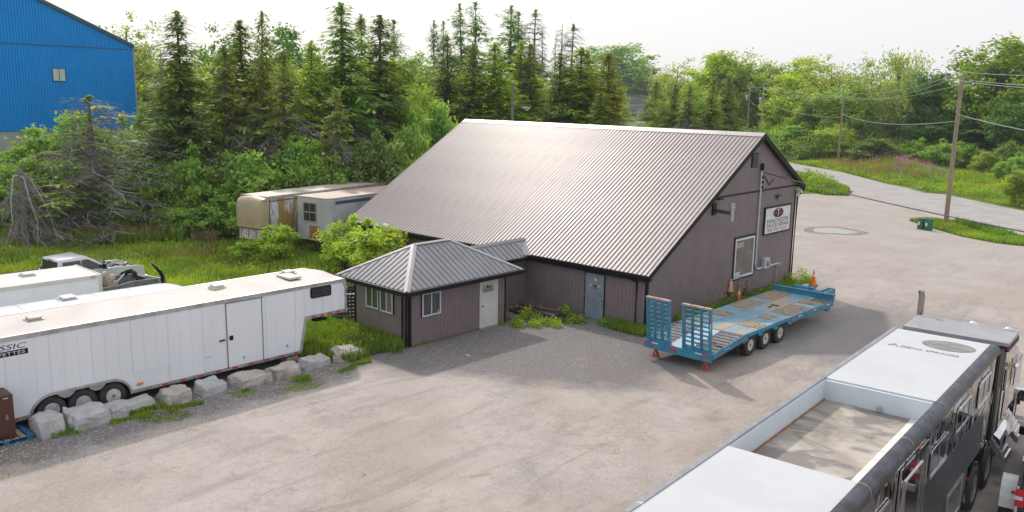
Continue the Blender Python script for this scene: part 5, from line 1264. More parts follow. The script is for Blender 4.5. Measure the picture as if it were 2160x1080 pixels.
def deadtree(seed, H=15., n=70, R=3., drop=.5, bw=.03, m=None):
    r = np.random.default_rng(seed); tw = MB()
    for i in range(n):
        z = H*r.uniform(.08, .98)**.9; kx = r.normal(0, .07, 6)*R; ky = r.normal(0, .07, 6)*R; L = R*(1-z/H*.85)*r.uniform(.5, 1.1); a = r.uniform(0, 6.28); d = np.array([math.cos(a), math.sin(a), 0])
        k = np.linspace(0, 1, 6); Q = [(d[0]*q*L+kx[i_]*q, d[1]*q*L+ky[i_]*q, max(.1, z+.12*L*q-drop*L*q**1.7)) for i_, q in enumerate(k)]
        tw.tube(Q, [bw*(1-.75*q)+.006 for q in k], 3, False)
        for _ in range(int(L*9)):
            q = r.uniform(.2, 1); p = np.array([d[0]*q*L, d[1]*q*L, max(.1, z+.12*L*q-drop*L*q**1.7)]); e = rnd_dirs(r, 1)[0]*np.array([.35, .35, .12])+d*.2+np.array([0, 0, -.2])
            tw.tube([tuple(p), tuple(p+e)], [bw*.5, bw*.2], 3, False)
    return None, MB().tube([(0,0,-.1),(.05,0,H*.5),(0,0,H)], [H*.012,H*.008,.02], 7).mesh('trunk', M_bark2, True), tw.mesh('bare_branches', m or M_twig)
PROTO = {
 'spruce': [spruce(1, .06), spruce(2, .08, irregular=.32)],
 'spruceb': [spruce(3, .18, .9, irregular=.38), spruce(4, .25, .85, irregular=.4)],
 'sprucey': [spruce(5, .1, .95, irregular=.3), spruce(15, .12, .95, irregular=.35)],
 'sprucefar': [spruce(6, .12, .72, whorl=.5, irregular=.5, wpow=.7), spruce(16, .15, .62, whorl=.55, irregular=.5, wpow=.65)],
 'sprucetop': [spruce(7, .1, .8, top_bare=.3, whorl=.5, irregular=.45, wpow=.6)],
 'dying': [spruce(8, .5, .62, irregular=.45, bw=.032), spruce(9, .62, .5, irregular=.5, bw=.032)],
 'halfdead': [spruce(10, 1.3, .28, irregular=.4, wpow=.6, bw=.022)],
 'deadthin': [deadtree(11, 15, 80, 2.4, .3)],
 'maple': [broadleaf(21), broadleaf(22, R=5, low=.15), broadleaf(23, 165, 80)],
 'airy': [broadleaf(24, 130, 46, .15, .12, airy=.2, clu=.8)],
 'willow': [broadleaf(25, 160, 95, .19, .08, droop=True, clu=1.), broadleaf(26, 165, 90, .19, .08, droop=True, clu=1.)],
 'bush': [broadleaf(31, 95, 85, .125, .02, R=2.5, H=5, clu=.55, stems=3), broadleaf(32, 100, 80, .125, .02, R=2.5, H=5, clu=.5, stems=4), broadleaf(33, 90, 95, .12, .0, R=2.5, H=5, clu=.6, stems=3)],
}
KIND = {  # kind: (proto, H, W, tint, object name, category, group)
 'spruce': ('spruce',15,3.,(.95,1.0,.95)), 'spruceb': ('spruceb',15,3.,(1.12,1.05,.8)), 'sprucey': ('sprucey',15,3.,(1.55,1.6,.75)), 'spruceblue': ('spruce',15,3.,(1.15,1.35,1.45)),
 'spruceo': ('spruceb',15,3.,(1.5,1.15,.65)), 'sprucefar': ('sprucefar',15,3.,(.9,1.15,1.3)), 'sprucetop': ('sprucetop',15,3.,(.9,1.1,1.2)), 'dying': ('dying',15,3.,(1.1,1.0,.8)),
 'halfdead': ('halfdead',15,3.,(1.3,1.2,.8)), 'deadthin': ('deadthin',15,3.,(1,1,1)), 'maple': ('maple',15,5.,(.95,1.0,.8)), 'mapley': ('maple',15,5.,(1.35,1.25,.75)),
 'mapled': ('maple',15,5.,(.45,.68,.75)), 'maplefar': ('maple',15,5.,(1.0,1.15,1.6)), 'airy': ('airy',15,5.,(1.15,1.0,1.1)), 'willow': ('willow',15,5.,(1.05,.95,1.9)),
 'bush': ('bush',5,2.5,(.95,1.05,.9)), 'busho': ('bush',5,2.5,(.7,.7,.8)), 'bushy': ('bush',5,2.5,(1.2,1.08,.7)),
}
TREES = [
 ('dead', -37.3, -12.4, 5.1, 2.5, 'broken bare dead spruce with white drooping limbs at far left'),
 ('halfdead', -38.7, -7.4, 9.4, 3.8, 'half dead grey spruce in front of the blue building'),
 ('spruce', -39.2, -1.1, 15.2, 2.9, 'full dark green spruce just right of the blue building'),
 ('deadthin', -44.3, -0.2, 12.8, 1.8, 'thin bare dead tree beside the full dark spruce'),
 ('dying', -37.9, 1.5, 13.0, 2.3, 'dying spruce with long bare grey lower branches, second conifer right of blue building'),
 ('spruceb', -43.3, 6.2, 15.3, 3.0, 'brownish green spruce behind the dying grey one'),
 ('dying', -40.0, 5.9, 15.8, 2.3, 'tall thin brown spruce with narrow pointed top, fourth conifer from blue building'),
 ('dying', -35.7, 5.2, 12.8, 2.2, 'sparse dying spruce with grey twiggy base above the green bushes'),
 ('sprucey', -37.1, 8.5, 13.7, 2.4, 'yellowish green spruce left of the tall blue green spruce'),
 ('spruceblue', -36.5, 11.1, 16.7, 3.2, 'tallest blue green spruce above the old rusty trailer'),
 ('spruce', -37.9, 15.8, 16.2, 3.0, 'dense dark green spruce right of the blue green one'),
 ('dying', -30.5, 5.8, 10.2, 1.4, 'short dying spruce with grey twigs in front of the blue green spruce'),
 ('spruce', -51.6, 24.4, 17.6, 2.5, 'narrow spruce top showing between two tallest spruces'),
 ('sprucefar', -68.8, 42.9, 19.1, 3.3, 'distant dark spruce behind the right edge of the near conifers'),
 ('airy', -99.3, 21.4, 20.4, 5.6, 'tall airy maple with open crown behind the blue roof'),
 ('maple', -116.7, 31.5, 17.6, 5.8, 'green maple between blue building and full spruce'),
 ('mapled', -72.7, 19.1, 15.1, 4.1, 'dark green maple behind the first gap in the spruces'),
 ('mapled', -80.4, 25.9, 18.6, 3.8, 'round dark maple top peeking above the dying spruces'),
 ('mapled', -76.7, 32.1, 18.8, 4.8, 'large dark green maple crown behind the middle of the spruce row'),
 ('maple', -56.4, 17.3, 13.6, 2.7, 'light green tree glimpsed between the two thin brown spruces'),
 ('maple', -79.1, 37.5, 16.8, 4.0, 'pale green tree top left of the tallest spruce'),
 ('maple', -55.1, 9.6, 11.6, 2.6, 'light green tree low behind the dying spruce trunk'),
 ('maple', -62.4, 39.6, 15.4, 3.7, 'light yellow green tree right of the near conifers under the sky'),
 ('maple', -53.2, 34.9, 13.9, 3.4, 'bright green rounded tree left of the roof ridge'),
 ('maple', -43.4, 24.9, 11.1, 2.8, 'mid green tree with forked stem above the bushes left of the roof'),
 ('maple', -36.9, 17.1, 9.6, 2.1, 'leafy green tree hugging the right side of the dark spruce'),
 ('bush', -37.7, 22.2, 9.6, 2.2, 'broad light green tree beside the upper left corner of the roof'),
 ('bush', -31.5, 14.2, 8.9, 1.8, 'leafy round tree in front of the forked tree left of the roof'),
 ('spruceb', -49.5, 34.5, 16.0, 3.3, 'brownish spruce nearest the left end of the roof ridge'),
 ('spruceb', -45.9, 34.0, 15.1, 3.2, 'olive spruce above left end of the roof ridge'),
 ('sprucey', -44.2, 35.7, 15.3, 3.4, 'bright green spruce behind the street lamp, left of its pole'),
 ('sprucey', -45.6, 41.3, 15.8, 2.7, 'pointed yellow green spruce right of the lamp pole'),
 ('spruceb', -43.9, 41.5, 15.4, 2.8, 'brown topped spruce next to pointed yellow green one'),
 ('spruceb', -37.7, 38.9, 14.2, 3.1, 'olive spruce with thin sides behind the flagpole'),
 ('sprucey', -36.0, 40.3, 14.8, 3.9, 'wide bright green spruce right of the flagpole'),
 ('spruceb', -41.8, 48.5, 14.9, 3.3, 'slim spruce behind the wide bright green one'),
 ('spruceo', -32.5, 40.5, 14.2, 2.8, 'orange tinged ragged spruce at the right end of conifers behind roof'),
 ('spruce', -29.4, 35.2, 10.3, 2.2, 'low dark spruce at the foot of the orange tinged one'),
 ('sprucefar', -84.2, 63.3, 21.2, 2.5, 'distant dark spruce, leftmost of the two small ones above the green trees'),
 ('sprucefar', -83.1, 64.5, 21.1, 2.0, 'distant slim spruce, right one of two small ones left of the ridge'),
 ('sprucefar', -77.4, 63.3, 23.4, 3.0, 'distant tall spruce with open crown, left of tallest far pair'),
 ('sprucefar', -75.9, 64.8, 23.7, 3.5, 'distant tall spruce, right of the tallest far pair'),
 ('sprucefar', -72.4, 68.3, 23.2, 4.4, 'wide distant spruce standing above the lamp pole'),
 ('sprucefar', -73.1, 71.7, 22.6, 3.4, 'distant spruce tight behind the wide one above the lamp'),
 ('sprucetop', -71.7, 72.9, 23.0, 3.8, 'distant spruce with a bare dead top'),
 ('deadthin', -71.6, 75.7, 20.4, 2.0, 'thin bare dead conifer left of the pair of bare tops'),
 ('deadthin', -68.3, 75.8, 20.9, 2.1, 'bare grey conifer spike in the middle of the far row'),
 ('sprucetop', -67.2, 76.8, 20.9, 3.4, 'far spruce with bare leaning top, rightmost of the far row'),
 ('deadthin', -77.1, 84.2, 20.9, 1.5, 'faint bare pole like dead conifer between two bare ones'),
 ('maplefar', -218.4, 291.0, 34.5, 21.1, 'large pale bluish green tree right of the far conifers'),
 ('maplefar', -221.5, 313.4, 15.2, 10.5, 'low pale green tree left of the grey house'),
 ('sprucefar', -213.5, 306.8, 22.2, 5.9, 'small distant dark spruce above the grey house'),
 ('maplefar', -212.6, 319.5, 22.4, 9.8, 'pale rounded tree right of the distant dark spruce'),
 ('dying', -49.3, 73.8, 12.1, 2.5, 'brown bare spruce in front of the small shed'),
 ('dying', -43.2, 69.5, 11.6, 2.2, 'brown bare spruce right of the small shed'),
 ('dying', -40.2, 67.8, 11.5, 1.9, 'slim brown green spruce left of the big bright trees'),
 ('airy', -68.1, 109.3, 17.7, 6.4, 'tall airy tree with open crown right of the grey house'),
 ('maplefar', -215.2, 329.8, 22.3, 8.6, 'hazy light tree behind the brown bare spruces'),
 ('maple', -45.5, 70.3, 10.2, 2.0, 'small green tree between the brown spruces'),
 ('maple', -57.5, 98.2, 13.5, 4.6, 'bright green tree at left end of the tall bright grove'),
 ('mapley', -80.1, 142.9, 20.9, 7.3, 'tall yellow green maple, first of the bright grove'),
 ('mapley', -77.2, 146.9, 21.3, 7.2, 'tall yellow green maple, second of the bright grove'),
 ('spruceb', -36.2, 66.7, 11.5, 2.2, 'young brownish spruce just left of the utility poles above roof'),
 ('spruceb', -37.4, 72.9, 12.8, 2.5, 'young olive spruce beside the white transformer pole'),
 ('maple', -74.1, 151.9, 18.4, 6.6, 'mid green tree behind the leaning utility pole'),
 ('mapley', -69.0, 152.3, 20.1, 7.9, 'broad yellow green maple right of the leaning utility pole'),
 ('mapley', -56.8, 138.1, 19.1, 6.8, 'yellow green maple behind the overhead wires'),
 ('airy', -46.3, 126.4, 18.7, 6.6, 'olive airy tree with fine twigs left of the willows'),
 ('maple', -39.5, 118.3, 14.8, 5.3, 'green tree between maples and pale willow'),
 ('willow', -38.1, 124.2, 16.2, 7.3, 'pale grey green willow left of the tallest willow'),
 ('willow', -36.2, 132.4, 19.8, 8.6, 'tallest grey green willow in middle of right treeline'),
 ('willow', -38.1, 118.9, 10.5, 5.5, 'low silvery willow behind the purple flowers'),
 ('mapled', -29.4, 127.2, 15.8, 5.5, 'dark green tree just left of the large wooden pole'),
 ('mapley', -27.4, 131.0, 14.4, 5.8, 'yellow green tree directly behind the large wooden pole'),
 ('maple', -23.1, 129.1, 20.3, 7.5, 'tall green ash with spiky outline right of the large wooden pole'),
 ('maple', -18.4, 127.2, 20.8, 7.2, 'tall green ash at upper right'),
 ('maple', -14.5, 124.0, 21.3, 7.0, 'tallest ash cut by the right border'),
 ('sprucefar', -18.7, 123.0, 9.3, 5.1, 'dark green spruce low in front of the right ash trees'),
 ('mapled', -13.7, 116.0, 10.5, 4.1, 'shady green tree at right edge below the ashes'),
 ('mapled', -22.9, 124.0, 8.5, 4.4, 'low shady tree right behind the large wooden pole'),
 ('mapled', -28.1, 124.5, 8.0, 4.9, 'low dark green tree left of large wooden pole under the wires'),
 ('maple', -46.9, 121.7, 10.8, 5.5, 'green leafy tree behind the second utility pole'),
 ('mapley', -58.1, 134.2, 8.5, 5.2, 'yellow green low tree above the gable of the shop'),
 ('mapley', -37.6, 110.5, 6.6, 3.2, 'small bright round tree above the purple flowers'),
 ('maple', -70.2, 13.0, 13.2, 3.3, 'green tree filling the gap behind the full dark spruce'),
 ('mapley', -61.7, 12.0, 13.5, 2.8, 'yellow green tree right of the full dark spruce, behind the dying one'),
 ('maple', -62.7, 18.5, 13.3, 3.1, 'green tree between the brownish and the thin spruce, mid height'),
 ('mapley', -57.0, 20.2, 13.1, 2.8, 'bright tree behind the sparse dying spruce and yellowish spruce'),
 ('maple', -53.6, 21.6, 12.8, 2.7, 'mid green tree tucked left of the tallest blue green spruce'),
 ('maple', -58.0, 29.2, 13.7, 3.1, 'green tree between the blue green and the dense dark spruce'),
 ('mapley', -61.5, 35.9, 14.1, 3.5, 'yellow green tree at the right shoulder of the dense dark spruce'),
 ('maple', -65.2, 51.4, 13.5, 4.6, 'green tree low between the two olive spruces above the ridge'),
 ('mapley', -64.6, 57.7, 13.1, 4.7, 'yellow green tree behind the lamp pole spruces'),
 ('maple', -57.6, 58.7, 13.1, 4.6, 'green tree between brown topped spruce and olive spruce'),
 ('maple', -55.6, 68.1, 13.4, 4.1, 'green tree behind the wide bright spruce'),
 ('maple', -48.4, 11.3, 9.9, 2.2, 'low green tree behind the twiggy bases of the dying spruces'),
 ('mapley', -51.3, 10.2, 9.5, 2.0, 'low yellow green tree seen through the dying spruce branches'),
 ('bush', -46.6, -8.7, 7.3, 3.3, 'yellow green shrub thicket below left end of blue wall'),
 ('bush', -47.6, -5.3, 8.4, 2.8, 'light green tall shrub against the blue wall'),
 ('bush', -44.6, -3.3, 8.3, 2.0, 'light green young ash beside blue building corner'),
 ('bush', -43.2, -11.1, 5.3, 2.6, 'yellow green shrub behind the broken dead spruce'),
 ('bush', -42.3, -8.4, 5.1, 2.3, 'dark green shrub between the two dead spruces'),
 ('bush', -38.7, -4.7, 4.9, 2.0, 'dark shrub at the foot of the building corner'),
 ('bush', -38.2, -6.1, 3.9, 1.8, 'low dark shrub right of the half dead spruce'),
 ('bush', -37.1, -3.5, 4.9, 1.7, 'green shrub under the full dark spruce'),
 ('bush', -35.2, -2.0, 6.4, 2.0, 'light green shrub right of the full dark spruce'),
 ('bush', -33.0, -2.1, 3.9, 2.1, 'green shrub left of the rusty trailer nose'),
 ('bush', -32.7, 0.6, 6.1, 2.4, 'broad green shrub above the rusty trailer nose'),
 ('bush', -31.4, -1.3, 3.5, 1.6, 'dark green shrub touching the rusty trailer nose'),
 ('bush', -32.4, 3.0, 6.4, 2.3, 'tall green shrub behind the rusty trailer roof'),
 ('bush', -31.4, 4.5, 6.9, 2.1, 'bright green shrub in middle of trailer roof line'),
 ('bush', -28.9, 4.5, 5.9, 1.7, 'low green shrub just behind the tan trailer roof'),
 ('busho', -29.2, 7.5, 7.3, 2.1, 'olive green shrub behind far end of the old trailers'),
 ('busho', -27.9, 9.2, 6.8, 1.9, 'olive shrub touching left slope of the shop roof'),
 ('bush', -33.8, -3.7, 2.8, 1.5, 'low shrub with dead twigs left of the trailers'),
 ('bush', -51.1, 113.1, 4.5, 4.4, 'green thicket just right of the shop roof peak'),
 ('bush', -47.0, 115.1, 5.7, 5.3, 'wide green thicket behind the road bend'),
 ('bush', -41.8, 115.2, 4.0, 4.4, 'green thicket left of second utility pole'),
 ('bush', -26.1, 112.5, 4.4, 2.2, 'round bright green bush standing alone beyond purple flowers'),
 ('busho', -28.6, 103.2, 4.5, 3.6, 'low dark thicket behind purple flowers'),
 ('bush', -21.2, 108.8, 4.7, 2.7, 'green bush just left of the large wooden pole in meadow'),
 ('bush', -18.8, 114.7, 4.0, 2.8, 'round green bush right of the large wooden pole'),
 ('bushy', -13.6, 103.7, 3.3, 1.8, 'small yellow green bush standing in the meadow'),
 ('bush', -9.7, 95.3, 3.0, 0.9, 'smallest round bush standing in the meadow'),
 ('busho', -11.7, 106.2, 4.9, 2.5, 'olive bush beneath the right ash trees'),
 ('bushy', -0.6, 65.6, 3.7, 1.6, 'orange tinged bush at right border beside the meadow'),
 ('bush', -8.4, 98.7, 3.8, 2.0, 'green bush at right border below the ashes'),
]

# ================================================================ BLACK HORSE VAN SEMITRAILER AND TRACTOR
M_gblk = NT('gloss_black'); M_gblk.color((.03,.03,.033)); M_gblk.p.inputs['Roughness'].default_value = .06; M_gblk.p.inputs['Metallic'].default_value = .0; M_gblk.p.inputs['Specular IOR Level'].default_value = .9
M_gblk.p.inputs['Coat Weight'].default_value = 1.; M_gblk.bump(M_gblk.noise(1.2, 2), .25, .05); M_gblk = M_gblk.m
mm_ = NT('mirror_side'); mm_.color((.22,.21,.22)); mm_.p.inputs['Metallic'].default_value = 1.; mm_.p.inputs['Roughness'].default_value = .05
mm_.bump(mm_.noise(1.6, 2, .5, mm_.scalevec(.5, 1., .35), 1.0), .55, .12); M_mirror = mm_.m
M_ribst = mat('ribbed_steel_darkened', (.015,.015,.017), .3, .0, c2=(.035,.035,.04), scale=2, stretch=(1,.4,3), spec=.18)  # near-black colour stands in for dark reflections in the stainless ribs
M_wroof = mat('van_roof_white', (.58,.595,.61), .45, c2=(.54,.56,.575), scale=.8, stains=(((.66,.6,.5),1.3,.7,.85,None),((.6,.62,.63),.7,.62,.8,(3,.3,1))))
M_wwall = mat('well_wall', (.62,.69,.74), .5, c2=(.58,.65,.70), scale=1, stains=(((.4,.3,.2),5,.72,.8,(1,1,.2)),))
wf_ = NT('well_floor'); a_ = wf_.mix(wf_.mapr(wf_.noise(.9, 5, .6), .38, .6), (.50,.455,.39), (.34,.30,.245)); a_ = wf_.mix(wf_.mapr(wf_.noise(1.4, 6, .65, wf_.scalevec(.5, .9, 1), .8), .44, .58), a_, (.22,.20,.18))
a_ = wf_.mix(wf_.mapr(wf_.noise(3.5, 6, .7), .62, .72), a_, (.40,.25,.14)); X_, Y_, Z_ = wf_.xyz()
a_ = wf_.mix(wf_.mapr(wf_.math('ADD', X_, wf_.math('MULTIPLY', wf_.noise(1.5, 4), .7)), 2.35, 2.75), a_, (.74,.73,.70))
wf_.color(a_); wf_.p.inputs['Roughness'].default_value = .6; wf_.bump(wf_.noise(6, 4), .2, .02); M_wfloor = wf_.m
M_edge = mat('weathered_edge', (.022,.023,.032), .4, .0, c2=(.06,.063,.09), scale=2.8, lo=.42, hi=.6, stretch=(2,1,2), stains=(((.45,.45,.48),5,.7,.76,None),), bump=.2, bscale=4)
M_edgeg = mat('edge_grey', (.30,.30,.32), .5, c2=(.22,.22,.25), scale=3, stains=(((.6,.58,.55),4,.6,.75,None),))
sv = thing('horse_van_trailer', 'long white roofed black sided horse van with sunken rusty roof well', 'semitrailer', (12.25, -6.4, 0), .068)
ZT, ZW, WX = 3.85, 3.38, 2.6
def roof_piece(y0, y1, x0, x1, z, nm='roof_panel', m=None): return MB().box(x0, x1, y0, y1, z-.03, z).build(nm, m or M_wroof, sv)
# core volumes
MB().box(.1, WX-.12, -16, .0, 1.35, ZW-.04).build('body_core', M_black, sv)
MB().box(.12, WX-.26, -5.55, -.02, ZW-.04, ZT-.035).build('front_roof_box', M_wwall, sv)
MB().box(.12, WX-.26, -16, -10.6, ZW-.04, ZT-.035).build('rear_roof_box', M_wwall, sv)
for k, (y0, y1) in enumerate(((-1.9,0),(-3.75,-1.905),(-5.57,-3.755))): roof_piece(y0, y1, .12, WX-.19, ZT+.002*k)
for k, (y0, y1) in enumerate(((-13.0,-10.58),(-16,-13.005))): roof_piece(y0, y1, .12, WX-.19, ZT+.002*k)
MB().box(.12, WX-.24, -5.66, -5.551, ZW, ZT-.031).build('well_wall', M_wwall, sv); MB().box(.12, WX-.24, -10.6, -10.59, ZW, ZT-.031).build('well_wall', M_wwall, sv)
for k in range(3):
    MB().box(.16, WX-.24, -10.58+k*1.643, -10.58+(k+1)*1.643-.006, ZW-.035, ZW+.001*k).build('well_floor_sheet', M_wfloor, sv)
MB().box(.10, .16, -10.59, -5.66, ZW, ZT-.02).build('well_wall', M_wwall, sv)
# curved white cove on the right of the well
cv = [(WX-.62, ZW+.003)]+[(WX-.62+.40*math.sin(a), ZW+.003+.40*(1-math.cos(a))*.95) for a in [math.pi/2*k/8 for k in range(9)]]+[(WX-.2, ZT-.06), (WX-.2, ZW)]
MB().prism(cv, 'y', -10.57, -5.67).build('well_cove', mat('cove_white', (.74,.74,.72), .5, c2=(.62,.58,.52), scale=2), sv, smooth=True)
MB().lathe([(.05,-.07),(.06,0),(.05,.07),(.02,.09)], 12, 'y', (1.35, -5.72, ZW+.09)).build('drain_fitting', M_steelgrey, sv)
rs = MB(); 
for x in (.165,): rs.box(x, x+.025, -10.5, -5.68, ZW, ZW+.03)
rs.build('rust_seam', M_rust, sv)
# left lip and right rounded edge
MB().prism([(-.02, 3.4), (-.02, ZT-.02), (.02, ZT+.02), (.12, ZT+.02), (.12, ZT-.03), (.06, 3.4)], 'y', -16, .02).build('left_rail', M_edgeg, sv)
MB().box(-.0, .06, -16, 0, 1.3, 3.4).build('left_side', M_gblk, sv)
ed = [(WX-.19, ZT-.04), (WX-.20, ZT+.015), (WX-.13, ZT+.02)]+[(WX-.13+.15*math.sin(a), ZT-.13+.15*math.cos(a)) for a in [math.pi/2*k/6 for k in range(1, 7)]]+[(WX+.02, ZT-.22), (WX-.05, ZT-.22)]
MB().prism(ed, 'y', -16, .03).build('roof_edge', M_edge, sv, smooth=True)
for y in (-1.9, -4.1, -5.6, -8.1, -10.6, -13): MB().prism([(p[0]+.004*(1 if p[0] > WX-.1 else 0), p[1]+.004) for p in ed[1:-1]] + [(WX-.03, ZT-.2)], 'y', y-.012, y+.012).build('edge_joint', M_edgeg, sv)
# right side skins
MB().box(WX-.12, WX-.0, -16, 0, 2.45, ZT-.22).build('side_panel', M_mirror, sv)
MB().box(WX-.12, WX-.0, -1.2, .0, 1.3, 2.45).build('side_panel', M_mirror, sv)
MB().box(WX-.12, WX-.02, -16, -1.2, .5, 2.45).build('lower_side', M_black, sv) if False else None
MB().box(WX-.12, WX-.02, -16, -2.35, .55, 2.45).box(WX-.12, WX-.02, -2.35, -1.2, 1.3, 2.45).build('lower_side', M_black, sv)
for k in range(27):
    z = .58 + k*.069
    y1 = -2.4 if z < 1.32 else -1.22
    MB().prism([(WX-.02, z), (WX+.012, z+.012), (WX+.012, z+.045), (WX-.02, z+.058)], 'y', -16, y1).build('rib', M_ribst, sv)
for k in range(7): B('amber_lamp', M_amber, sv, WX+.0, WX+.03, -14.2+k*2.2, -14.1+k*2.2, ZT-.28, ZT-.24)
def van_window(y0, y1, z0, z1, kind='window'):
    w = MB(); pr = roundrect(y0, y1, z0, z1, .1); pi_ = roundrect(y0+.06, y1-.06, z0+.06, z1-.06, .06); n = len(pr)
    vs = [(WX+.012, *p) for p in pr]+[(WX+.035, *p) for p in pr]+[(WX+.012, *p) for p in pi_]+[(WX+.035, *p) for p in pi_]
    fs = []
    for k in range(n): q = (k+1) % n; fs += [(k, q, n+q, n+k), (n+k, n+q, 3*n+q, 3*n+k), (2*n+q, 2*n+k, 3*n+k, 3*n+q), (q, k, 2*n+k, 2*n+q)]
    o = w.add(vs, fs).build(kind, M_chrome, sv)
    MB().prism(pi_, 'x', WX+.004, WX+.018).build('pane', M_glass, o)
    if y1-y0 > 1: B('mullion', M_chrome, o, WX+.018, WX+.03, (y0+y1)/2-.015, (y0+y1)/2+.015, z0+.06, z1-.06)
    return o
van_window(-2.2, -.85, 2.75, 3.42); van_window(-4.45, -3.12, 2.78, 3.42); van_window(-6.55, -5.1, 2.5, 3.14); van_window(-11.3, -9.3, 2.5, 3.2)
dv = MB().box(WX+.013, WX+.03, -8.75, -7.05, 1.3, 3.42).build('side_door', M_gblk, sv)
frame_mb('x', WX+.013, WX+.05, -8.85, -6.95, .9, 3.52, .07).build('door_frame', M_chrome, dv)
fw2 = frame_mb('x', WX+.03, WX+.055, -8.5, -7.3, 2.0, 3.2, .06).build('door_window', M_chrome, dv); B('pane', M_glass, fw2, WX+.031, WX+.04, -8.44, -7.36, 2.06, 3.14)
hd = B('compartment_door', M_gblk, sv, WX+.013, WX+.03, -4.4, -3.05, .62, 1.34)
frame_mb('x', WX+.013, WX+.045, -4.5, -2.96, .55, 1.42, .07).build('frame', M_alu, hd)
B('front_trim', M_black, sv, WX-.05, WX+.02, -.02, .05, 1.3, ZT-.2)
# roof marking
def flat_ellipse(cx, cy, rx, ry, z0, z1, nm, m, par):
    pr = [(cx+rx*math.cos(2*math.pi*k/40), cy+ry*math.sin(2*math.pi*k/40)) for k in range(40)]; return MB().prism(pr, 'z', z0, z1).build(nm, m, par)
M_mk1 = mat('marking_grey', (.17,.17,.185), .5, c2=(.24,.24,.26), scale=4); M_mk2 = mat('marking_inner', (.19,.185,.185), .5, c2=(.30,.27,.245), scale=2.2, lo=.45, hi=.6, stretch=(1,2.5,1)); M_mk3 = mat('marking_letters', (.16,.16,.2), .6, c2=(.45,.42,.45), scale=5)
e1 = flat_ellipse(1.62, -.95, .62, .47, ZT+.0045, ZT+.006, 'emblem_rim', M_mk1, sv); flat_ellipse(1.62, -.95, .56, .41, ZT+.006, ZT+.0075, 'emblem', M_mk2, e1)
text('lettering', 'A', M_mk3, sv, (.52, -1.72, ZT+.0065), (1,0,0), (0,1,0), .26, .26, .001); text('lettering', 'DENA SPRINGS', M_mk3, sv, (1.36, -1.76, ZT+.0065), (1,0,0), (0,1,0), 1.34, .17, .001)
# landing gear/belly in shade
MB().box(.3, WX-.3, -12, -2.4, .6, 1.35).build('belly_box', M_black, sv)
for yc in (-13.2, -14.5):
    for s, x in ((1, WX-.2), (-1, .2)): wheel(sv, (x, yc, .5), .5, .28, s, M_alu)

tr = thing('tractor_unit', 'black sleeper tractor with chrome stack hitched to the horse van', 'truck', (12.25, -6.4, 0), .068)
M_sroof = mat('sleeper_roof_grey', (.36,.36,.375), .5, c2=(.31,.31,.33), scale=1)
MB().box(.02, 2.62, 1.15, 2.55, 1.2, 3.58).build('sleeper', M_gblk, tr, bevel=.03)
MB().prism([(1.1,3.58),(1.1,3.68),(2.62,3.70),(2.62,3.58)], 'x', -.0, 2.65).build('sleeper_roof', M_sroof, tr)
MB().prism([(1.08,3.45),(1.08,3.57),(2.62,3.57),(2.62,3.45)], 'x', -.02, 2.67).build('roof_band', M_black, tr)
MB().box(0, .35, 2.56, 2.62, 3.7, 3.725).box(2.3, 2.65, 2.56, 2.62, 3.7, 3.725).box(.35,2.3,2.59,2.63,3.69,3.71).build('roof_trim', M_chrome, tr)
for x in (-.02, 2.62): B('marker_lamp', M_red, tr, x, x+.05, 1.06, 1.12, 3.5, 3.56)
B('side_fairing', M_black, tr, 2.4, 2.6, .35, 1.14, 1.2, 3.55); B('side_fairing', M_black, tr, .05, .25, .35, 1.14, 1.2, 3.4)
B('fairing_strut', M_alu, tr, 2.62, 2.65, .5, .56, 1.4, 2.6)
MB().box(.15, 2.5, 2.6, 4.2, 1.2, 2.9).build('cab', M_gblk, tr, bevel=.04)
MB().prism([(2.6,2.9),(2.6,3.25),(3.6,3.15),(4.2,2.9)], 'x', .2, 2.45).build('cab_roof', M_gblk, tr, bevel=.03)
dr3 = B('cab_door', M_gblk, tr, 2.5, 2.53, 2.95, 4.0, 1.3, 2.85); MB().prism([(3.05,2.15),(3.95,2.15),(3.8,2.75),(3.05,2.78)], 'x', 2.53, 2.545).build('window', M_glass, dr3)
B('access_door', M_mirror, tr, 2.62, 2.632, 1.5, 2.3, 1.5, 2.2); B('door_window', M_glass, tr, 2.62, 2.64, 1.35, 1.65, 2.3, 2.9)
MB().prism(roundrect(1.75, 2.15, 2.35, 2.95, .15), 'x', 2.62, 2.63).build('side_emblem', mat('gold_emblem', (.45,.33,.12), .4, .4), tr)
for y, z0, z1 in ((2.7,2.1,2.9),(1.3,1.5,2.9)): MB().tube([(2.66,y,z0),(2.68,y,z1)], .02, 8).build('grab_rail', M_chrome, tr)
MB().box(.3, 2.35, 4.2, 6.6, 1.0, 2.15).build('hood', M_gblk, tr, bevel=.12); MB().box(.45, 2.2, 6.6, 6.7, .9, 2.05).build('grille', M_chrome, tr); MB().box(.05, 2.6, 6.75, 6.95, .45, .85).build('bumper', M_chrome, tr, bevel=.04)
for x, s in ((.35,-1),(2.25,1)):
    wheel(tr, (x, 5.6, .52), .52, .3, s, M_alu)
    f = MB()
    for k in range(8):
        a, b_ = math.pi*k/8, math.pi*(k+1)/8; f.bar((x, 5.6-.64*math.cos(a), .5+.64*math.sin(a)), (x, 5.6-.64*math.cos(b_), .5+.64*math.sin(b_)), .03, .42, up=(1,0,0))
    f.build('fender', M_gblk, tr); MB().lathe([(.1,0),(.12,.1),(.12,.35),(.06,.42)], 14, 'y', (x, 6.4, 1.25)).build('headlight', M_chrome, tr)
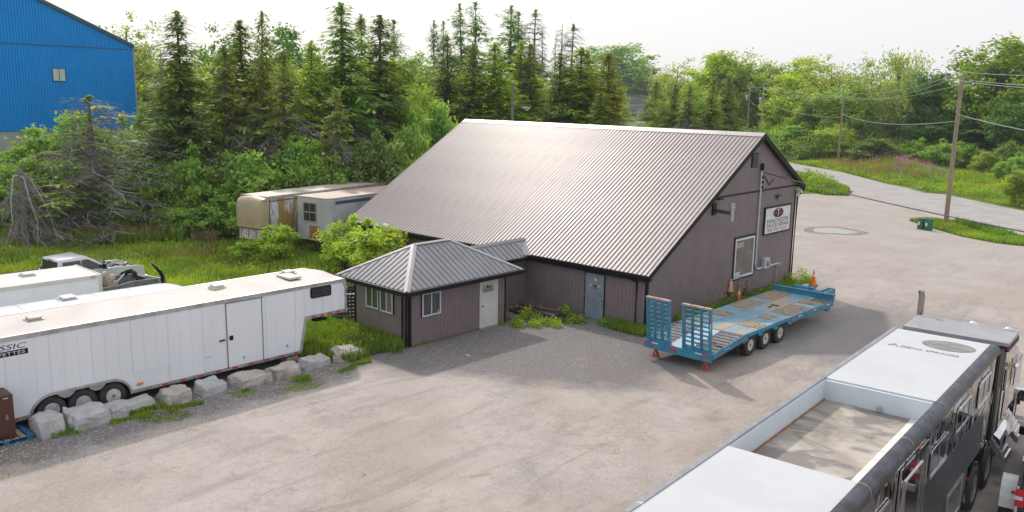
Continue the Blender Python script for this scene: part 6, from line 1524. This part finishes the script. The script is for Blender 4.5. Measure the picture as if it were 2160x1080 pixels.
for x, s in ((2.53, 1), (.12, -1)):
    for yc in (-1.64, .0):
        wheel(tr, (x-.05*s, yc, .57), .57, .42, s, M_alu, .60)
        a_ = MB()
        for k in range(-1, 9):
            t0, t1 = math.pi*k/9+.1, math.pi*(k+1)/9+.1
            a_.bar((x-.12*s, yc-.66*math.cos(t0), .58+.66*math.sin(t0)), (x-.12*s, yc-.66*math.cos(t1), .58+.66*math.sin(t1)), .025, .34, up=(1,0,0))
        a_.build('fender', M_black, tr)
        if s == 1:
            a_ = MB()
            for k in range(-1, 9):
                t0, t1 = math.pi*k/9+.1, math.pi*(k+1)/9+.1
                a_.bar((x+.07, yc-.66*math.cos(t0), .58+.66*math.sin(t0)), (x+.07, yc-.66*math.cos(t1), .58+.66*math.sin(t1)), .05, .04, up=(1,0,0))
            a_.build('fender_lip', M_chrome, tr)
B('marker_lamp', M_red, tr, 2.6, 2.65, -2.32, -2.28, 1.0, 1.07)
MB().box(.85,1.0,-2.3,4.5,.6,.95).box(1.6,1.75,-2.3,4.5,.6,.95).build('chassis_rail', M_black, tr)
# tanks with ribbed steps
for x0, x1 in ((2.15, 2.75), (-.1, .5)):
    MB().lathe([(.34,-.9),(.36,-.86),(.36,.86),(.34,.9)], 24, 'y', ((x0+x1)/2, 1.75+.1, .85)).build('fuel_tank', M_chrome, tr, smooth=True)
for (y0, y1) in ((.85, 1.7), (2.75, 3.6)):
    MB().prism([(2.5,1.15),(2.9,.62),(2.95,.62),(2.95,.45),(2.86,.45),(2.5,.95)], 'y', y0, y1).build('step', M_alu, tr)
    for k in range(6): t = k/5; MB().bar((2.52+.4*t, y0+.04, 1.15-.52*t), (2.52+.4*t, y1-.04, 1.15-.52*t), .025, .02).build('step_rib', M_chrome, tr)
MB().tube([(.0, 2.9, 1.0), (.0, 2.9, 4.25), (-.03, 2.86, 4.4)], .09, 16).build('exhaust_stack', mat('stack_chrome', (.45,.40,.42), .2, 1.), tr, smooth=True); MB().lathe([(.075,0),(.02,.012)], 14, c=(-.03,2.86,4.385)).build('stack_mouth', M_black, tr)
for x in (1.45, 2.35): MB().lathe([(.03,-.05),(.05,.06),(.11,.10),(.13,.17),(.11,.26),(.05,.31),(.01,.32)], 18, c=(x, 2.85, 3.42)).build('chrome_lamp', M_chrome, tr, smooth=True)
for y, z in ((2.05, 3.1),):
    MB().lathe([(.02,-.1),(.07,-.04),(.08,.03),(.03,.08)], 14, 'y', (2.75, y, z-.25)).build('work_lamp', M_chrome, tr, smooth=True); MB().bar((2.6, y, z-.25), (2.75, y, z-.25), .03).build('lamp_arm', M_chrome, tr)

for i, (k, x, y, h, w, lb_) in enumerate(TREES):
    if k == 'dead': continue
    pk_, H0, W0, tint = KIND[k]; protos = PROTO[pk_]; rr = random.Random(i*13+5)
    cr_, tr_, tw_ = protos[i % len(protos)]
    con = pk_ in ('spruce','spruceb','sprucey','sprucefar','sprucetop','dying','halfdead','deadthin')
    isb = pk_ == 'bush'
    nm, cat = ('dead_tree', 'dead tree') if k in ('deadthin',) else (('spruce_tree', 'spruce') if con else (('shrub', 'shrub') if isb else (('willow_tree', 'willow') if k == 'willow' else ('maple_tree', 'tree'))))
    if k == 'dead': continue
    grp = 'conifers around the workshop' if con else ('shrubs at the wood edge' if isb else 'broadleaf trees behind the yard')
    t = thing(nm, lb_, cat, (x, y, 0), rr.uniform(0, 6.28), grp)
    if con: t.rotation_euler = (rr.uniform(-.03, .03), rr.uniform(-.03, .03), rr.uniform(0, 6.28)); w *= rr.uniform(.92, 1.18)
    sw_, sz_ = w/W0, h/H0
    jit = rr.uniform(.88, 1.12)
    for part, me in (('trunk', tr_), ('crown', cr_), ('bare_branches', tw_)):
        if me is None: continue
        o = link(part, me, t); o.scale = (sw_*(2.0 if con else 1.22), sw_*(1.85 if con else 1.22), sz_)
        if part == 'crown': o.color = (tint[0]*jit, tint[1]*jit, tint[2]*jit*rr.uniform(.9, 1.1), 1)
# broken dead spruce with white drooping limbs
t = thing('dead_tree', TREES[0][5], 'dead tree', (TREES[0][1], TREES[0][2], 0), .3, 'conifers around the workshop')
_, tk_, tw_ = deadtree(41, 5., 130, 3.6, .8, .022)
MB().tube([(0,0,-.1),(.1,0,2.5),(-.05,.1,5.2)], [.24,.2,.08], 8).build('trunk', M_bark2, t)
link('bare_branches', tw_, t)
pl_ = MB()
for a in range(4):
    an = -1.1+a*.75+.3*math.sin(a*3); pl_.tube([(0,0,4.6),(math.cos(an)*.7,math.sin(an)*.7,4.6-.1*a),(math.cos(an)*1.3+.1,math.sin(an)*1.3,3.2),(math.cos(an+.15)*1.7,math.sin(an+.15)*1.7,1.9),(math.cos(an)*2.2,math.sin(an)*2.2,.5)], [.03,.028,.025,.02,.01], 4)
pl_.build('pale_limbs', M_pale, t)
# willow shrubs by the old trailers
def shrub_at(x, y, h, w, i, tint, label, nm='willow_shrub', cat='shrub', dz=0):
    t = thing(nm, label, cat, (x, y, dz), i*1.3); c_, k_, _ = PROTO['bush'][i % 3]
    for part, me in (('trunk', k_), ('crown', c_)):
        o = link(part, me, t); o.scale = (w/2.5, w/2.5, h/5)
        if part == 'crown': o.color = (*tint, 1)
    return t
shrub_at(-16.3, -2.2, 3.5, 2.2, 0, (1.45,1.35,.6), 'big yellow green willow shrub against the left corner of the shop roof')
shrub_at(-18.4, -2.3, 3.3, 1.7, 1, (1.4,1.3,.6), 'yellow green willow shrub before the grey old trailer')
shrub_at(-23.3, -3.6, 2.4, 1.5, 2, (1.35,1.25,.6), 'sparse young willow in front of the rusty trailer side')
shrub_at(-24.9, -4.6, 1.6, 1.1, 0, (1.2,1.2,.6), 'low thin willow below the tan nose of the old trailer')
shrub_at(-16.2, 12.5, 3., 2., 1, (1,1,.8), 'shrub behind the shop hidden by its roof') if False else None

# far wood behind everything: one mass
r = np.random.default_rng(77); Cs = []; Us = []; Vs = []; vals = []
def mass(cx, cy, w, h, n, leaf, b):
    d = rnd_dirs(r, n)*(r.uniform(.5, 1, (n, 1))**.5); c = np.stack([cx+d[:, 0]*w, cy+d[:, 1]*w, h*.5+d[:, 2]*h*.5], 1)
    nrm = unit(rnd_dirs(r, n)+np.array([0, 0, .6])); ax = unit(np.cross(nrm, rnd_dirs(r, n))); s_ = leaf*r.uniform(.6, 1.3, n)
    lump = np.sin(c[:, 0]*1.1)*np.sin(c[:, 1]*1.3)*np.sin(c[:, 2]*1.2)
    Cs.append(c+nrm*(lump*.8)[:, None]); Us.append(ax*s_[:, None]); Vs.append(unit(np.cross(nrm, ax))*(s_*.6)[:, None]); vals.append(np.clip(b+lump*.2+r.normal(0, .15, n), 0, 1))
camxy = np.array([20.02, -30.19]); 
for ang_ in np.arange(-82, -8, 1.55):
    a = math.radians(ang_); a0 = ang_+42.8
    D0 = 215 + r.uniform(-12, 30) if ang_ > -42 else 190+r.uniform(-10, 60)
    if -37 < ang_ < -30.5: D0 = 430 + r.uniform(-10, 40)
    h = r.uniform(10.5, 15.5)*(D0/215)**.5 if ang_ > -42 else r.uniform(13, 18)
    if ang_ < -62: h *= .8
    mass(camxy[0]+math.sin(a)*D0, camxy[1]+math.cos(a)*D0, r.uniform(6, 8.5)*D0/215, h, 1500, .42*D0/215, r.uniform(.2, .7))
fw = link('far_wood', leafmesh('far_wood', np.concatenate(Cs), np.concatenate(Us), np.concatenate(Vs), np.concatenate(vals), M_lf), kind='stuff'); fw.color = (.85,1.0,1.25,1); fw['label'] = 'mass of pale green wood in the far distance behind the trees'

# understory that closes the wood edge left of the shop, and below the right treeline
Cs.clear(); Us.clear(); Vs.clear(); vals.clear()
def edge(points, w, h, n, leaf, b=.35):
    for (x, y) in points: mass(x+r.uniform(-1, 1), y+r.uniform(-1, 1), w*r.uniform(.8, 1.3), h*r.uniform(.7, 1.3), n, leaf, b+r.uniform(-.12, .2))
def lerp_pts(p, q, n): return [(p[0]+(q[0]-p[0])*k/(n-1), p[1]+(q[1]-p[1])*k/(n-1)) for k in range(n)]
edge(lerp_pts((-46,-14), (-37,-3), 8), 2.2, 2.6, 900, .12)
edge(lerp_pts((-36,-1), (-31,8), 6), 2.0, 3.4, 900, .12)
edge(lerp_pts((-31,9), (-38,30), 8), 2.6, 4.5, 900, .14)
edge(lerp_pts((-45,60), (-40,88), 8), 4, 5, 900, .2)
us = link('underbrush', leafmesh('underbrush', np.concatenate(Cs), np.concatenate(Us), np.concatenate(Vs), np.concatenate(vals), M_lf), kind='stuff'); us.color = (.65,.8,.8,1); us['label'] = 'dark leafy underbrush along the foot of the wood'
Cs.clear(); Us.clear(); Vs.clear(); vals.clear()
edge(lerp_pts((-44,108), (-24,124), 12), 3.5, 3.6, 900, .2)
edge(lerp_pts((-24,122), (0,112), 10), 3.2, 2.8, 800, .2)
edge(lerp_pts((0,112), (14,96), 6), 3.2, 3.0, 800, .2)
us = link('underbrush', leafmesh('underbrush', np.concatenate(Cs), np.concatenate(Us), np.concatenate(Vs), np.concatenate(vals), M_lf), kind='stuff'); us.color = (.75,.85,.85,1); us['label'] = 'low leafy underbrush below the right hand treeline'

# ================================================================ GRASS AND WEEDS
def inpoly(px_, py_, poly):
    c = np.zeros(len(px_), bool); j = len(poly)-1
    for i in range(len(poly)):
        xi, yi = poly[i]; xj, yj = poly[j]
        cond = ((yi > py_) != (yj > py_)) & (px_ < (xj-xi)*(py_-yi)/(yj-yi+1e-12)+xi); c ^= cond; j = i
    return c
def scatter(r, poly, n):
    P_ = np.array(poly); lo, hi = P_.min(0), P_.max(0); out = np.empty((0, 2))
    while len(out) < n:
        q = r.uniform(lo, hi, (n*2, 2)); out = np.concatenate([out, q[inpoly(q[:, 0], q[:, 1], poly)]])
    return out[:n]
def smooth_noise(r, P_, sc, seed):
    q = np.random.default_rng(seed); s_ = np.zeros(len(P_))
    for k in range(7):
        d = q.normal(size=2); d /= np.linalg.norm(d); s_ += np.sin((P_@d)*sc*q.uniform(.6, 2.2)+q.uniform(0, 6.28))
    return s_/7**.5*.6
M_grass = mat_leaf('grass_blades', (.24,.34,.06), .45, .3)
M_straw = mat_leaf('straw', (.42,.34,.22), .35, .2); M_flower = mat_leaf('purple_petals', (.42,.16,.52), .3, .3); M_yf = mat_leaf('yellow_petals', (.65,.55,.05), .2, .2); M_wf = mat_leaf('white_petals', (.75,.75,.68), .15, .2)
def blades(name, P_, h, w, m, tint, label, z0=0., lean=.35, valb=.5, seed=5):
    r = np.random.default_rng(seed); n = len(P_); a = r.uniform(0, 6.28, n); hh = h*r.uniform(.5, 1.25, n) if np.isscalar(h) else h*r.uniform(.7, 1.2, n)
    nz = smooth_noise(r, P_, .8, seed)
    zz = z0 if np.isscalar(z0) else z0
    base = np.stack([P_[:, 0], P_[:, 1], np.full(n, zz) if np.isscalar(zz) else zz], 1)
    up = np.stack([np.cos(a)*lean*hh*r.uniform(0, 1, n), np.sin(a)*lean*hh*r.uniform(0, 1, n), hh], 1)
    wv = np.stack([-np.sin(a), np.cos(a), np.zeros(n)], 1)*(w*r.uniform(.6, 1.4, n))[:, None]
    o = link(name, leafmesh(name, base+up*.5, up*.5, wv, np.clip(valb+nz*.35+r.normal(0, .14, n), 0, 1), m), kind='stuff'); o.color = (*tint, 1); o['label'] = label; return o
r = np.random.default_rng(5)
field = [(-50,-24),(-50,-14),(-42,-8),(-33,0),(-27,2),(-22,1.5),(-9.2,-.4),(-9,-8.6),(-5.7,-8.9),(-5.6,-10.3),(-6.8,-12.4),(-9,-14.2),(-19,-14),(-19,-24)]
P_ = scatter(r, field, 62000); hgt = .34+.22*np.clip(smooth_noise(r, P_, .45, 3), -1, 1.3)
blades('field_grass', P_, hgt, .05, M_grass, (1.1,1.2,.9), 'rough green grass filling the field left of the office', seed=6)
near = [(-9.3,-9.0),(-9,-8.85),(-5.3,-8.95),(-5.1,-9.7),(-5.35,-10.4),(-5.1,-11.6),(-6.5,-12.7),(-9.2,-13.5),(-10.5,-11.5),(-10.5,-9)]
P_ = scatter(r, near, 11000); blades('tall_weeds', P_, .38, .028, M_grass, (.8,.95,.7), 'tall green weeds between the trailer nose and the office', seed=7)
P_ = scatter(r, [(-47,-13),(-41,-8.5),(-34,-2.2),(-31,-3),(-38,-10),(-46,-16.5)], 9000); blades('reeds', P_, 1.0, .035, M_straw, (.75,.75,.6), 'tan reeds and dead stalks below the dead spruces', seed=8)
P_ = scatter(r, [(-33,-11),(-29,-9.3),(-28,-5),(-29.5,-4),(-31,-6),(-33,-9)], 1600); blades('dry_stalks', P_, .3, .04, M_straw, (.85,.75,.65), 'flattened dry stalks in the field', seed=9)
P_ = scatter(r, [(-47,-14),(-41,-9),(-34,-3),(-32,-5),(-38,-11),(-46,-17)], 12000); blades('field_grass', P_, .85, .05, M_grass, (.7,.9,.8), 'taller dark green grass at the wood edge', seed=10)
def petals(name, P_, z, s_, m, label, seed=3):
    r = np.random.default_rng(seed); n = len(P_); c = np.stack([P_[:, 0], P_[:, 1], z], 1); nrm = unit(rnd_dirs(r, n)+np.array([0, 0, .8])); ax = unit(np.cross(nrm, rnd_dirs(r, n)))
    o = link(name, leafmesh(name, c, ax*s_, unit(np.cross(nrm, ax))*s_*.8, r.uniform(.2, .9, n), m), kind='stuff'); o.color = (1,1,1,1); o['label'] = label
def clusters(r, cen, sd, n, zlo, zhi):
    i = r.integers(0, len(cen), n); c = np.array(cen)[i]; P_ = c[:, :2]+r.normal(0, 1, (n, 2))*sd; return P_, r.uniform(zlo, zhi, n)
cl_ = [(x, y) for x, y in zip(r.uniform(-44,-33,16), r.uniform(-13,-9,16))]; cl_ = [(x, -9-(-x-33)*.55+r.uniform(-1.5, .5)) for x, _ in cl_]
P_, z = clusters(r, cl_, .3, 260, .7, 1.1); petals('purple_flowers', P_, z, .05, M_flower, 'purple wild flowers below the dead spruces')
P_ = scatter(r, [(-34,-9),(-26,-3.5),(-12,-3),(-12,-9),(-18,-13.5)], 240); petals('yellow_flowers', P_, r.uniform(.4,.6,240), .03, M_yf, 'small yellow flowers in the field')
P_ = scatter(r, [(-34,-9),(-26,-3.5),(-12,-3),(-12,-9),(-18,-13.5)], 110); petals('white_flowers', P_, r.uniform(.4,.6,110), .035, M_wf, 'small white flowers in the field')
P_ = scatter(r, near, 160); petals('yellow_flowers', P_, r.uniform(.4,.7,160), .022, M_yf, 'small yellow flowers in the weeds by the office')
# grass tongues on the gravel along the boulders
def tongue(name, pts, wd, n, h, w, tint, label, seed):
    r = np.random.default_rng(seed); i = r.uniform(0, len(pts)-1.001, n); k = i.astype(int); f = i-k; A = np.array(pts); c = A[k]*(1-f)[:, None]+A[k+1]*f[:, None]
    wob = .6+.4*np.sin(i*5+seed)+.25*np.sin(i*13.)
    P_ = c+r.normal(0, 1, (n, 2))*(wd*np.clip(wob, .1, 1.3))[:, None]; nz = smooth_noise(r, P_, 2.4, seed); P_ = P_[nz > -.05]
    return blades(name, P_, h, w, M_grass, tint, label, seed=seed)
tongue('verge_grass', [(-5.15,-9.5),(-4.95,-10.6),(-4.75,-12.0),(-4.7,-13.3),(-4.7,-14.3)], .17, 5500, .11, .02, (.75,.95,.6), 'thin strip of short grass along the gravel before the boulders', 21)
tongue('verge_grass', [(-5.2,-15.2),(-4.9,-17.2),(-5.2,-18.6),(-5.3,-20.3),(-5.3,-21.6)], .16, 4200, .10, .02, (.8,.95,.6), 'patchy short grass at the foot of the boulders', 22)
tongue('verge_grass', [(-5.4,-22.5),(-5.5,-21.4),(-5.6,-20.2),(-5.55,-18.8),(-5.6,-17.5)], .10, 2400, .17, .018, (.8,.98,.6), 'green grass growing between the boulders', 23)
P_ = scatter(r, [(-5.4,-9.3),(-4.6,-9.5),(-3.9,-12.5),(-3.6,-15.5),(-4.0,-19),(-4.6,-21.5),(-5.4,-22),(-5.3,-15)], 9000); nz = smooth_noise(r, P_, 1.7, 31); P_ = P_[nz > .5]
blades('sparse_grass', P_, .05, .018, M_grass, (.9,1.0,.6), 'sparse grass patches on the gravel strip', seed=24)
# leafy weeds against the walls
def weeds(name, cents, n, leaf, tint, label, seed, tall=0):
    r = np.random.default_rng(seed); Cs = []; Us = []; Vs = []; vals = []
    for (x, y, w, h) in cents:
        k = int(n*w*w*6); d = rnd_dirs(r, k)*(r.uniform(0, 1, (k, 1))**.4); c = np.stack([x+d[:, 0]*w, y+d[:, 1]*w, np.abs(d[:, 2])*h*r.uniform(.6, 1.1, k)], 1)
        nrm = unit(rnd_dirs(r, k)*.8+np.array([0, 0, .8])); ax = unit(np.cross(nrm, rnd_dirs(r, k))+np.array([0, 0, .3])); s_ = leaf*r.uniform(.5, 1.3, k)
        Cs.append(c); Us.append(ax*s_[:, None]); Vs.append(unit(np.cross(nrm, ax))*(s_*.42)[:, None]); vals.append(np.clip(r.uniform(.3, .7)+r.normal(0, .2, k), 0, 1))
    o = link(name, leafmesh(name, np.concatenate(Cs), np.concatenate(Us), np.concatenate(Vs), np.concatenate(vals), M_lf), kind='stuff'); o.color = (*tint, 1); o['label'] = label; return o
weeds('leafy_weeds', [(-4.7+.5*r.uniform(-1,1)+k*.22, -3.3+.6*r.uniform(-1,1)+k*.27, .34, .42) for k in range(9)]+[(-4.9,-2.2,.5,.6),(-4.3,-1.5,.4,.4),(-3.7,-2.3,.45,.4)], 420, .055, (1.2,1.1,.6), 'leafy green weeds growing around the timber pile', 41)
weeds('leafy_weeds', [(-3.75,-.55,.3,.45),(-4.1,-.5,.35,.55),(-3.45,-1.2,.3,.25)], 260, .11, (1.0,1.0,.7), 'broad leaved burdock beside the grey steel door', 42)
weeds('leafy_weeds', [(-3.1,-.4,.22,.2),(-2.9,-.6,.2,.15)], 420, .04, (1.0,1.0,.6), 'small weed tuft at the foot of the grey steel door', 43)
weeds('leafy_weeds', [(-2.0+.22*k, -.42-.12*math.sin(k), .33, .34) for k in range(10)], 420, .05, (.75,.95,.65), 'low green weeds along the shop corner', 44)
P_ = np.concatenate([scatter(r, [(-2.2,-.1),(.4,-.1),(.5,-.9),(-1.2,-.9)], 2500), scatter(r, [(.05,2.2),(.05,13.6),(.9,13.6),(1.0,5),(.7,2.2)], 9000)])
blades('wall_grass', P_, .34, .022, M_grass, (.7,.92,.65), 'grass growing along the foot of the shop walls', seed=45)
weeds('leafy_weeds', [(.35, 3.2+.55*k, .4, .35+.25*math.sin(k*1.7)**2) for k in range(19)], 300, .05, (.75,.95,.6), 'green weeds along the gable wall behind the blue trailer', 46)
weeds('leafy_weeds', [(.6,14.0,.5,1.1),(.9,14.3,.5,.7),(.3,13.3,.45,.8)], 420, .07, (1.1,1.1,.6), 'leafy bushy weed at the rear corner of the gable', 47)
P_ = scatter(r, [(.1,3.5),(.1,8.5),(1.0,8),(1.0,4)], 240); petals('seed_heads', P_, r.uniform(.6,1.15,240), .03, M_straw, 'pale seed heads standing along the gable wall')
P_ = scatter(r, [(-5,-3.5),(-5,-1.8),(-4.2,-1.8),(-4.2,-3)], 70); petals('seed_heads', P_, r.uniform(.5,.9,70), .025, M_yf, 'pale flower heads in the weeds beside the office')
for (x, y, s_) in ((-5.08,-8.0,.11), (-5.0,-3.72,.14)):
    weeds('leafy_weeds', [(x, y, s_, .2)], 3000, .03, (.7,.9,.6), 'tiny weed tuft at the foot of the office wall ' + ('under the window' if y < -5 else 'right of the white door'), 48)
fr = np.random.default_rng(99)
weeds('field_weeds', [(x, y, fr.uniform(.35,.8), fr.uniform(.35,.75)) for x, y in scatter(fr, field, 170)], 60, .085, (1.0,1.0,.65), 'leafy weed clumps scattered through the field grass', 71)
weeds('field_weeds', [(x, y, fr.uniform(.2,.45), fr.uniform(.4,.7)) for x, y in scatter(fr, near, 34)], 260, .05, (.85,.95,.6), 'leafy weed clumps between the trailer nose and the office', 72)
# far side islands and meadow
isl = [(-31,81),(-27.6,77.5),(-23.3,73.2),(-17.6,66.1),(-15.6,60.5),(-17.3,59.3),(-20,60.8),(-27,66.4),(-33,77)]
P_ = scatter(r, isl, 9000); blades('island_grass', P_, .55, .09, M_grass, (.95,1.1,.7), 'grass on the small island by the road', seed=51)
weeds('leafy_weeds', [(-18.5-k*.9+r.uniform(-.6,.6), 63.+k*1.3+r.uniform(-.5,.5), 1.0, r.uniform(1.0,2.1)) for k in range(10)], 70, .15, (.95,1.05,.6), 'tall leafy saplings on the small island', 52)
ver = [(-4.3,45.6),(-3.5,47.4),(-1.2,47.8),(2,45.3),(4.6,43),(15.8,32),(14.8,28.4),(6,38.5),(4.1,38.5),(1.6,39.7),(-2.1,43.1)]
P_ = scatter(r, ver, 12000); blades('verge_grass', P_, .3, .05, M_grass, (.95,1.1,.7), 'green grass verge around the large wooden pole', seed=53)
P_ = scatter(r, [(-1.2,47.5),(2.3,44.8),(4.6,42),(3.4,41),(-.6,45.6)], 1500); blades('verge_grass', P_, .55, .05, M_grass, (.6,.9,.65), 'taller dark grass right of the large wooden pole', seed=54)
mead = [(-41,101),(-29,91.5),(-18,79),(-9,72.5),(.5,63.5),(14,52.5),(40,34),(30,70),(8,92),(-22,116),(-40,106)]
P_ = scatter(r, mead, 42000); nz = smooth_noise(r, P_, .16, 9); dist = np.clip(.35+.3*nz, .12, .9)
blades('meadow_grass', P_, dist, .13, M_grass, (1.2,1.25,.7), 'bright green meadow beyond the road', seed=55)
# flower mound
mm = NT('mound_soil'); mm.color(mm.mix(mm.mapr(mm.noise(1.5, 5), .4, .6), (.10,.17,.04), (.14,.17,.07))); mm.p.inputs['Roughness'].default_value = 1.
GX, GY = 40, 26; mc = Vector((-24.5, 99.5)); md = Vector((.62, -.78)); mn = Vector((.78, .62))
def mound_h(u, v): return max(0, 1.5*math.exp(-((u+4)/8.5)**2-(v/4.2)**2) + 0.8*math.exp(-((u-9)/6)**2-(v/3.6)**2) - .12)
vs = []; fs = []
for j in range(GY+1):
    for i in range(GX+1):
        u = -20+40*i/GX; v_ = -9+18*j/GY; q = mc+md*u+mn*v_; vs.append((q.x, q.y, mound_h(u, v_)-.02))
for j in range(GY):
    for i in range(GX): a = j*(GX+1)+i; fs.append((a, a+1, a+GX+2, a+GX+1))
MB().add(vs, fs).build('mound', mm.m, None, smooth=True, kind='structure')
def on_mound(r, n, su, sv, u0=0, v0=0):
    u = r.normal(u0, su, n); v_ = r.normal(v0, sv, n); ok = (np.abs(u) < 19) & (np.abs(v_) < 8.5); u, v_ = u[ok], v_[ok]
    P_ = np.stack([mc.x+md.x*u+mn.x*v_, mc.y+md.y*u+mn.y*v_], 1); return P_, np.array([mound_h(a, b) for a, b in zip(u, v_)])
P_, z = on_mound(r, 15000, 9, 4); blades('mound_grass', P_, .7, .10, M_grass, (.95,1.15,.8), 'tall mixed weeds covering the mound', z0=z, seed=61)
P_, z = on_mound(r, 1800, 8, 2.2, 0, -4); blades('dry_stalks', P_, 1.0, .06, M_straw, (.85,.85,.75), 'pale dry stalks on the near side of the mound', z0=z, seed=62)
cu_, cz = on_mound(r, 60, 6.5, 1.6, -2, 0); i = r.integers(0, len(cu_), 1900); petals('purple_flowers', cu_[i]+r.normal(0, .35, (1900, 2)), cz[i]+r.uniform(.7, 1.25, 1900), .085, M_flower, 'purple wild flowers covering the mound beyond the road')
cu_, cz = on_mound(r, 9, 1.5, 1.5, 13, -1); i = r.integers(0, len(cu_), 220); petals('purple_flowers', cu_[i]+r.normal(0, .35, (220, 2)), cz[i]+r.uniform(.6, 1.0, 220), .08, M_flower, 'small separate patch of purple flowers right of the mound')
weeds('leafy_weeds', [(-10.5,71.5,1.2,.9),(-12,73.5,1.5,.8),(-3,72,2,.6),(-6,76,1.8,.7),(-16,80,1.3,.9),(-19,84,1.2,1.1),(-14,84,1.4,.9)], 18, .2, (.7,.9,.7), 'darker leafy clumps in the meadow', 63)

# ================================================================ LOOSE STONES
M_stone = mat_leaf('stone_chips', (.34,.32,.31), .55, .0)
def stones(name, P_, smin, smax, label, seed):
    r = np.random.default_rng(seed); n = len(P_); s_ = r.uniform(smin, smax, n)*r.uniform(.5, 1, n); a = r.uniform(0, 6.28, n)
    base = np.array([[1,0,0],[.3,.9,0],[-.8,.6,0],[-.9,-.5,0],[.4,-1,0],[.1,.05,.75]])
    sc = np.stack([s_, s_*r.uniform(.6, 1, n), s_*r.uniform(.5, 1, n)], 1)
    v = base[None]*sc[:, None]; c, sn = np.cos(a)[:, None], np.sin(a)[:, None]
    x = v[:, :, 0]*c-v[:, :, 1]*sn; y = v[:, :, 0]*sn+v[:, :, 1]*c
    co = np.stack([x+P_[:, :1], y+P_[:, 1:], v[:, :, 2]+.004], 2).reshape(-1, 3)
    tri = np.array([[0,1,5],[1,2,5],[2,3,5],[3,4,5],[4,0,5]]); fs = (tri[None]+6*np.arange(n)[:, None, None]).reshape(-1, 3)
    me = bpy.data.meshes.new(name); me.from_pydata(co.tolist(), [], fs.tolist()); at = me.attributes.new('v', 'FLOAT', 'POINT'); at.data.foreach_set('value', np.repeat(r.uniform(0, 1, n), 6).astype(np.float32)); me.materials.append(M_stone)
    o = link(name, me, kind='stuff'); o['label'] = label; return o
stones('loose_gravel', scatter(r, [(-6.2,-24),(-3.3,-24),(-3.4,-16),(-4.2,-11),(-6,-12.5),(-6.2,-16)], 5200), .012, .04, 'loose grey gravel on the strip beside the boulders', 81)
stones('loose_gravel', scatter(r, [(-5.1,-9.5),(-1,-9.8),(2.4,-5),(2,-2.6),(-2.4,-.9),(-5,-3.8)], 4200), .01, .032, 'loose gravel on the apron before the office', 82)
stones('loose_gravel', scatter(r, [(-4,-24),(12,-24),(12,-8),(9,6),(9,20),(1.5,20),(4,-3),(0,-9.5)], 5200), .01, .028, 'loose stones scattered over the yard', 83)

# ================================================================ THIN SUMMER HAZE
if True:
    hz = bpy.data.materials.new('haze'); hz.use_nodes = True; hn = hz.node_tree.nodes; hn.remove(hn['Principled BSDF'])
    pv = hn.new('ShaderNodeVolumePrincipled'); pv.inputs['Color'].default_value = (.86,.92,1,1); pv.inputs['Density'].default_value = .0002; pv.inputs['Anisotropy'].default_value = .3
    hz.node_tree.links.new(pv.outputs[0], hn['Material Output'].inputs['Volume'])
    MB().box(-905, 705, -305, 1405, -1, 32).build('haze', hz, None, kind='stuff')
    S.cycles.volume_bounces = 1
